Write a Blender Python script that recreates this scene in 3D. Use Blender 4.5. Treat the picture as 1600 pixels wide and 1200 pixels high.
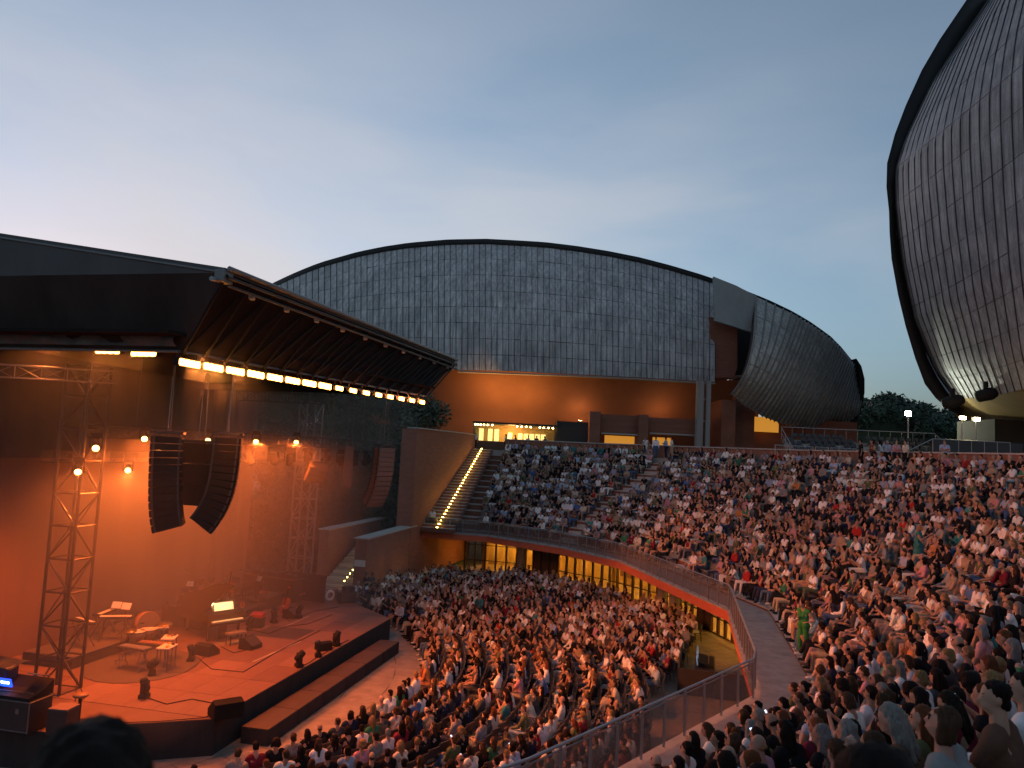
import bpy, bmesh, math, random
import numpy as np
from mathutils import Vector, Matrix, Euler
R = math.radians
random.seed(11)
rng = np.random.default_rng(11)
sc = bpy.context.scene
for o in list(bpy.data.objects): bpy.data.objects.remove(o)
COL = sc.collection

# ---------------------------------------------------------------- camera
EYE = Vector((0.0, 0.0, 10.0))
PITCH = math.atan(108/1200.0); ROLL = 0.05; FPX = 1200.0
_F = Vector((0, math.cos(PITCH), math.sin(PITCH)))
_U0 = Vector((0, -math.sin(PITCH), math.cos(PITCH))); _R0 = Vector((1, 0, 0))
_U = _U0*math.cos(ROLL) - _R0*math.sin(ROLL)
_R = _R0*math.cos(ROLL) + _U0*math.sin(ROLL)
cam_d = bpy.data.cameras.new('camera'); cam = bpy.data.objects.new('camera', cam_d); COL.objects.link(cam)
_m = Matrix((( _R.x, _U.x, -_F.x, EYE.x), (_R.y, _U.y, -_F.y, EYE.y), (_R.z, _U.z, -_F.z, EYE.z), (0, 0, 0, 1)))
cam.matrix_world = _m
cam_d.sensor_fit = 'HORIZONTAL'; cam_d.sensor_width = 36.0; cam_d.lens = 36.0*FPX/1600.0
cam_d.dof.use_dof = True; cam_d.dof.focus_distance = 45.0; cam_d.dof.aperture_fstop = 2.8     # the phone's small blur on the nearest heads
cam_d.clip_start = 0.1; cam_d.clip_end = 3000
sc.camera = cam

# ---------------------------------------------------------------- world: dusk sky
SUN_EL, SUN_AZ = R(1.2), R(-30)
CLX, SKYSAT, SKYVAL, CLOUD = 3.1, 0.62, 1.55, (2.0, 1.9, 1.92, 1)          # the sun has just gone, to the left
w = bpy.data.worlds.new('World'); sc.world = w; w.use_nodes = True
nt = w.node_tree; nt.nodes.clear()
N = nt.nodes.new; L = nt.links.new
out = N('ShaderNodeOutputWorld'); bg = N('ShaderNodeBackground')
sky = N('ShaderNodeTexSky'); sky.sky_type = 'NISHITA'; sky.sun_disc = False
sky.sun_elevation = SUN_EL; sky.sun_rotation = SUN_AZ
sky.altitude = 0; sky.air_density = 1.0; sky.dust_density = 1.0; sky.ozone_density = 4.0
# thin high cloud, denser low down and brighter towards the sunset
tc = N('ShaderNodeTexCoord'); mp = N('ShaderNodeMapping'); mp.inputs['Scale'].default_value = (1.2, 1.2, 3.4)
mp.inputs['Location'].default_value = (CLX, 1.4, 0.2)
ns = N('ShaderNodeTexNoise'); ns.inputs['Scale'].default_value = 1.25; ns.inputs['Detail'].default_value = 6; ns.inputs['Roughness'].default_value = 0.5
ns.inputs['Distortion'].default_value = 0.35
cr = N('ShaderNodeMapRange'); cr.interpolation_type = 'SMOOTHSTEP'
for i_, v_ in ((1, 0.36), (2, 0.66), (3, 0.06), (4, 1.0)): cr.inputs[i_].default_value = v_
sep = N('ShaderNodeSeparateXYZ'); el = N('ShaderNodeMapRange'); el.interpolation_type = 'SMOOTHSTEP'
for i_, v_ in ((1, 0.12), (2, 0.62), (3, 1.0), (4, 0.10)): el.inputs[i_].default_value = v_
dt = N('ShaderNodeVectorMath'); dt.operation = 'DOT_PRODUCT'
dt.inputs[1].default_value = (math.sin(SUN_AZ), math.cos(SUN_AZ), 0.0)
sw = N('ShaderNodeMapRange'); sw.interpolation_type = 'SMOOTHSTEP'
for i_, v_ in ((1, 0.35), (2, 1.0), (3, 0.15), (4, 1.0)): sw.inputs[i_].default_value = v_
m1 = N('ShaderNodeMath'); m1.operation = 'MULTIPLY'; m2 = N('ShaderNodeMath'); m2.operation = 'MULTIPLY'
m3 = N('ShaderNodeMath'); m3.operation = 'MULTIPLY'; m3.inputs[1].default_value = 0.9
hsv = N('ShaderNodeHueSaturation'); hsv.inputs['Saturation'].default_value = SKYSAT; hsv.inputs['Value'].default_value = SKYVAL; hsv.inputs['Hue'].default_value = 0.478
mx = N('ShaderNodeMix'); mx.data_type = 'RGBA'; mx.blend_type = 'MIX'; mx.inputs[7].default_value = CLOUD
L(tc.outputs['Generated'], mp.inputs[0]); L(mp.outputs[0], ns.inputs['Vector']); L(ns.outputs['Fac'], cr.inputs[0])
L(tc.outputs['Generated'], sep.inputs[0]); L(sep.outputs['Z'], el.inputs[0])
L(tc.outputs['Generated'], dt.inputs[0]); L(dt.outputs['Value'], sw.inputs[0])
L(cr.outputs[0], m1.inputs[0]); L(el.outputs[0], m1.inputs[1]); L(m1.outputs[0], m2.inputs[0]); L(sw.outputs[0], m2.inputs[1]); L(m2.outputs[0], m3.inputs[0])
L(sky.outputs[0], hsv.inputs['Color']); L(hsv.outputs[0], mx.inputs[6]); L(m3.outputs[0], mx.inputs[0])
L(mx.outputs[2], bg.inputs[0]); bg.inputs[1].default_value = 0.15
L(bg.outputs[0], out.inputs[0])
sun_d = bpy.data.lights.new('sun', 'SUN'); sun = bpy.data.objects.new('sun', sun_d); COL.objects.link(sun)
sun_d.energy = 0.04; sun_d.angle = R(20); sun_d.color = (1, 0.8, 0.7)
# the light travels away from the sun's place in the sky
_sd = Vector((math.sin(SUN_AZ)*math.cos(R(8)), math.cos(SUN_AZ)*math.cos(R(8)), math.sin(R(8))))
sun.rotation_euler = (-_sd).to_track_quat('-Z', 'Y').to_euler()
vs = sc.view_settings; vs.view_transform = 'Standard'; vs.look = 'None'; vs.exposure = 1.2; vs.gamma = 1.0; vs.use_curve_mapping = False
sc.cycles.use_denoising = True
sc.cycles.max_bounces = 4; sc.cycles.diffuse_bounces = 2; sc.cycles.glossy_bounces = 2; sc.cycles.transmission_bounces = 2
sc.cycles.transparent_max_bounces = 12; sc.cycles.volume_bounces = 0; sc.cycles.sample_clamp_indirect = 4.0
sc.cycles.use_light_tree = True

def ray(px, py):
    d = _F + _R*((px-800)/FPX) - _U*((py-600)/FPX)
    return d
def at_z(px, py, z):                    # the point on level z seen at this place of the photograph (for measuring)
    d = ray(px, py); t = (z-EYE.z)/d.z
    return EYE + d*t
def at_y(px, py, y):                    # the point at world depth y
    d = ray(px, py); return EYE + d*(y/d.y)
def project(p):
    v = Vector(p)-EYE; zc = v.dot(_F)
    return (800+FPX*v.dot(_R)/zc, 600-FPX*v.dot(_U)/zc, zc)
# ---------------------------------------------------------------- materials
MATS = {}
def mat(name, col=(0.5, 0.5, 0.5), rough=0.6, metal=0.0, emit=0.0, ecol=None, noise=0.0, nscale=8.0, spec=0.5,
        use=None, alpha=None, trans=0.0, bump=0.0, bscale=None, stretch=None):
    """use: None | 'object' (object colour) | 'attr' (colour attribute 'Col') multiplies the base colour"""
    if name in MATS: return MATS[name]
    m = bpy.data.materials.new(name); m.use_nodes = True; t = m.node_tree; b = t.nodes['Principled BSDF']
    b.inputs['Roughness'].default_value = rough; b.inputs['Metallic'].default_value = metal
    b.inputs['Specular IOR Level'].default_value = spec
    b.inputs['Base Color'].default_value = (*col, 1)
    src = None
    if use == 'object':
        oi = t.nodes.new('ShaderNodeObjectInfo'); src = oi.outputs['Color']
    elif use == 'attr':
        at = t.nodes.new('ShaderNodeVertexColor'); at.layer_name = 'Col'; src = at.outputs['Color']
    if noise or bump:
        tcn = t.nodes.new('ShaderNodeTexCoord'); n = t.nodes.new('ShaderNodeTexNoise')
        n.inputs['Scale'].default_value = nscale; n.inputs['Detail'].default_value = 6; n.inputs['Roughness'].default_value = 0.62
        vec = tcn.outputs['Object']
        if stretch:
            mpn = t.nodes.new('ShaderNodeMapping'); mpn.inputs['Scale'].default_value = stretch
            t.links.new(vec, mpn.inputs[0]); vec = mpn.outputs[0]
        t.links.new(vec, n.inputs['Vector'])
        if noise:
            rp = t.nodes.new('ShaderNodeMapRange'); rp.inputs[1].default_value = 0.25; rp.inputs[2].default_value = 0.75
            rp.inputs[3].default_value = 1-noise; rp.inputs[4].default_value = 1+noise
            t.links.new(n.outputs['Fac'], rp.inputs[0])
            mm = t.nodes.new('ShaderNodeVectorMath'); mm.operation = 'SCALE'
            if src is None:
                mm.inputs[0].default_value = col
            else:
                t.links.new(src, mm.inputs[0])
            t.links.new(rp.outputs[0], mm.inputs['Scale']); src = mm.outputs[0]
        if bump:
            bp = t.nodes.new('ShaderNodeBump'); bp.inputs['Strength'].default_value = bump; bp.inputs['Distance'].default_value = 0.02
            if bscale:
                n2 = t.nodes.new('ShaderNodeTexNoise'); n2.inputs['Scale'].default_value = bscale; n2.inputs['Detail'].default_value = 4
                t.links.new(vec, n2.inputs['Vector']); t.links.new(n2.outputs['Fac'], bp.inputs['Height'])
            else:
                t.links.new(n.outputs['Fac'], bp.inputs['Height'])
            t.links.new(bp.outputs[0], b.inputs['Normal'])
    if src is not None: t.links.new(src, b.inputs['Base Color'])
    if emit:
        b.inputs['Emission Color'].default_value = (*(ecol or col), 1); b.inputs['Emission Strength'].default_value = emit
    if trans:
        b.inputs['Transmission Weight'].default_value = trans
    if alpha is not None:
        b.inputs['Alpha'].default_value = alpha
    MATS[name] = m
    return m

# ---------------------------------------------------------------- mesh builder
class MB:
    def __init__(s): s.v = []; s.f = []; s.m = []; s.cur = 0
    def add(s, vs, fs):
        o = len(s.v); s.v += [tuple(p) for p in vs]; s.f += [tuple(i+o for i in f) for f in fs]; s.m += [s.cur]*len(fs); return s
    def box(s, c, size, rz=0.0, M=None):
        x, y, z = size[0]/2, size[1]/2, size[2]/2
        P = [Vector(p) for p in ((-x,-y,-z),(x,-y,-z),(x,y,-z),(-x,y,-z),(-x,-y,z),(x,-y,z),(x,y,z),(-x,y,z))]
        T = Matrix.Translation(Vector(c)) @ (M if M is not None else Matrix.Rotation(rz, 4, 'Z'))
        return s.add([T @ p for p in P], [(0,3,2,1),(4,5,6,7),(0,1,5,4),(1,2,6,5),(2,3,7,6),(3,0,4,7)])
    def bar(s, a, b, r, n=6, r2=None):
        a, b = Vector(a), Vector(b); d = b-a
        if d.length < 1e-6: return s
        q = d.to_track_quat('Z', 'Y').to_matrix(); r2 = r if r2 is None else r2
        A = []; 
        for (c, rr) in ((a, r), (b, r2)):
            for i in range(n):
                t = 2*math.pi*(i+0.5)/n
                A.append(c + q @ Vector((math.cos(t)*rr, math.sin(t)*rr, 0)))
        fs = [(i, (i+1) % n, n+(i+1) % n, n+i) for i in range(n)] + [tuple(range(n-1, -1, -1)), tuple(range(n, 2*n))]
        return s.add(A, fs)
    def tube(s, pts, r, n=6):
        for i in range(len(pts)-1): s.bar(pts[i], pts[i+1], r, n)
        return s
    def lathe(s, c, prof, n=12, M=None):
        T = Matrix.Translation(Vector(c)) @ (M if M is not None else Matrix())
        A = []
        for (r, z) in prof:
            for i in range(n):
                t = 2*math.pi*i/n; A.append(T @ Vector((r*math.cos(t), r*math.sin(t), z)))
        fs = []
        for k in range(len(prof)-1):
            for i in range(n):
                fs.append((k*n+i, k*n+(i+1) % n, (k+1)*n+(i+1) % n, (k+1)*n+i))
        fs.append(tuple(range(n-1, -1, -1))); fs.append(tuple(range((len(prof)-1)*n, len(prof)*n)))
        return s.add(A, fs)
    def prism(s, poly, z0, z1):
        n = len(poly)
        A = [(p[0], p[1], z0) for p in poly] + [(p[0], p[1], z1) for p in poly]
        fs = [(i, (i+1) % n, n+(i+1) % n, n+i) for i in range(n)] + [tuple(range(n-1, -1, -1)), tuple(range(n, 2*n))]
        return s.add(A, fs)
    def extrude(s, poly3, d):
        """a flat outline of 3D points pushed along vector d"""
        n = len(poly3); d = Vector(d)
        A = [Vector(p) for p in poly3] + [Vector(p)+d for p in poly3]
        fs = [(i, (i+1) % n, n+(i+1) % n, n+i) for i in range(n)] + [tuple(range(n-1, -1, -1)), tuple(range(n, 2*n))]
        return s.add(A, fs)
    def grid(s, P, closed=False):
        """P: list of rows of points"""
        r, c = len(P), len(P[0])
        fs = [(i*c+j, i*c+j+1, (i+1)*c+j+1, (i+1)*c+j) for i in range(r-1) for j in range(c-1)]
        return s.add([p for row in P for p in row], fs)
    def mesh(s, name, mats, smooth=False):
        me = bpy.data.meshes.new(name); me.from_pydata(s.v, [], s.f)
        if not isinstance(mats, (list, tuple)): mats = [mats]
        for m in mats: me.materials.append(m)
        if len(mats) > 1: me.polygons.foreach_set('material_index', s.m)
        bm = bmesh.new(); bm.from_mesh(me); bmesh.ops.recalc_face_normals(bm, faces=bm.faces); bm.to_mesh(me); bm.free()
        if smooth: me.polygons.foreach_set('use_smooth', [True]*len(me.polygons))
        me.update()
        return me
    def build(s, name, mats, parent=None, smooth=False):
        return link(name, s.mesh(name, mats, smooth), parent)

def link(name, me, parent=None):
    o = bpy.data.objects.new(name, me); COL.objects.link(o)
    if parent is not None: o.parent = parent
    return o
def tag(o, label=None, cat=None, group=None, kind=None):
    if label: o['label'] = label
    if cat: o['category'] = cat
    if group: o['group'] = group
    if kind: o['kind'] = kind
    return o
def thing(name, label, cat, loc=(0, 0, 0), rz=0.0, group=None):
    o = bpy.data.objects.new(name, None); COL.objects.link(o)
    o.empty_display_size = 0.2; o.location = loc; o.rotation_euler = (0, 0, rz)
    return tag(o, label, cat, group)
def inv(parent, p):
    """world point -> point in the parent's own space (parents are only moved and turned about Z)"""
    c, s_ = math.cos(-parent.rotation_euler.z), math.sin(-parent.rotation_euler.z)
    x, y, z = p[0]-parent.location.x, p[1]-parent.location.y, p[2]-parent.location.z
    return (x*c-y*s_, x*s_+y*c, z)
_unit = {}
def ubar(name, a, b, r, m, parent=None, n=6):
    """one rod as an object of its own on a shared unit cylinder"""
    k = ('c', m.name, n)
    if k not in _unit: _unit[k] = MB().bar((0, 0, 0), (0, 0, 1), 1.0, n).mesh('rod', m)
    o = link(name, _unit[k], parent); a, b = Vector(a), Vector(b); d = b-a
    o.location = a; o.rotation_mode = 'QUATERNION'; o.rotation_quaternion = d.to_track_quat('Z', 'Y'); o.scale = (r, r, d.length)
    return o
def ubox(name, c, size, m, parent=None, rot=(0, 0, 0), bev=0.04):
    k = ('b', m.name, bev)
    if k not in _unit:
        bm = bmesh.new(); bmesh.ops.create_cube(bm, size=1.0)
        if bev: bmesh.ops.bevel(bm, geom=bm.edges[:], offset=bev, segments=1, affect='EDGES')
        me = bpy.data.meshes.new('block'); bm.to_mesh(me); bm.free(); me.materials.append(m); _unit[k] = me
    o = link(name, _unit[k], parent); o.location = c; o.scale = size; o.rotation_euler = rot
    return o
def lerp(a, b, t): return a+(b-a)*t
def interp(x, xs, ys): return float(np.interp(x, xs, ys))
def curve_y(pts):
    xs = [p[0] for p in pts]; ys = [p[1] for p in pts]
    return lambda x: interp(x, xs, ys)
# ---------------------------------------------------------------- people: skeletons
def cap_mesh(a, b, r1, r2, n=10):
    """tapered capsule as plain verts/faces"""
    a, b = Vector(a), Vector(b); d = b-a; L_ = d.length
    q = d.to_track_quat('Z', 'Y').to_matrix() if L_ > 1e-6 else Matrix.Identity(3)
    prof = [(0.02, -r1), (r1*0.62, -r1*0.78), (r1*0.94, -r1*0.34), (r1, 0), (r2, L_), (r2*0.94, L_+r2*0.34), (r2*0.62, L_+r2*0.78), (0.02*min(1, r2*20), L_+r2)]
    vs_, fs = [], []
    for (r_, z) in prof:
        for i in range(n): t_ = 2*math.pi*i/n; vs_.append(a + q @ Vector((r_*math.cos(t_), r_*math.sin(t_), z)))
    for k in range(len(prof)-1):
        for i in range(n): fs.append((k*n+i, k*n+(i+1) % n, (k+1)*n+(i+1) % n, (k+1)*n+i))
    fs.append(tuple(range(n-1, -1, -1))); fs.append(tuple(range((len(prof)-1)*n, len(prof)*n)))
    return vs_, fs
def ell_mesh(c, rad, M=None, n=12, m=8):
    vs_, fs = [], []; c = Vector(c)
    for j in range(m+1):
        ph = math.pi*(j/m)*0.98+0.03
        for i in range(n):
            t_ = 2*math.pi*i/n; p = Vector((rad[0]*math.sin(ph)*math.cos(t_), rad[1]*math.sin(ph)*math.sin(t_), rad[2]*math.cos(ph)))
            vs_.append(c + (M @ p if M is not None else p))
    for j in range(m):
        for i in range(n): fs.append((j*n+i, (j+1)*n+i, (j+1)*n+(i+1) % n, j*n+(i+1) % n))
    fs.append(tuple(range(n))); fs.append(tuple(range(m*n+n-1, m*n-1, -1)))
    return vs_, fs
HS = 0.90
def skel(P):
    """P: pose dict -> list of (kind, class, data). Faces +Y, feet on z=0."""
    S_ = []; sit = P.get('sit', True); hz_ = 0.50 if sit else 0.93
    ln = P.get('lean', 0.1); tw = P.get('twist', 0.0)
    dirv = Vector((P.get('side', 0.0), math.sin(ln), math.cos(ln))).normalized()
    hip = Vector((0, 0, hz_)); chest = hip+dirv*0.30; nb = hip+dirv*0.49
    wS = P.get('shoulder', 0.185); g_ = P.get('girth', 1.0)
    X = Vector((math.cos(tw), math.sin(tw), 0))
    cap = lambda a, b, r1, r2, cl: S_.append(('c', cl, (Vector(a), Vector(b), r1, r2)))
    for s_ in (-1, 1):
        cap(hip+X*s_*0.075+Vector((0, -0.01, 0.0)), hip+X*s_*0.06+dirv*0.16, 0.115*g_, 0.105*g_, 'top')
        cap(hip+X*s_*0.06+dirv*0.14, chest+X*s_*0.075, 0.105*g_, 0.118*g_, 'top')
        cap(chest+X*s_*0.075, nb+X*s_*(wS-0.075)-dirv*0.05, 0.115*g_, 0.075, 'top')
        cap(nb+X*s_*(wS-0.03)-dirv*0.06, nb+X*s_*(wS-0.01)-dirv*0.07, 0.068, 0.064, 'top')
        cap(hip+X*s_*0.08+Vector((0, -0.03, -0.02)), hip+X*s_*0.09+Vector((0, 0.02, -0.01)), 0.125*g_, 0.115*g_, 'bot')
    hp = P.get('hpitch', 0.0); hy = P.get('hyaw', 0.0)
    hd = Vector((math.sin(hy)*0.0, math.sin(ln*0.4+hp), math.cos(ln*0.4+hp)))
    cap(nb-dirv*0.03, nb+hd*0.10, 0.062, 0.052, 'skin')
    hc = nb+hd*0.178+Vector((0, 0.015, 0))
    HM = Matrix.Rotation(hy+tw, 3, 'Z') @ Matrix.Rotation(-(hp), 3, 'X')
    H = lambda x, y, z: hc+HM @ (Vector((x, y, z))*HS)
    S_.append(('e', 'skin', (H(0, 0, 0.02), (0.076*HS, 0.095*HS, 0.10*HS), HM)))
    S_.append(('e', 'skin', (H(0, 0.022, -0.055), (0.058*HS, 0.068*HS, 0.065*HS), HM)))
    cap(H(0, 0.088, 0.005), H(0, 0.108, -0.028), 0.012, 0.016, 'skin')
    cap(H(-0.02, 0.082, -0.066), H(0.02, 0.082, -0.066), 0.012, 0.012, 'skin')
    for s_ in (-1, 1): S_.append(('e', 'skin', (H(s_*0.078, -0.005, -0.005), (0.012*HS, 0.022*HS, 0.032*HS), HM)))
    # arms
    am = P.get('arms', 'lap')
    sh = {s_: nb+X*s_*wS-dirv*0.06 for s_ in (-1, 1)}
    kn = {}
    if sit:
        lg = P.get('legs', 'normal'); w_ = {'normal': 0.12, 'wide': 0.24, 'close': 0.075, 'cross': 0.10, 'tuck': 0.13}[lg]
        for s_ in (-1, 1):
            kz = 0.52; ky = 0.44
            if lg == 'cross' and s_ == 1:
                k_ = Vector((-0.02, 0.46, 0.62)); an = Vector((-0.20, 0.62, 0.30)); ft = Vector((-0.24, 0.76, 0.27))
            elif lg == 'tuck':
                k_ = Vector((s_*w_, 0.43, kz)); an = Vector((s_*0.10, 0.20, 0.10)); ft = Vector((s_*0.10, 0.34, 0.04))
            else:
                k_ = Vector((s_*w_, ky, kz)); an = Vector((s_*(w_+0.01), 0.45+0.06*(lg == 'wide'), 0.09)); ft = Vector((s_*(w_+0.03), 0.62, 0.045))
            kn[s_] = k_; hj = hip+X*s_*0.09+Vector((0, 0.03, -0.0))
            mid = hj.lerp(k_, 0.62)
            cap(hj, mid, 0.092*g_, 0.074, 'bot'); cap(mid, k_, 0.074, 0.060, 'bot2')
            cm = k_.lerp(an, 0.45); cap(k_, cm, 0.058, 0.056, 'bot2'); cap(cm, an, 0.055, 0.040, 'bot2')
            cap(an-Vector((0, 0.02, 0.045)), ft, 0.042, 0.034, 'shoe')
    else:
        st = P.get('stride', 0.06)
        for s_ in (-1, 1):
            hj = hip+X*s_*0.09; k_ = Vector((s_*0.10, 0.02+st*s_, 0.49)); an = Vector((s_*0.105, -0.03+st*s_*1.6, 0.09)); ft = an+Vector((s_*0.03, 0.19, -0.05)); kn[s_] = k_
            mid = hj.lerp(k_, 0.62); cap(hj, mid, 0.092*g_, 0.076, 'bot'); cap(mid, k_, 0.076, 0.060, 'bot2')
            cm = k_.lerp(an, 0.42); cap(k_, cm, 0.058, 0.058, 'bot2'); cap(cm, an, 0.056, 0.040, 'bot2'); cap(an-Vector((0, 0.02, 0.045)), ft, 0.042, 0.034, 'shoe')
    def arm(s_, el, wr, curl=Vector((0, 0.6, -0.5))):
        um = sh[s_].lerp(el, 0.55); cap(sh[s_], um, 0.054, 0.049, 'sleeve'); cap(um, el, 0.047, 0.041, 'arm'); cap(el, wr, 0.040, 0.028, 'arm')
        d = (wr-el).normalized(); pal = wr+d*0.06; side_ = d.cross(Vector((0, 0, 1)));
        if side_.length < 0.1: side_ = Vector((1, 0, 0))
        side_.normalize(); 
        S_.append(('e', 'hand', (pal, (0.036, 0.036, 0.036), None))); cap(wr, pal, 0.026, 0.032, 'hand')
        cu = curl.normalized()
        for k in range(4):
            b0 = pal+side_*(0.024-0.016*k)+d*0.02; l_ = (0.034, 0.040, 0.037, 0.028)[k]; m1 = b0+(d*0.75+cu*0.35).normalized()*l_; m2 = m1+(d*0.3+cu*0.8).normalized()*l_*0.85
            cap(b0, m1, 0.0105, 0.0095, 'hand'); cap(m1, m2, 0.0095, 0.0085, 'hand')
        b0 = wr+d*0.03+side_*0.026*s_; cap(b0, b0+(side_*s_*0.8+d*0.7).normalized()*0.045, 0.0125, 0.010, 'hand')
    F_ = Vector((0, 1, 0))
    for s_ in (-1, 1):
        a_ = am if isinstance(am, str) else am[0 if s_ < 0 else 1]
        if a_ == 'lap': el = sh[s_]+X*s_*0.06+Vector((0, 0.05, -0.27)); wr = Vector((s_*0.07, 0.26, hz_+0.14)); arm(s_, el, wr, Vector((-s_, 0.2, -0.4)))
        elif a_ == 'knee': el = sh[s_]+X*s_*0.05+Vector((0, 0.14, -0.24)); wr = kn[s_]+Vector((0, -0.04, 0.10)); arm(s_, el, wr, Vector((0, 0.4, -0.8)))
        elif a_ == 'cross': el = sh[s_]+X*s_*0.05+Vector((0, 0.09, -0.25)); wr = nb+Vector((-s_*0.09, 0.19+0.03*s_, -0.22)); arm(s_, el, wr, Vector((-s_, 0, -0.2)))
        elif a_ == 'chin': el = sh[s_]+X*s_*0.03+Vector((0, 0.20, -0.22)); wr = hc+Vector((s_*0.03, 0.10, -0.17)); arm(s_, el, wr, Vector((-s_*0.4, -0.8, 0.2)))
        elif a_ == 'phone': el = sh[s_]+X*s_*0.06+Vector((0, 0.14, -0.25)); wr = nb+Vector((s_*0.05, 0.32, -0.12)); arm(s_, el, wr, Vector((-s_, 0.2, 0.3)))
        elif a_ == 'down': el = sh[s_]+X*s_*0.06+Vector((0, -0.02, -0.29)); wr = el+X*s_*0.0+Vector((0, 0.06, -0.25)); arm(s_, el, wr, Vector((0, 0.5, -0.5)))
        elif a_ == 'up': el = sh[s_]+X*s_*0.14+Vector((0, 0.12, -0.10)); wr = el+Vector((-s_*0.06, 0.12, 0.22)); arm(s_, el, wr, Vector((0, 0.5, 0.5)))
        elif a_ == 'hip': el = sh[s_]+X*s_*0.17+Vector((0, -0.08, -0.25)); wr = hip+X*s_*0.16+Vector((0, 0.04, 0.12)); arm(s_, el, wr, Vector((-s_, 0.2, -0.3)))
    return S_, dict(hc=hc, HM=HM, nb=nb, hip=hip, dirv=dirv, kn=kn, X=X, sit=sit, hz=hz_)
def hair_prims(info, style):
    hc, HM = info['hc'], info['HM']; H = lambda x, y, z: hc+HM @ (Vector((x, y, z))*HS); o = []
    if style == 'bald': o.append(('e', 'hair', (H(0, -0.035, -0.015), (0.080, 0.068, 0.05), HM)))
    else:
        o.append(('e', 'hair', (H(0, -0.022, 0.040), (0.088, 0.098, 0.098), HM)))
        o.append(('e', 'hair', (H(0, -0.05, -0.02), (0.080, 0.062, 0.075), HM)))
    if style == 'long':
        for s_ in (-1, 1):
            o.append(('c', 'hair', (H(s_*0.062, -0.03, 0.02), H(s_*0.075, -0.03, -0.16), 0.036, 0.034)))
            o.append(('c', 'hair', (H(s_*0.045, -0.07, -0.02), H(s_*0.05, -0.095, -0.30), 0.055, 0.035)))
    if style == 'bob':
        for s_ in (-1, 1): o.append(('c', 'hair', (H(s_*0.066, -0.02, 0.03), H(s_*0.07, -0.03, -0.10), 0.04, 0.036)))
        o.append(('e', 'hair', (H(0, -0.06, -0.06), (0.085, 0.06, 0.08), HM)))
    if style == 'bun':
        o.append(('e', 'hair', (H(0, -0.115, 0.07), (0.045, 0.045, 0.045), HM)))
    if style == 'curly':
        o.append(('e', 'hair', (H(0, -0.03, 0.04), (0.118, 0.122, 0.118), HM)))
        for i in range(10):
            a_ = i*0.7; o.append(('e', 'hair', (H(0.10*math.cos(a_), -0.05+0.07*math.sin(a_)*0.9, -0.02+0.03*math.sin(i*2.1)), (0.045, 0.045, 0.05), HM)))
    return [(k, c, (d[0], d[1], d[2]*HS, d[3]*HS) if k == 'c' else (d[0], tuple(x*HS for x in d[1]), d[2])) for k, c, d in o]
def brow_prims(info):
    hc, HM = info['hc'], info['HM']; H = lambda x, y, z: hc+HM @ (Vector((x, y, z))*HS); o = []
    return [((H(s_*0.018, 0.092, 0.026), H(s_*0.046, 0.082, 0.028), 0.006), (H(s_*0.026, 0.088, 0.004), H(s_*0.038, 0.084, 0.004), 0.0075)) for s_ in (-1, 1)]

def prim_mesh(prims, grow=0.0):
    mb = MB()
    for k, cl, d in prims:
        if k == 'c': v, f = cap_mesh(d[0], d[1], d[2]+grow, d[3]+grow)
        else: v, f = ell_mesh(d[0], [r_+grow for r_ in d[1]], d[2])
        mb.add(v, f)
    me = bpy.data.meshes.new('prim'); me.from_pydata(mb.v, [], mb.f); return me
def remesh(me, voxel, target, smooth=3):
    o = bpy.data.objects.new('tmp', me); COL.objects.link(o)
    m = o.modifiers.new('r', 'REMESH'); m.mode = 'VOXEL'; m.voxel_size = voxel; m.use_smooth_shade = True
    if smooth: s_ = o.modifiers.new('s', 'SMOOTH'); s_.factor = 0.5; s_.iterations = smooth
    dg = bpy.context.evaluated_depsgraph_get(); e = o.evaluated_get(dg); n = sum(len(p.vertices)-2 for p in e.data.polygons)
    if target and n > target:
        d = o.modifiers.new('d', 'DECIMATE'); d.ratio = target/n
        dg = bpy.context.evaluated_depsgraph_get(); e = o.evaluated_get(dg)
    r_ = bpy.data.meshes.new_from_object(e); bpy.data.objects.remove(o); bpy.data.meshes.remove(me)
    r_.polygons.foreach_set('use_smooth', [True]*len(r_.polygons)); r_.update()
    return r_
def ruffle(me, amp, f, seed):
    """folds and locks: a gentle uneven push along the normals"""
    n = len(me.vertices); co = np.empty(n*3); me.vertices.foreach_get('co', co); co = co.reshape(-1, 3); no = np.empty(n*3); me.vertices.foreach_get('normal', no); no = no.reshape(-1, 3)
    r_ = np.random.default_rng(seed); w_ = np.zeros(n)
    for k in range(5):
        d = r_.normal(size=3)*f; w_ += np.sin(co@d+r_.uniform(0, 6.28))
    co = co+no*(w_*amp/2.2)[:, None]; me.vertices.foreach_set('co', co.ravel()); me.update()
def face_classes(me, prims):
    nf = len(me.polygons); c_ = np.empty(nf*3); me.polygons.foreach_get('center', c_); c_ = c_.reshape(-1, 3)
    best = np.full(nf, 1e9); idx = np.zeros(nf, int); names = []
    for k, cl, d in prims:
        if cl not in names: names.append(cl)
        if k == 'c':
            a, b = np.array(d[0]), np.array(d[1]); ab = b-a; t_ = np.clip(((c_-a)@ab)/max(1e-9, ab@ab), 0, 1); ds = np.linalg.norm(c_-a-t_[:, None]*ab, axis=1)-(d[2]+(d[3]-d[2])*t_)
        else:
            R_ = np.array(d[2]) if d[2] is not None else np.eye(3); q = (c_-np.array(d[0]))@R_; rr_ = np.array(d[1]); kk = np.linalg.norm(q/rr_, axis=1); ds = (kk-1)*rr_.min()
        up = ds < best; best[up] = ds[up]; idx[up] = names.index(cl)
    return [names[i] for i in idx]

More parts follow.
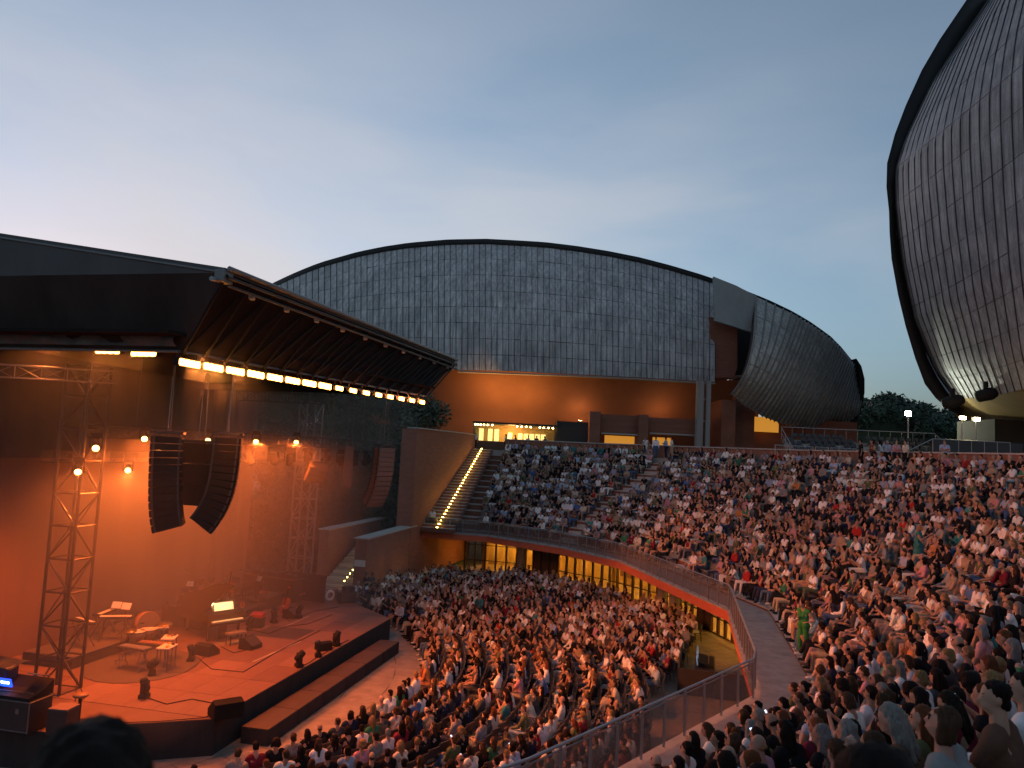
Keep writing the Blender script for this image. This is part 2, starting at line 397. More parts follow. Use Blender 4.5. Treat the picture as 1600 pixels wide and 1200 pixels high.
POSES = [dict(lean=-0.06, arms='lap', legs='normal', hpitch=-0.05), dict(lean=0.42, arms='knee', legs='normal', hpitch=-0.25, shoulder=0.20), dict(lean=0.02, arms='cross', legs='cross', hpitch=0.05),
         dict(lean=0.24, arms=('lap', 'chin'), legs='cross', hyaw=0.35), dict(lean=0.10, arms='phone', legs='close', hpitch=0.35), dict(lean=-0.10, arms='cross', legs='wide', hyaw=-0.4, shoulder=0.205, girth=1.1),
         dict(lean=0.12, arms=('knee', 'lap'), legs='tuck', hyaw=0.55, side=0.06), dict(lean=0.05, arms=('lap', 'knee'), legs='close', hyaw=-0.7, shoulder=0.17, girth=0.92), dict(lean=0.18, arms='lap', legs='wide', hpitch=0.15, girth=1.15, shoulder=0.2)]
STAND = [dict(sit=False, lean=0.02, arms='down', stride=0.05), dict(sit=False, lean=0.06, arms=('hip', 'phone'), hpitch=0.3, shoulder=0.17, girth=0.9, stride=0.02), dict(sit=False, lean=0.04, arms=('down', 'up'), stride=0.14, hyaw=0.5), dict(sit=False, lean=0.05, arms='cross', stride=0.02, hyaw=-0.5)]
M_skin = mat('skin', (0.5, 0.3, 0.2), 0.6, spec=0.25, use='object', noise=0.08, nscale=12); M_fab = mat('cloth', (0.5, 0.5, 0.5), 0.9, spec=0.12, use='object', noise=0.12, nscale=9, bump=0.4, bscale=22); M_hair = mat('hair', (0.05, 0.03, 0.02), 0.7, spec=0.12, use='object', noise=0.45, nscale=30, stretch=(2, 2, 0.4), bump=0.5, bscale=60)
M_shoe = mat('shoe', (0.1, 0.1, 0.1), 0.5, use='object', noise=0.1); M_crowd = mat('crowd_cloth', (0.5, 0.5, 0.5), 0.9, spec=0.12, use='attr')
M_print = mat('striped_cloth', (0.5, 0.5, 0.5), 0.85, use='object', noise=0.6, nscale=16, stretch=(0.3, 0.3, 2.2))
HAIRS = ['short', 'long', 'bob', 'bun', 'curly', 'bald']
HI = {}; LO = []
def build_pose(key, P, hairs):
    S_, info = skel(P); d = {}
    d['info'] = info
    d['body'] = remesh(prim_mesh(S_), 0.0125, 3400, 2)
    sel = lambda *c: [p for p in S_ if p[1] in c]
    torso = sel('top')
    d['top_tee'] = remesh(prim_mesh(torso+sel('sleeve'), 0.013), 0.016, 900, 4); d['top_shirt'] = remesh(prim_mesh(torso+sel('sleeve', 'arm'), 0.012), 0.016, 1200, 4); d['top_vest'] = remesh(prim_mesh(torso, 0.009), 0.016, 700, 4)
    d['bot_trousers'] = remesh(prim_mesh(sel('bot', 'bot2'), 0.014), 0.017, 1000, 4); d['bot_shorts'] = remesh(prim_mesh(sel('bot'), 0.018), 0.017, 600, 4)
    kn, hip = info['kn'], info['hip']; ex = [('c', 'bot', (hip+Vector((0, 0.05, -0.01)), (kn[-1]+kn[1])/2+Vector((0, -0.02, 0.0)), 0.125, 0.105))]
    if not info['sit']: ex = [('c', 'bot', (hip, Vector((0, 0.02, 0.42)), 0.15, 0.19))]
    d['bot_skirt'] = remesh(prim_mesh(sel('bot')+ex, 0.016), 0.018, 700, 4)
    d['shoes'] = remesh(prim_mesh(sel('shoe'), 0.007), 0.014, 260, 2)
    for h in hairs:
        me = remesh(prim_mesh(hair_prims(info, h)), 0.012, 1500, 3)
        # brows and eyes are small dark pieces set into the face
        mb = MB()
        for a_, b_ in brow_prims(info): mb.bar(a_[0], a_[1], a_[2], 5); mb.bar(b_[0], b_[1], b_[2], 6)
        bm = bmesh.new(); bm.from_mesh(me); bm2 = bpy.data.meshes.new('b'); bm2.from_pydata(mb.v, [], mb.f); bm.from_mesh(bm2); bm.to_mesh(me); bm.free(); bpy.data.meshes.remove(bm2)
        d['hair_'+h] = me
    for k, me in d.items():
        if k == 'info': continue
        me.name = k
        if k.startswith('hair'): ruffle(me, 0.008, (60, 60, 22), 3)
        elif k.startswith('top') or k.startswith('bot'): ruffle(me, 0.0065, (16, 16, 26), 5)
        me.materials.clear(); me.materials.append(M_skin if k == 'body' else M_hair if k.startswith('hair') else M_shoe if k == 'shoes' else M_fab)
    HI[key] = d
import time as _t; _t0 = _t.time()
for i, P in enumerate(POSES): build_pose(i, P, HAIRS)
for i, P in enumerate(STAND): build_pose('s%d' % i, P, ['short', 'long', 'bun'])
# light versions for the mass of the crowd: (verts, tri faces, class per face)
CLS = ['skin', 'top', 'bot', 'bot2', 'shoe', 'sleeve', 'arm', 'hand', 'hair']
def lo_version(P, hair, tris):
    S_, info = skel(P); S_ = [p for p in S_ if not (p[1] == 'hand' and p[0] == 'c' and p[2][2] < 0.02)]; pr = S_+hair_prims(info, hair)
    me = remesh(prim_mesh(pr, 0.004), 0.024, tris, 1)
    cl = face_classes(me, pr); me.calc_loop_triangles()
    nv = len(me.vertices); v = np.empty(nv*3); me.vertices.foreach_get('co', v); nt_ = len(me.loop_triangles); t_ = np.empty(nt_*3, int); me.loop_triangles.foreach_get('vertices', t_); pi = np.empty(nt_, int); me.loop_triangles.foreach_get('polygon_index', pi)
    c_ = np.array([CLS.index(x) for x in cl])[pi]; bpy.data.meshes.remove(me)
    return v.reshape(-1, 3).astype(np.float32), t_.reshape(-1, 3).astype(np.int32), c_
for i, P in enumerate(POSES):
    for h in (['short', 'long', 'bob'] if i % 2 else ['short', 'long', 'bun']) + (['bald'] if i in (0, 5) else []): LO.append((h, lo_version(P, h, 560)))
print('people prototypes', round(_t.time()-_t0, 1), 's')

# ---------------------------------------------------------------- wardrobe
TOPC = [('white', (0.78, 0.76, 0.74), 27), ('cream', (0.58, 0.51, 0.42), 6), ('black', (0.014, 0.013, 0.015), 34), ('dark grey', (0.06, 0.06, 0.065), 10), ('grey', (0.24, 0.24, 0.25), 5), ('navy', (0.02, 0.026, 0.055), 6), ('light blue', (0.34, 0.42, 0.56), 7),
        ('blue', (0.08, 0.15, 0.34), 2), ('pink', (0.52, 0.25, 0.28), 3), ('red', (0.36, 0.03, 0.028), 2), ('wine', (0.16, 0.02, 0.035), 3), ('beige', (0.38, 0.29, 0.20), 4), ('olive', (0.12, 0.13, 0.06), 3), ('green', (0.04, 0.20, 0.10), 1), ('orange', (0.5, 0.2, 0.07), 1), ('teal', (0.05, 0.22, 0.22), 1), ('brown', (0.15, 0.08, 0.05), 3)]
BOTC = [('jeans', (0.09, 0.14, 0.24), 22), ('black', (0.02, 0.02, 0.022), 26), ('beige', (0.40, 0.32, 0.23), 18), ('white', (0.70, 0.67, 0.62), 10), ('grey', (0.16, 0.16, 0.17), 10), ('navy', (0.03, 0.04, 0.08), 9), ('olive', (0.13, 0.13, 0.07), 5)]
HAIRC = [('dark', (0.016, 0.010, 0.008), 52), ('brown', (0.065, 0.035, 0.02), 30), ('fair', (0.24, 0.145, 0.065), 7), ('grey', (0.22, 0.205, 0.195), 6), ('auburn', (0.13, 0.045, 0.02), 7)]
def pick(tab):
    x = random.uniform(0, sum(t[2] for t in tab))
    for t in tab:
        x -= t[2]
        if x <= 0: return t
    return tab[-1]
def jitter(c, a=0.14): k = random.uniform(1-a, 1+a); return tuple(min(0.85, max(0.008, v*k*random.uniform(0.95, 1.05))) for v in c)
def skin_tone(): k = random.uniform(0.62, 0.98); return (0.50*k, 0.305*k*random.uniform(0.93, 1.05), 0.215*k)
# ---------------------------------------------------------------- the cavea: plan
CEN = Vector((-21.5, 34.0))
EDGE = [(62.4, 31.6), (53, 33.4), (40, 33.4), (29, 33.0), (2, 31.7), (-21.8, 31.05), (-42, 29.6), (-62, 30.5), (-88, 31)]
EPTS = [CEN + r*Vector((math.cos(R(t)), math.sin(R(t)))) for t, r in EDGE]
def R0(th):
    d = Vector((math.cos(R(th)), math.sin(R(th))))
    for a, b in zip(EPTS[:-1], EPTS[1:]):
        e = b-a; det = d.x*(-e.y) + e.x*d.y
        if abs(det) < 1e-9: continue
        q = a-CEN
        s_ = (q.x*(-e.y) + e.x*q.y)/det; u = (d.x*q.y - d.y*q.x)/det
        if -1e-6 <= u <= 1+1e-6 and s_ > 0: return s_
    return 31.3
def polar(th, off):
    r = R0(th)+off
    return Vector((CEN.x + r*math.cos(R(th)), CEN.y + r*math.sin(R(th))))
ZB = 3.5; RISE = 0.47; NROW = 14; WALK = 1.8; ZW = 11.3; ZT = ZB+0.15+NROW*RISE
def tread(th): return interp(th, [-57, -30, 0, 25, 50], [0.8, 0.95, 1.1, 1.0, 0.86])
def row_off(th, k): return WALK + k*tread(th)
# far end wall: a straight line; the tiers stop on it
WA = Vector((-7.0, 60.3)); WD = Vector((0.27, 0.963)).normalized(); WN = Vector((WD.y, -WD.x))   # WN points into the stand
def side(p, a=WA, n=WN): return (p-a).dot(n)
def th_end(offk, gap=0.0, kind=None):
    lo, hi = 30.0, 72.0
    for _ in range(40):
        mid = (lo+hi)/2
        rr = polar(min(mid, 62.4), offk) if mid <= 62.4 else CEN+(31.6+offk)*Vector((math.cos(R(mid)), math.sin(R(mid))))
        if side(rr)-gap > 0: lo = mid
        else: hi = mid
    return lo
def pol_any(th, off):
    if th <= 62.4: return polar(th, off)
    return CEN+(31.6+off)*Vector((math.cos(R(th)), math.sin(R(th))))
TH0 = -80.0
def ths(a, b, step=1.5):
    n = max(2, int(abs(b-a)/step)+1)
    L_ = [a+(b-a)*i/(n-1) for i in range(n)]
    L_ += [t for t, _ in EDGE if min(a, b) < t < max(a, b)]
    return sorted(set(round(x, 4) for x in L_))

M_trav = mat('travertine', (0.36, 0.32, 0.28), 0.75, noise=0.30, nscale=2.2, bump=0.25, bscale=30)
M_trav2 = mat('travertine_edge', (0.50, 0.45, 0.40), 0.7, noise=0.22, nscale=5, bump=0.2, bscale=40)
M_riser = mat('brick_riser', (0.23, 0.10, 0.065), 0.85, noise=0.3, nscale=3.0, bump=0.3, bscale=50)
M_brick = mat('roman_brick', (0.30, 0.115, 0.07), 0.85, noise=0.22, nscale=1.2, bump=0.35, bscale=60, stretch=(1, 1, 5))
M_red = mat('red_painted_edge', (0.55, 0.13, 0.06), 0.5, noise=0.12, nscale=4)
M_paving = mat('paving_stone', (0.27, 0.22, 0.18), 0.7, noise=0.32, nscale=1.6, bump=0.25, bscale=24)
M_joint = mat('paving_joint', (0.12, 0.10, 0.085), 0.9, noise=0.2, nscale=6)
M_steel = mat('galvanised_steel', (0.34, 0.34, 0.35), 0.42, metal=0.7, noise=0.12, nscale=20)
M_dsteel = mat('dark_steel', (0.06, 0.055, 0.055), 0.5, metal=0.5, noise=0.15, nscale=15)
M_black = mat('black_paint', (0.018, 0.017, 0.017), 0.7, spec=0.2, noise=0.25, nscale=9)
M_glass = mat('tinted_glass', (0.16, 0.13, 0.12), 0.08, alpha=0.44, spec=0.6)
M_asph = mat('terrace_paving', (0.16, 0.15, 0.14), 0.85, noise=0.25, nscale=0.6, bump=0.2, bscale=30)
M_grass = mat('dry_grass', (0.06, 0.075, 0.03), 0.95, noise=0.4, nscale=0.4, bump=0.5, bscale=12)

# ---------------------------------------------------------------- ground
g = MB(); g.grid([[(x, y, -0.06) for x in (-1500, -60, 60, 1500)] for y in (-1200, -60, 120, 1800)])
tag(g.build('ground', M_grass), kind='structure')
# the cavea floor: a sheet of joint, with stone slabs laid on it
g = MB(); n = 96
ring = [(CEN.x+39*math.cos(2*math.pi*i/n), CEN.y+39*math.sin(2*math.pi*i/n), -0.012) for i in range(n)]
g.add(ring, [tuple(range(n))])
floor = tag(g.build('cavea_floor', M_joint), kind='structure')
slab_n = 0
rest = MB()
rr = 11.0; ring_i = 0
while rr < 38.0:
    dr = 1.5; da = math.degrees(2.4/(rr+0.75)); off = random.random()*da; a = -75+off
    while a < 74:
        p = [CEN+q*Vector((math.cos(R(t)), math.sin(R(t)))) for q, t in ((rr+.012, a+.03), (rr+dr-.012, a+.03), (rr+dr-.012, a+da-.03), (rr+.012, a+da-.03))]
        c_ = (p[0]+p[2])/2
        if c_.y > 7:
            open_floor = rr < 17.5 and c_.x > -10
            z1 = random.uniform(0.0, 0.004)
            if open_floor or (rr > 29 and c_.x > 6 and c_.y > 30):
                MB().prism(p, -0.011, z1).build('floor_slab', M_paving, floor); slab_n += 1
            else: rest.prism(p, -0.011, z1)
        a += da
    rr += dr; ring_i += 1
o = rest.build('floor_slab_field', M_paving, floor); o['kind'] = 'stuff'

# ---------------------------------------------------------------- the tribune
stand = thing('tribune', 'curved stepped stone tribune wrapping round the stalls, full of people', 'grandstand')
def arc_block(mb, o0, o1, z0, z1, a, b, fo=None):
    """a curved block between offsets o0,o1 (functions of theta) and levels z0,z1"""
    T = ths(a, b); rows = []
    for t in T:
        p, q = pol_any(t, o0(t)), pol_any(t, o1(t))
        rows.append([(p.x, p.y, z0), (p.x, p.y, z1), (q.x, q.y, z1), (q.x, q.y, z0)])
    m = len(T); vs = [v for r_ in rows for v in r_]; fs = []
    for i in range(m-1):
        for j in range(4):
            fs.append((i*4+j, i*4+(j+1) % 4, (i+1)*4+(j+1) % 4, (i+1)*4+j))
    fs += [(0, 1, 2, 3), ((m-1)*4+3, (m-1)*4+2, (m-1)*4+1, (m-1)*4)]
    mb.add(vs, fs)
for k in range(NROW):
    z = ZB+0.15+k*RISE
    e = th_end(row_off(55, k))-0.1
    b = MB(); arc_block(b, lambda t: row_off(t, k)+0.03, lambda t: row_off(t, k+1)+0.02, ZB-0.3 if k == 0 else z-RISE-0.08, z-0.07, TH0, e)
    tier = b.build('tier', M_riser, stand)
    b = MB(); arc_block(b, lambda t: row_off(t, k), lambda t: row_off(t, k+1)+0.01, z-0.068, z, TH0, e)
    b.build('tread_stone', M_trav2, tier)
# balcony walkway slab with its red edge, top walkway
b = MB(); arc_block(b, lambda t: 0.0, lambda t: row_off(t, 0)+0.02, ZB-0.5, ZB-0.06, TH0, th_end(0.5)-0.05)
b.build('balcony_edge', M_red, stand)
b = MB(); arc_block(b, lambda t: -0.06, lambda t: row_off(t, 0)+0.01, ZB-0.058, ZB, TH0, th_end(0.5)-0.05)
b.build('balcony_walkway', M_trav, stand)
b = MB(); arc_block(b, lambda t: row_off(t, NROW)+0.02, lambda t: row_off(t, NROW)+2.6, ZT-0.6, ZT, TH0, th_end(row_off(55, NROW)+1)-0.1)
b.build('top_walkway', M_trav, stand)
# underside so that nothing shows through below the tiers
b = MB()
T = ths(TH0, 62.0)
b.grid([[(*pol_any(t, 0.3), ZB-0.52) for t in T], [(*pol_any(t, 4.0), ZB-0.52) for t in T], [(*pol_any(t, row_off(t, NROW)+2.6), ZT-0.62) for t in T]])
b.build('soffit', M_riser, stand)
# aisle stairs: half steps on every tier
AISLES = [42.5, 20.5, -1.5, -27.0, -50.0]; AW = 1.45
def in_aisle(th, r):
    for a in AISLES:
        if abs(R(th-a))*r < AW/2+0.12: return True
    return False
for a in AISLES:
    for k in range(NROW):
        z = ZB+0.15+k*RISE; t = tread(a); r0 = R0(a)+row_off(a, k)
        d = Vector((math.cos(R(a)), math.sin(R(a)))); c_ = CEN+d*(r0-0.02-t*0.24)
        ubox('aisle_step', (c_.x, c_.y, z-RISE+RISE*0.25), (t*0.5, AW, RISE*0.5), M_trav2, stand, (0, 0, R(a)), 0.03)

# the lit end stair beside the far wall
stair = thing('end_stair', 'steep stone stair with a line of yellow step lights beside the tall brick wall', 'stairs', (WA.x, WA.y, ZB), math.atan2(WD.y, WD.x))
SW = 2.7; RUN = 12.3
nst = 2*NROW
M_lamp_y = mat('step_light', (1, 0.75, 0.2), 0.4, emit=14, ecol=(1, 0.66, 0.12))
for i in range(nst):
    zz = 0.15+(i+1)*(NROW*RISE)/nst; x0 = 1.2+i*RUN/nst
    wd = SW-0.9*i/nst
    ubox('stair_riser', (x0+RUN/nst/2+0.13, -wd/2-0.05, zz-0.20), (RUN/nst+0.25, wd, 0.32), M_riser, stair, (0, 0, 0), 0)
    ubox('stair_tread', (x0+RUN/nst/2+0.06, -wd/2-0.05, zz-0.02), (RUN/nst+0.16, wd+0.01, 0.045), M_trav2, stair, (0, 0, 0), 0)
    ubox('step_lamp', (x0+0.02, -wd*0.52, zz+0.035), (0.09, 0.12, 0.07), M_lamp_y, stair, (0, 0, 0), 0.1)

# ---------------------------------------------------------------- walls
def wall_path(name, pts, z0, z1, th, m, label, cat='wall', cap=None, parent=None):
    t = thing(name, label, cat, (pts[0][0], pts[0][1], z0))
    for i in range(len(pts)-1):
        a, c_ = Vector(pts[i]), Vector(pts[i+1]); d = (c_-a).normalized(); nn = Vector((-d.y, d.x))*th/2
        q = [a-nn, c_-nn, c_+nn, a+nn]
        MB().prism([inv(t, (*p, 0))[:2] for p in q], 0, z1-z0).build('wall_body', m, t)
        if cap:
            nn2 = nn*1.25; e = d*0.06
            q = [a-nn2-e, c_-nn2+e, c_+nn2+e, a+nn2-e]
            MB().prism([inv(t, (*p, 0))[:2] for p in q], z1-z0+0.003, z1-z0+0.09).build('coping', cap, t)
    return t
# the tall brick end wall with its pillar, beside the lit stair
w0 = WA-WD*0.2+WN*-0.45; w1 = WA+WD*13.9+WN*-0.45
tw = wall_path('end_wall', [(w0.x, w0.y), (w1.x, w1.y)], 0, 11.55, 0.9, M_brick, 'tall brick wall with stone coping rising beside the lit stair', cap=M_trav2)
pp = WA-WD*0.55+WN*-0.55
MB().prism([inv(tw, (*(pp+WD*x+WN*y), 0))[:2] for x, y in ((-.28, -.62), (.28, -.62), (.28, .62), (-.28, .62))], 0, 11.5).build('pillar', M_brick, tw)
# back wall of the tribune along the top walkway
T = [t for t in ths(-40, th_end(row_off(55, NROW)+1.5)-2.2, 3.0)]
bwp = [pol_any(t, row_off(t, NROW)+2.4) for t in T]
bw = thing('parapet_wall', 'long low brick parapet with pale coping along the top of the tribune', 'wall', (bwp[0].x, bwp[0].y, 0))
for i in range(len(T)-1):
    b = MB(); arc_block(b, lambda t: row_off(t, NROW)+2.2, lambda t: row_off(t, NROW)+2.6, ZT-0.7, ZW, T[i]+0.01, T[i+1]-0.01)
    b.v = [inv(bw, v) for v in b.v]; b.build('wall_body', M_brick, bw)
    b = MB(); arc_block(b, lambda t: row_off(t, NROW)+2.12, lambda t: row_off(t, NROW)+2.68, ZW+0.003, ZW+0.09, T[i], T[i+1])
    b.v = [inv(bw, v) for v in b.v]; b.build('coping', M_trav2, bw)
# terrace behind the parapet
b = MB(); T2 = ths(-60, 66, 4)
b.grid([[(*pol_any(t, row_off(t, NROW)+2.55), ZT-0.03) for t in T2], [(*(CEN+160*Vector((math.cos(R(t)), math.sin(R(t))))), ZT-0.03) for t in T2]])
tag(b.build('terrace', M_asph), kind='structure')
b = MB()   # retaining face of the terrace towards the stage side
e0, e1 = pol_any(66, row_off(55, NROW)+2.5), CEN+160*Vector((math.cos(R(66)), math.sin(R(66))))
b.box(((e0.x+e1.x)/2, (e0.y+e1.y)/2, ZT/2-0.05), ((e1-e0).length, 0.5, ZT-0.12), math.atan2((e1-e0).y, (e1-e0).x))
tag(b.build('retaining_wall', M_brick), 'long brick retaining wall under the terrace behind the stage trees', 'wall')

# lower walls by the stage with the entrance stair between them
l0, l1 = Vector((-9.25, 50.6)), Vector((-7.1, 62.2))
lw = wall_path('wing_wall', [l0, l1], 0, 3.95, 0.8, M_brick, 'lower brick wing wall with a stone coping and a small white notice', cap=M_trav2)
dl = (l1-l0).normalized(); nl = Vector((-dl.y, dl.x))
M_white = mat('white_board', (0.75, 0.73, 0.70), 0.6, noise=0.05)
nb = MB(); c_ = l0-dl*0.012+nl*0.0
nb.box(inv(lw, (c_.x, c_.y, 2.42)), (0.03, 0.74, 0.42), math.atan2(dl.y, dl.x)); nb.build('notice', M_white, lw)
ww = wall_path('rear_wing_wall', [(-12.6, 54.5), (-10.2, 66.4), (-7.4, 65.8)], 0, 4.0, 0.7, M_brick, 'brick wall with pale coping behind the entrance stair and the far truss tower', cap=M_trav2)
# entrance stair climbing away from the stage between the two walls
es = thing('entrance_stair', 'stone entrance stair with lit handrail between the two lower brick walls', 'stairs', (-11.3, 51.0, 0), math.atan2(dl.y, dl.x))
for i in range(18):
    ubox('stair_step', (0.4+i*0.42+0.25, 0.1-0.02*i, 0.1+i*0.17-0.1), (0.62, 2.3, 0.2+0.0), M_trav2 if i % 2 else M_trav, es, (0, 0, 0), 0.03)
es_body = MB(); es_body.extrude([(0.3, -1.0, -0.0), (8.2, -1.0, 0), (8.2, -1.0, 2.9)], (0, 2.0, 0)); es_body.build('stair_body', M_riser, es)
for yy in (-0.9,):
    for i in range(5): ubar('rail_post', (0.5+i*1.6, yy, 0.2+i*0.62), (0.5+i*1.6, yy, 1.2+i*0.62), 0.02, M_dsteel, es)
    for h in (1.2, 0.9, 0.6): ubar('handrail', (0.4, yy, h), (7.2, yy, h+2.64), 0.022, M_dsteel, es)
    for i in range(14): ubox('rail_lamp', (0.5+i*0.45, yy, 1.13+i*0.175), (0.08, 0.05, 0.06), M_lamp_y, es, (0, 0, 0), 0.1)
# low lit ramp steps beside the far stalls
ls = thing('side_steps', 'short stone steps with yellow lamps between the wing wall and the stalls', 'stairs', (-7.0, 51.6, 0), math.atan2(dl.y, dl.x))
for i in range(8): ubox('stair_step', (i*0.85+0.5, -0.25, 0.06+i*0.07), (0.95, 1.7, 0.12), M_trav if i % 2 else M_trav2, ls, (0, 0, 0), 0.03)
for i in range(4): ubox('step_lamp', (1.0+i*1.3, -0.1, 0.32+i*0.11), (0.12, 0.12, 0.26), M_lamp_y, ls, (0, 0, 0), 0.1)

# ---------------------------------------------------------------- balustrade: posts, glass, handrail
bal = thing('balustrade', 'glass and steel balustrade along the curved balcony edge', 'railing', (*polar(20, 0.1), ZB))
# walk the edge at even steps
path = []
th = th_end(0.1)-0.2
while th > -76:
    path.append(th); th -= math.degrees(1.02/ (R0(th)))
for i, t in enumerate(path):
    p = pol_any(t, 0.06)
    ubox('post', inv(bal, (p.x, p.y, ZB+0.53)), (0.07, 0.035, 1.06), M_steel, bal, (0, 0, R(t)), 0.1)
    if i+1 < len(path):
        q = pol_any(path[i+1], 0.06); d = (q-p).normalized()
        ubox('glass_panel', inv(bal, (*((p+q)/2), ZB+0.53)), ((q-p).length-0.10, 0.016, 0.86), M_glass, bal, (0, 0, math.atan2(d.y, d.x)), 0)
        a_, b_ = inv(bal, (p.x, p.y, ZB+1.08)), inv(bal, (q.x, q.y, ZB+1.08))
        ubar('handrail', a_, b_, 0.032, M_steel, bal, 8)
        a_, b_ = inv(bal, (p.x, p.y, ZB+0.985)), inv(bal, (q.x, q.y, ZB+0.985))
        ubar('lower_rail', a_, b_, 0.018, M_steel, bal, 6)

# ---------------------------------------------------------------- foyer doors under the balcony
DOFF = 4.6
M_pane = mat('door_glass', (0.30, 0.20, 0.09), 0.08, alpha=0.22, spec=0.5)
M_fwall = mat('foyer_wall', (0.62, 0.40, 0.13), 0.7, noise=0.25, nscale=0.7); M_flamp = mat('foyer_lamp', (1, 0.8, 0.4), 0.4, emit=26.0, ecol=(1, 0.55, 0.10)); M_ffloor = mat('foyer_floor', (0.35, 0.24, 0.11), 0.5, noise=0.2, nscale=1)
fy = thing('foyer', 'yellow-lit foyer room seen through the glazed doors under the balcony', 'room', (*polar(20, 6), 0))
def arc_local(nm, o0, o1, z0, z1, a_, b_, m_, par):
    mb = MB(); arc_block(mb, lambda t: o0, lambda t: o1, z0, z1, a_, b_); mb.v = [inv(par, v) for v in mb.v]; mb.build(nm, m_, par)
arc_local('back_wall', 9.6, 9.8, 0, 3.0, -40, 61, M_fwall, fy); arc_local('ceiling', DOFF+0.2, 9.6, 2.94, 2.99, -40, 61, M_fwall, fy); arc_local('floor', DOFF-0.2, 9.6, 0.006, 0.016, -40, 61, M_ffloor, fy)
th = 59.0
while th > -38:
    p = polar(th, random.choice((6.2, 7.4, 8.6))); ubox('ceiling_lamp', inv(fy, (p.x, p.y, 2.9)), (0.3, 1.1, 0.06), M_flamp, fy, (0, 0, R(th)), 0.05)
    if random.random() < 0.5:
        p = polar(th-0.8, 9.45); ubox('wall_panel', inv(fy, (p.x, p.y, 1.35)), (0.08, random.uniform(0.8, 1.6), random.uniform(1.4, 2.4)), random.choice((M_riser, M_trav, M_dsteel)), fy, (0, 0, R(th-0.8)), 0.02)
    if random.random() < 0.35:
        p = polar(th-0.3, random.uniform(6.0, 8.5)); ubox('foyer_pillar', inv(fy, (p.x, p.y, 1.47)), (0.4, 0.4, 2.92), M_fwall, fy, (0, 0, R(th)), 0.02)
    th -= 2.6
M_frame = mat('door_frame', (0.055, 0.03, 0.02), 0.5, noise=0.2)
M_dpanel = mat('door_panel', (0.16, 0.10, 0.07), 0.6, noise=0.2, nscale=3)
doors = thing('foyer_doors', 'row of glazed foyer doors glowing yellow under the balcony', 'doors', (*polar(20, DOFF), 0))
th = 60.0; i = 0
prev = None
while th > -38:
    p = polar(th, DOFF); nt_ = th-math.degrees(0.86/(R0(th)+DOFF)); q = polar(nt_, DOFF); d = (q-p).normalized(); rz = math.atan2(d.y, d.x); mid = (p+q)/2
    ubox('mullion', inv(doors, (p.x, p.y, 1.5)), (0.13, 0.18, 3.0), M_frame, doors, (0, 0, rz), 0.06)
    solid = (47.5 < th < 51.5) or (21 < th < 24.5) or (-16 < th < -12)
    if solid:
        ubox('door_panel', inv(doors, (mid.x, mid.y, 1.45)), ((q-p).length-0.1, 0.05, 2.9), M_dpanel, doors, (0, 0, rz), 0.02)
    else:
        for (z0, z1) in ((0.12, 0.95), (1.02, 2.2), (2.27, 2.95)):
            ubox('pane', inv(doors, (mid.x, mid.y, (z0+z1)/2)), ((q-p).length-0.12, 0.03, z1-z0), M_pane, doors, (0, 0, rz), 0)
        for z in (0.06, 0.985, 2.235, 2.98):
            ubox('transom', inv(doors, (mid.x, mid.y, z)), ((q-p).length-0.11, 0.1, 0.07), M_frame, doors, (0, 0, rz), 0.02)
    th = nt_; i += 1
# round columns carrying the balcony
for a in (51, 27.5, 24.6, 6.0, -12):
    p = polar(a, 3.2)
    cb = MB(); cb.lathe((0, 0, 0), [(0.34, 0), (0.34, 0.02), (0.32, 0.05), (0.30, 2.9), (0.34, 2.96), (0.34, 2.985)], 16)
    o = cb.build('column', M_trav, None, True); o.location = (p.x, p.y, 0)
    tag(o, {51: 'round stone column under the far end of the balcony', 27.5: 'round stone column left of its close twin under the balcony bend',
            24.6: 'round stone column right of its close twin under the balcony bend', 6.0: 'round stone column under the right part of the balcony',
            -12: 'round stone column nearest the viewer under the balcony'}[a], 'column', 'columns under the balcony')
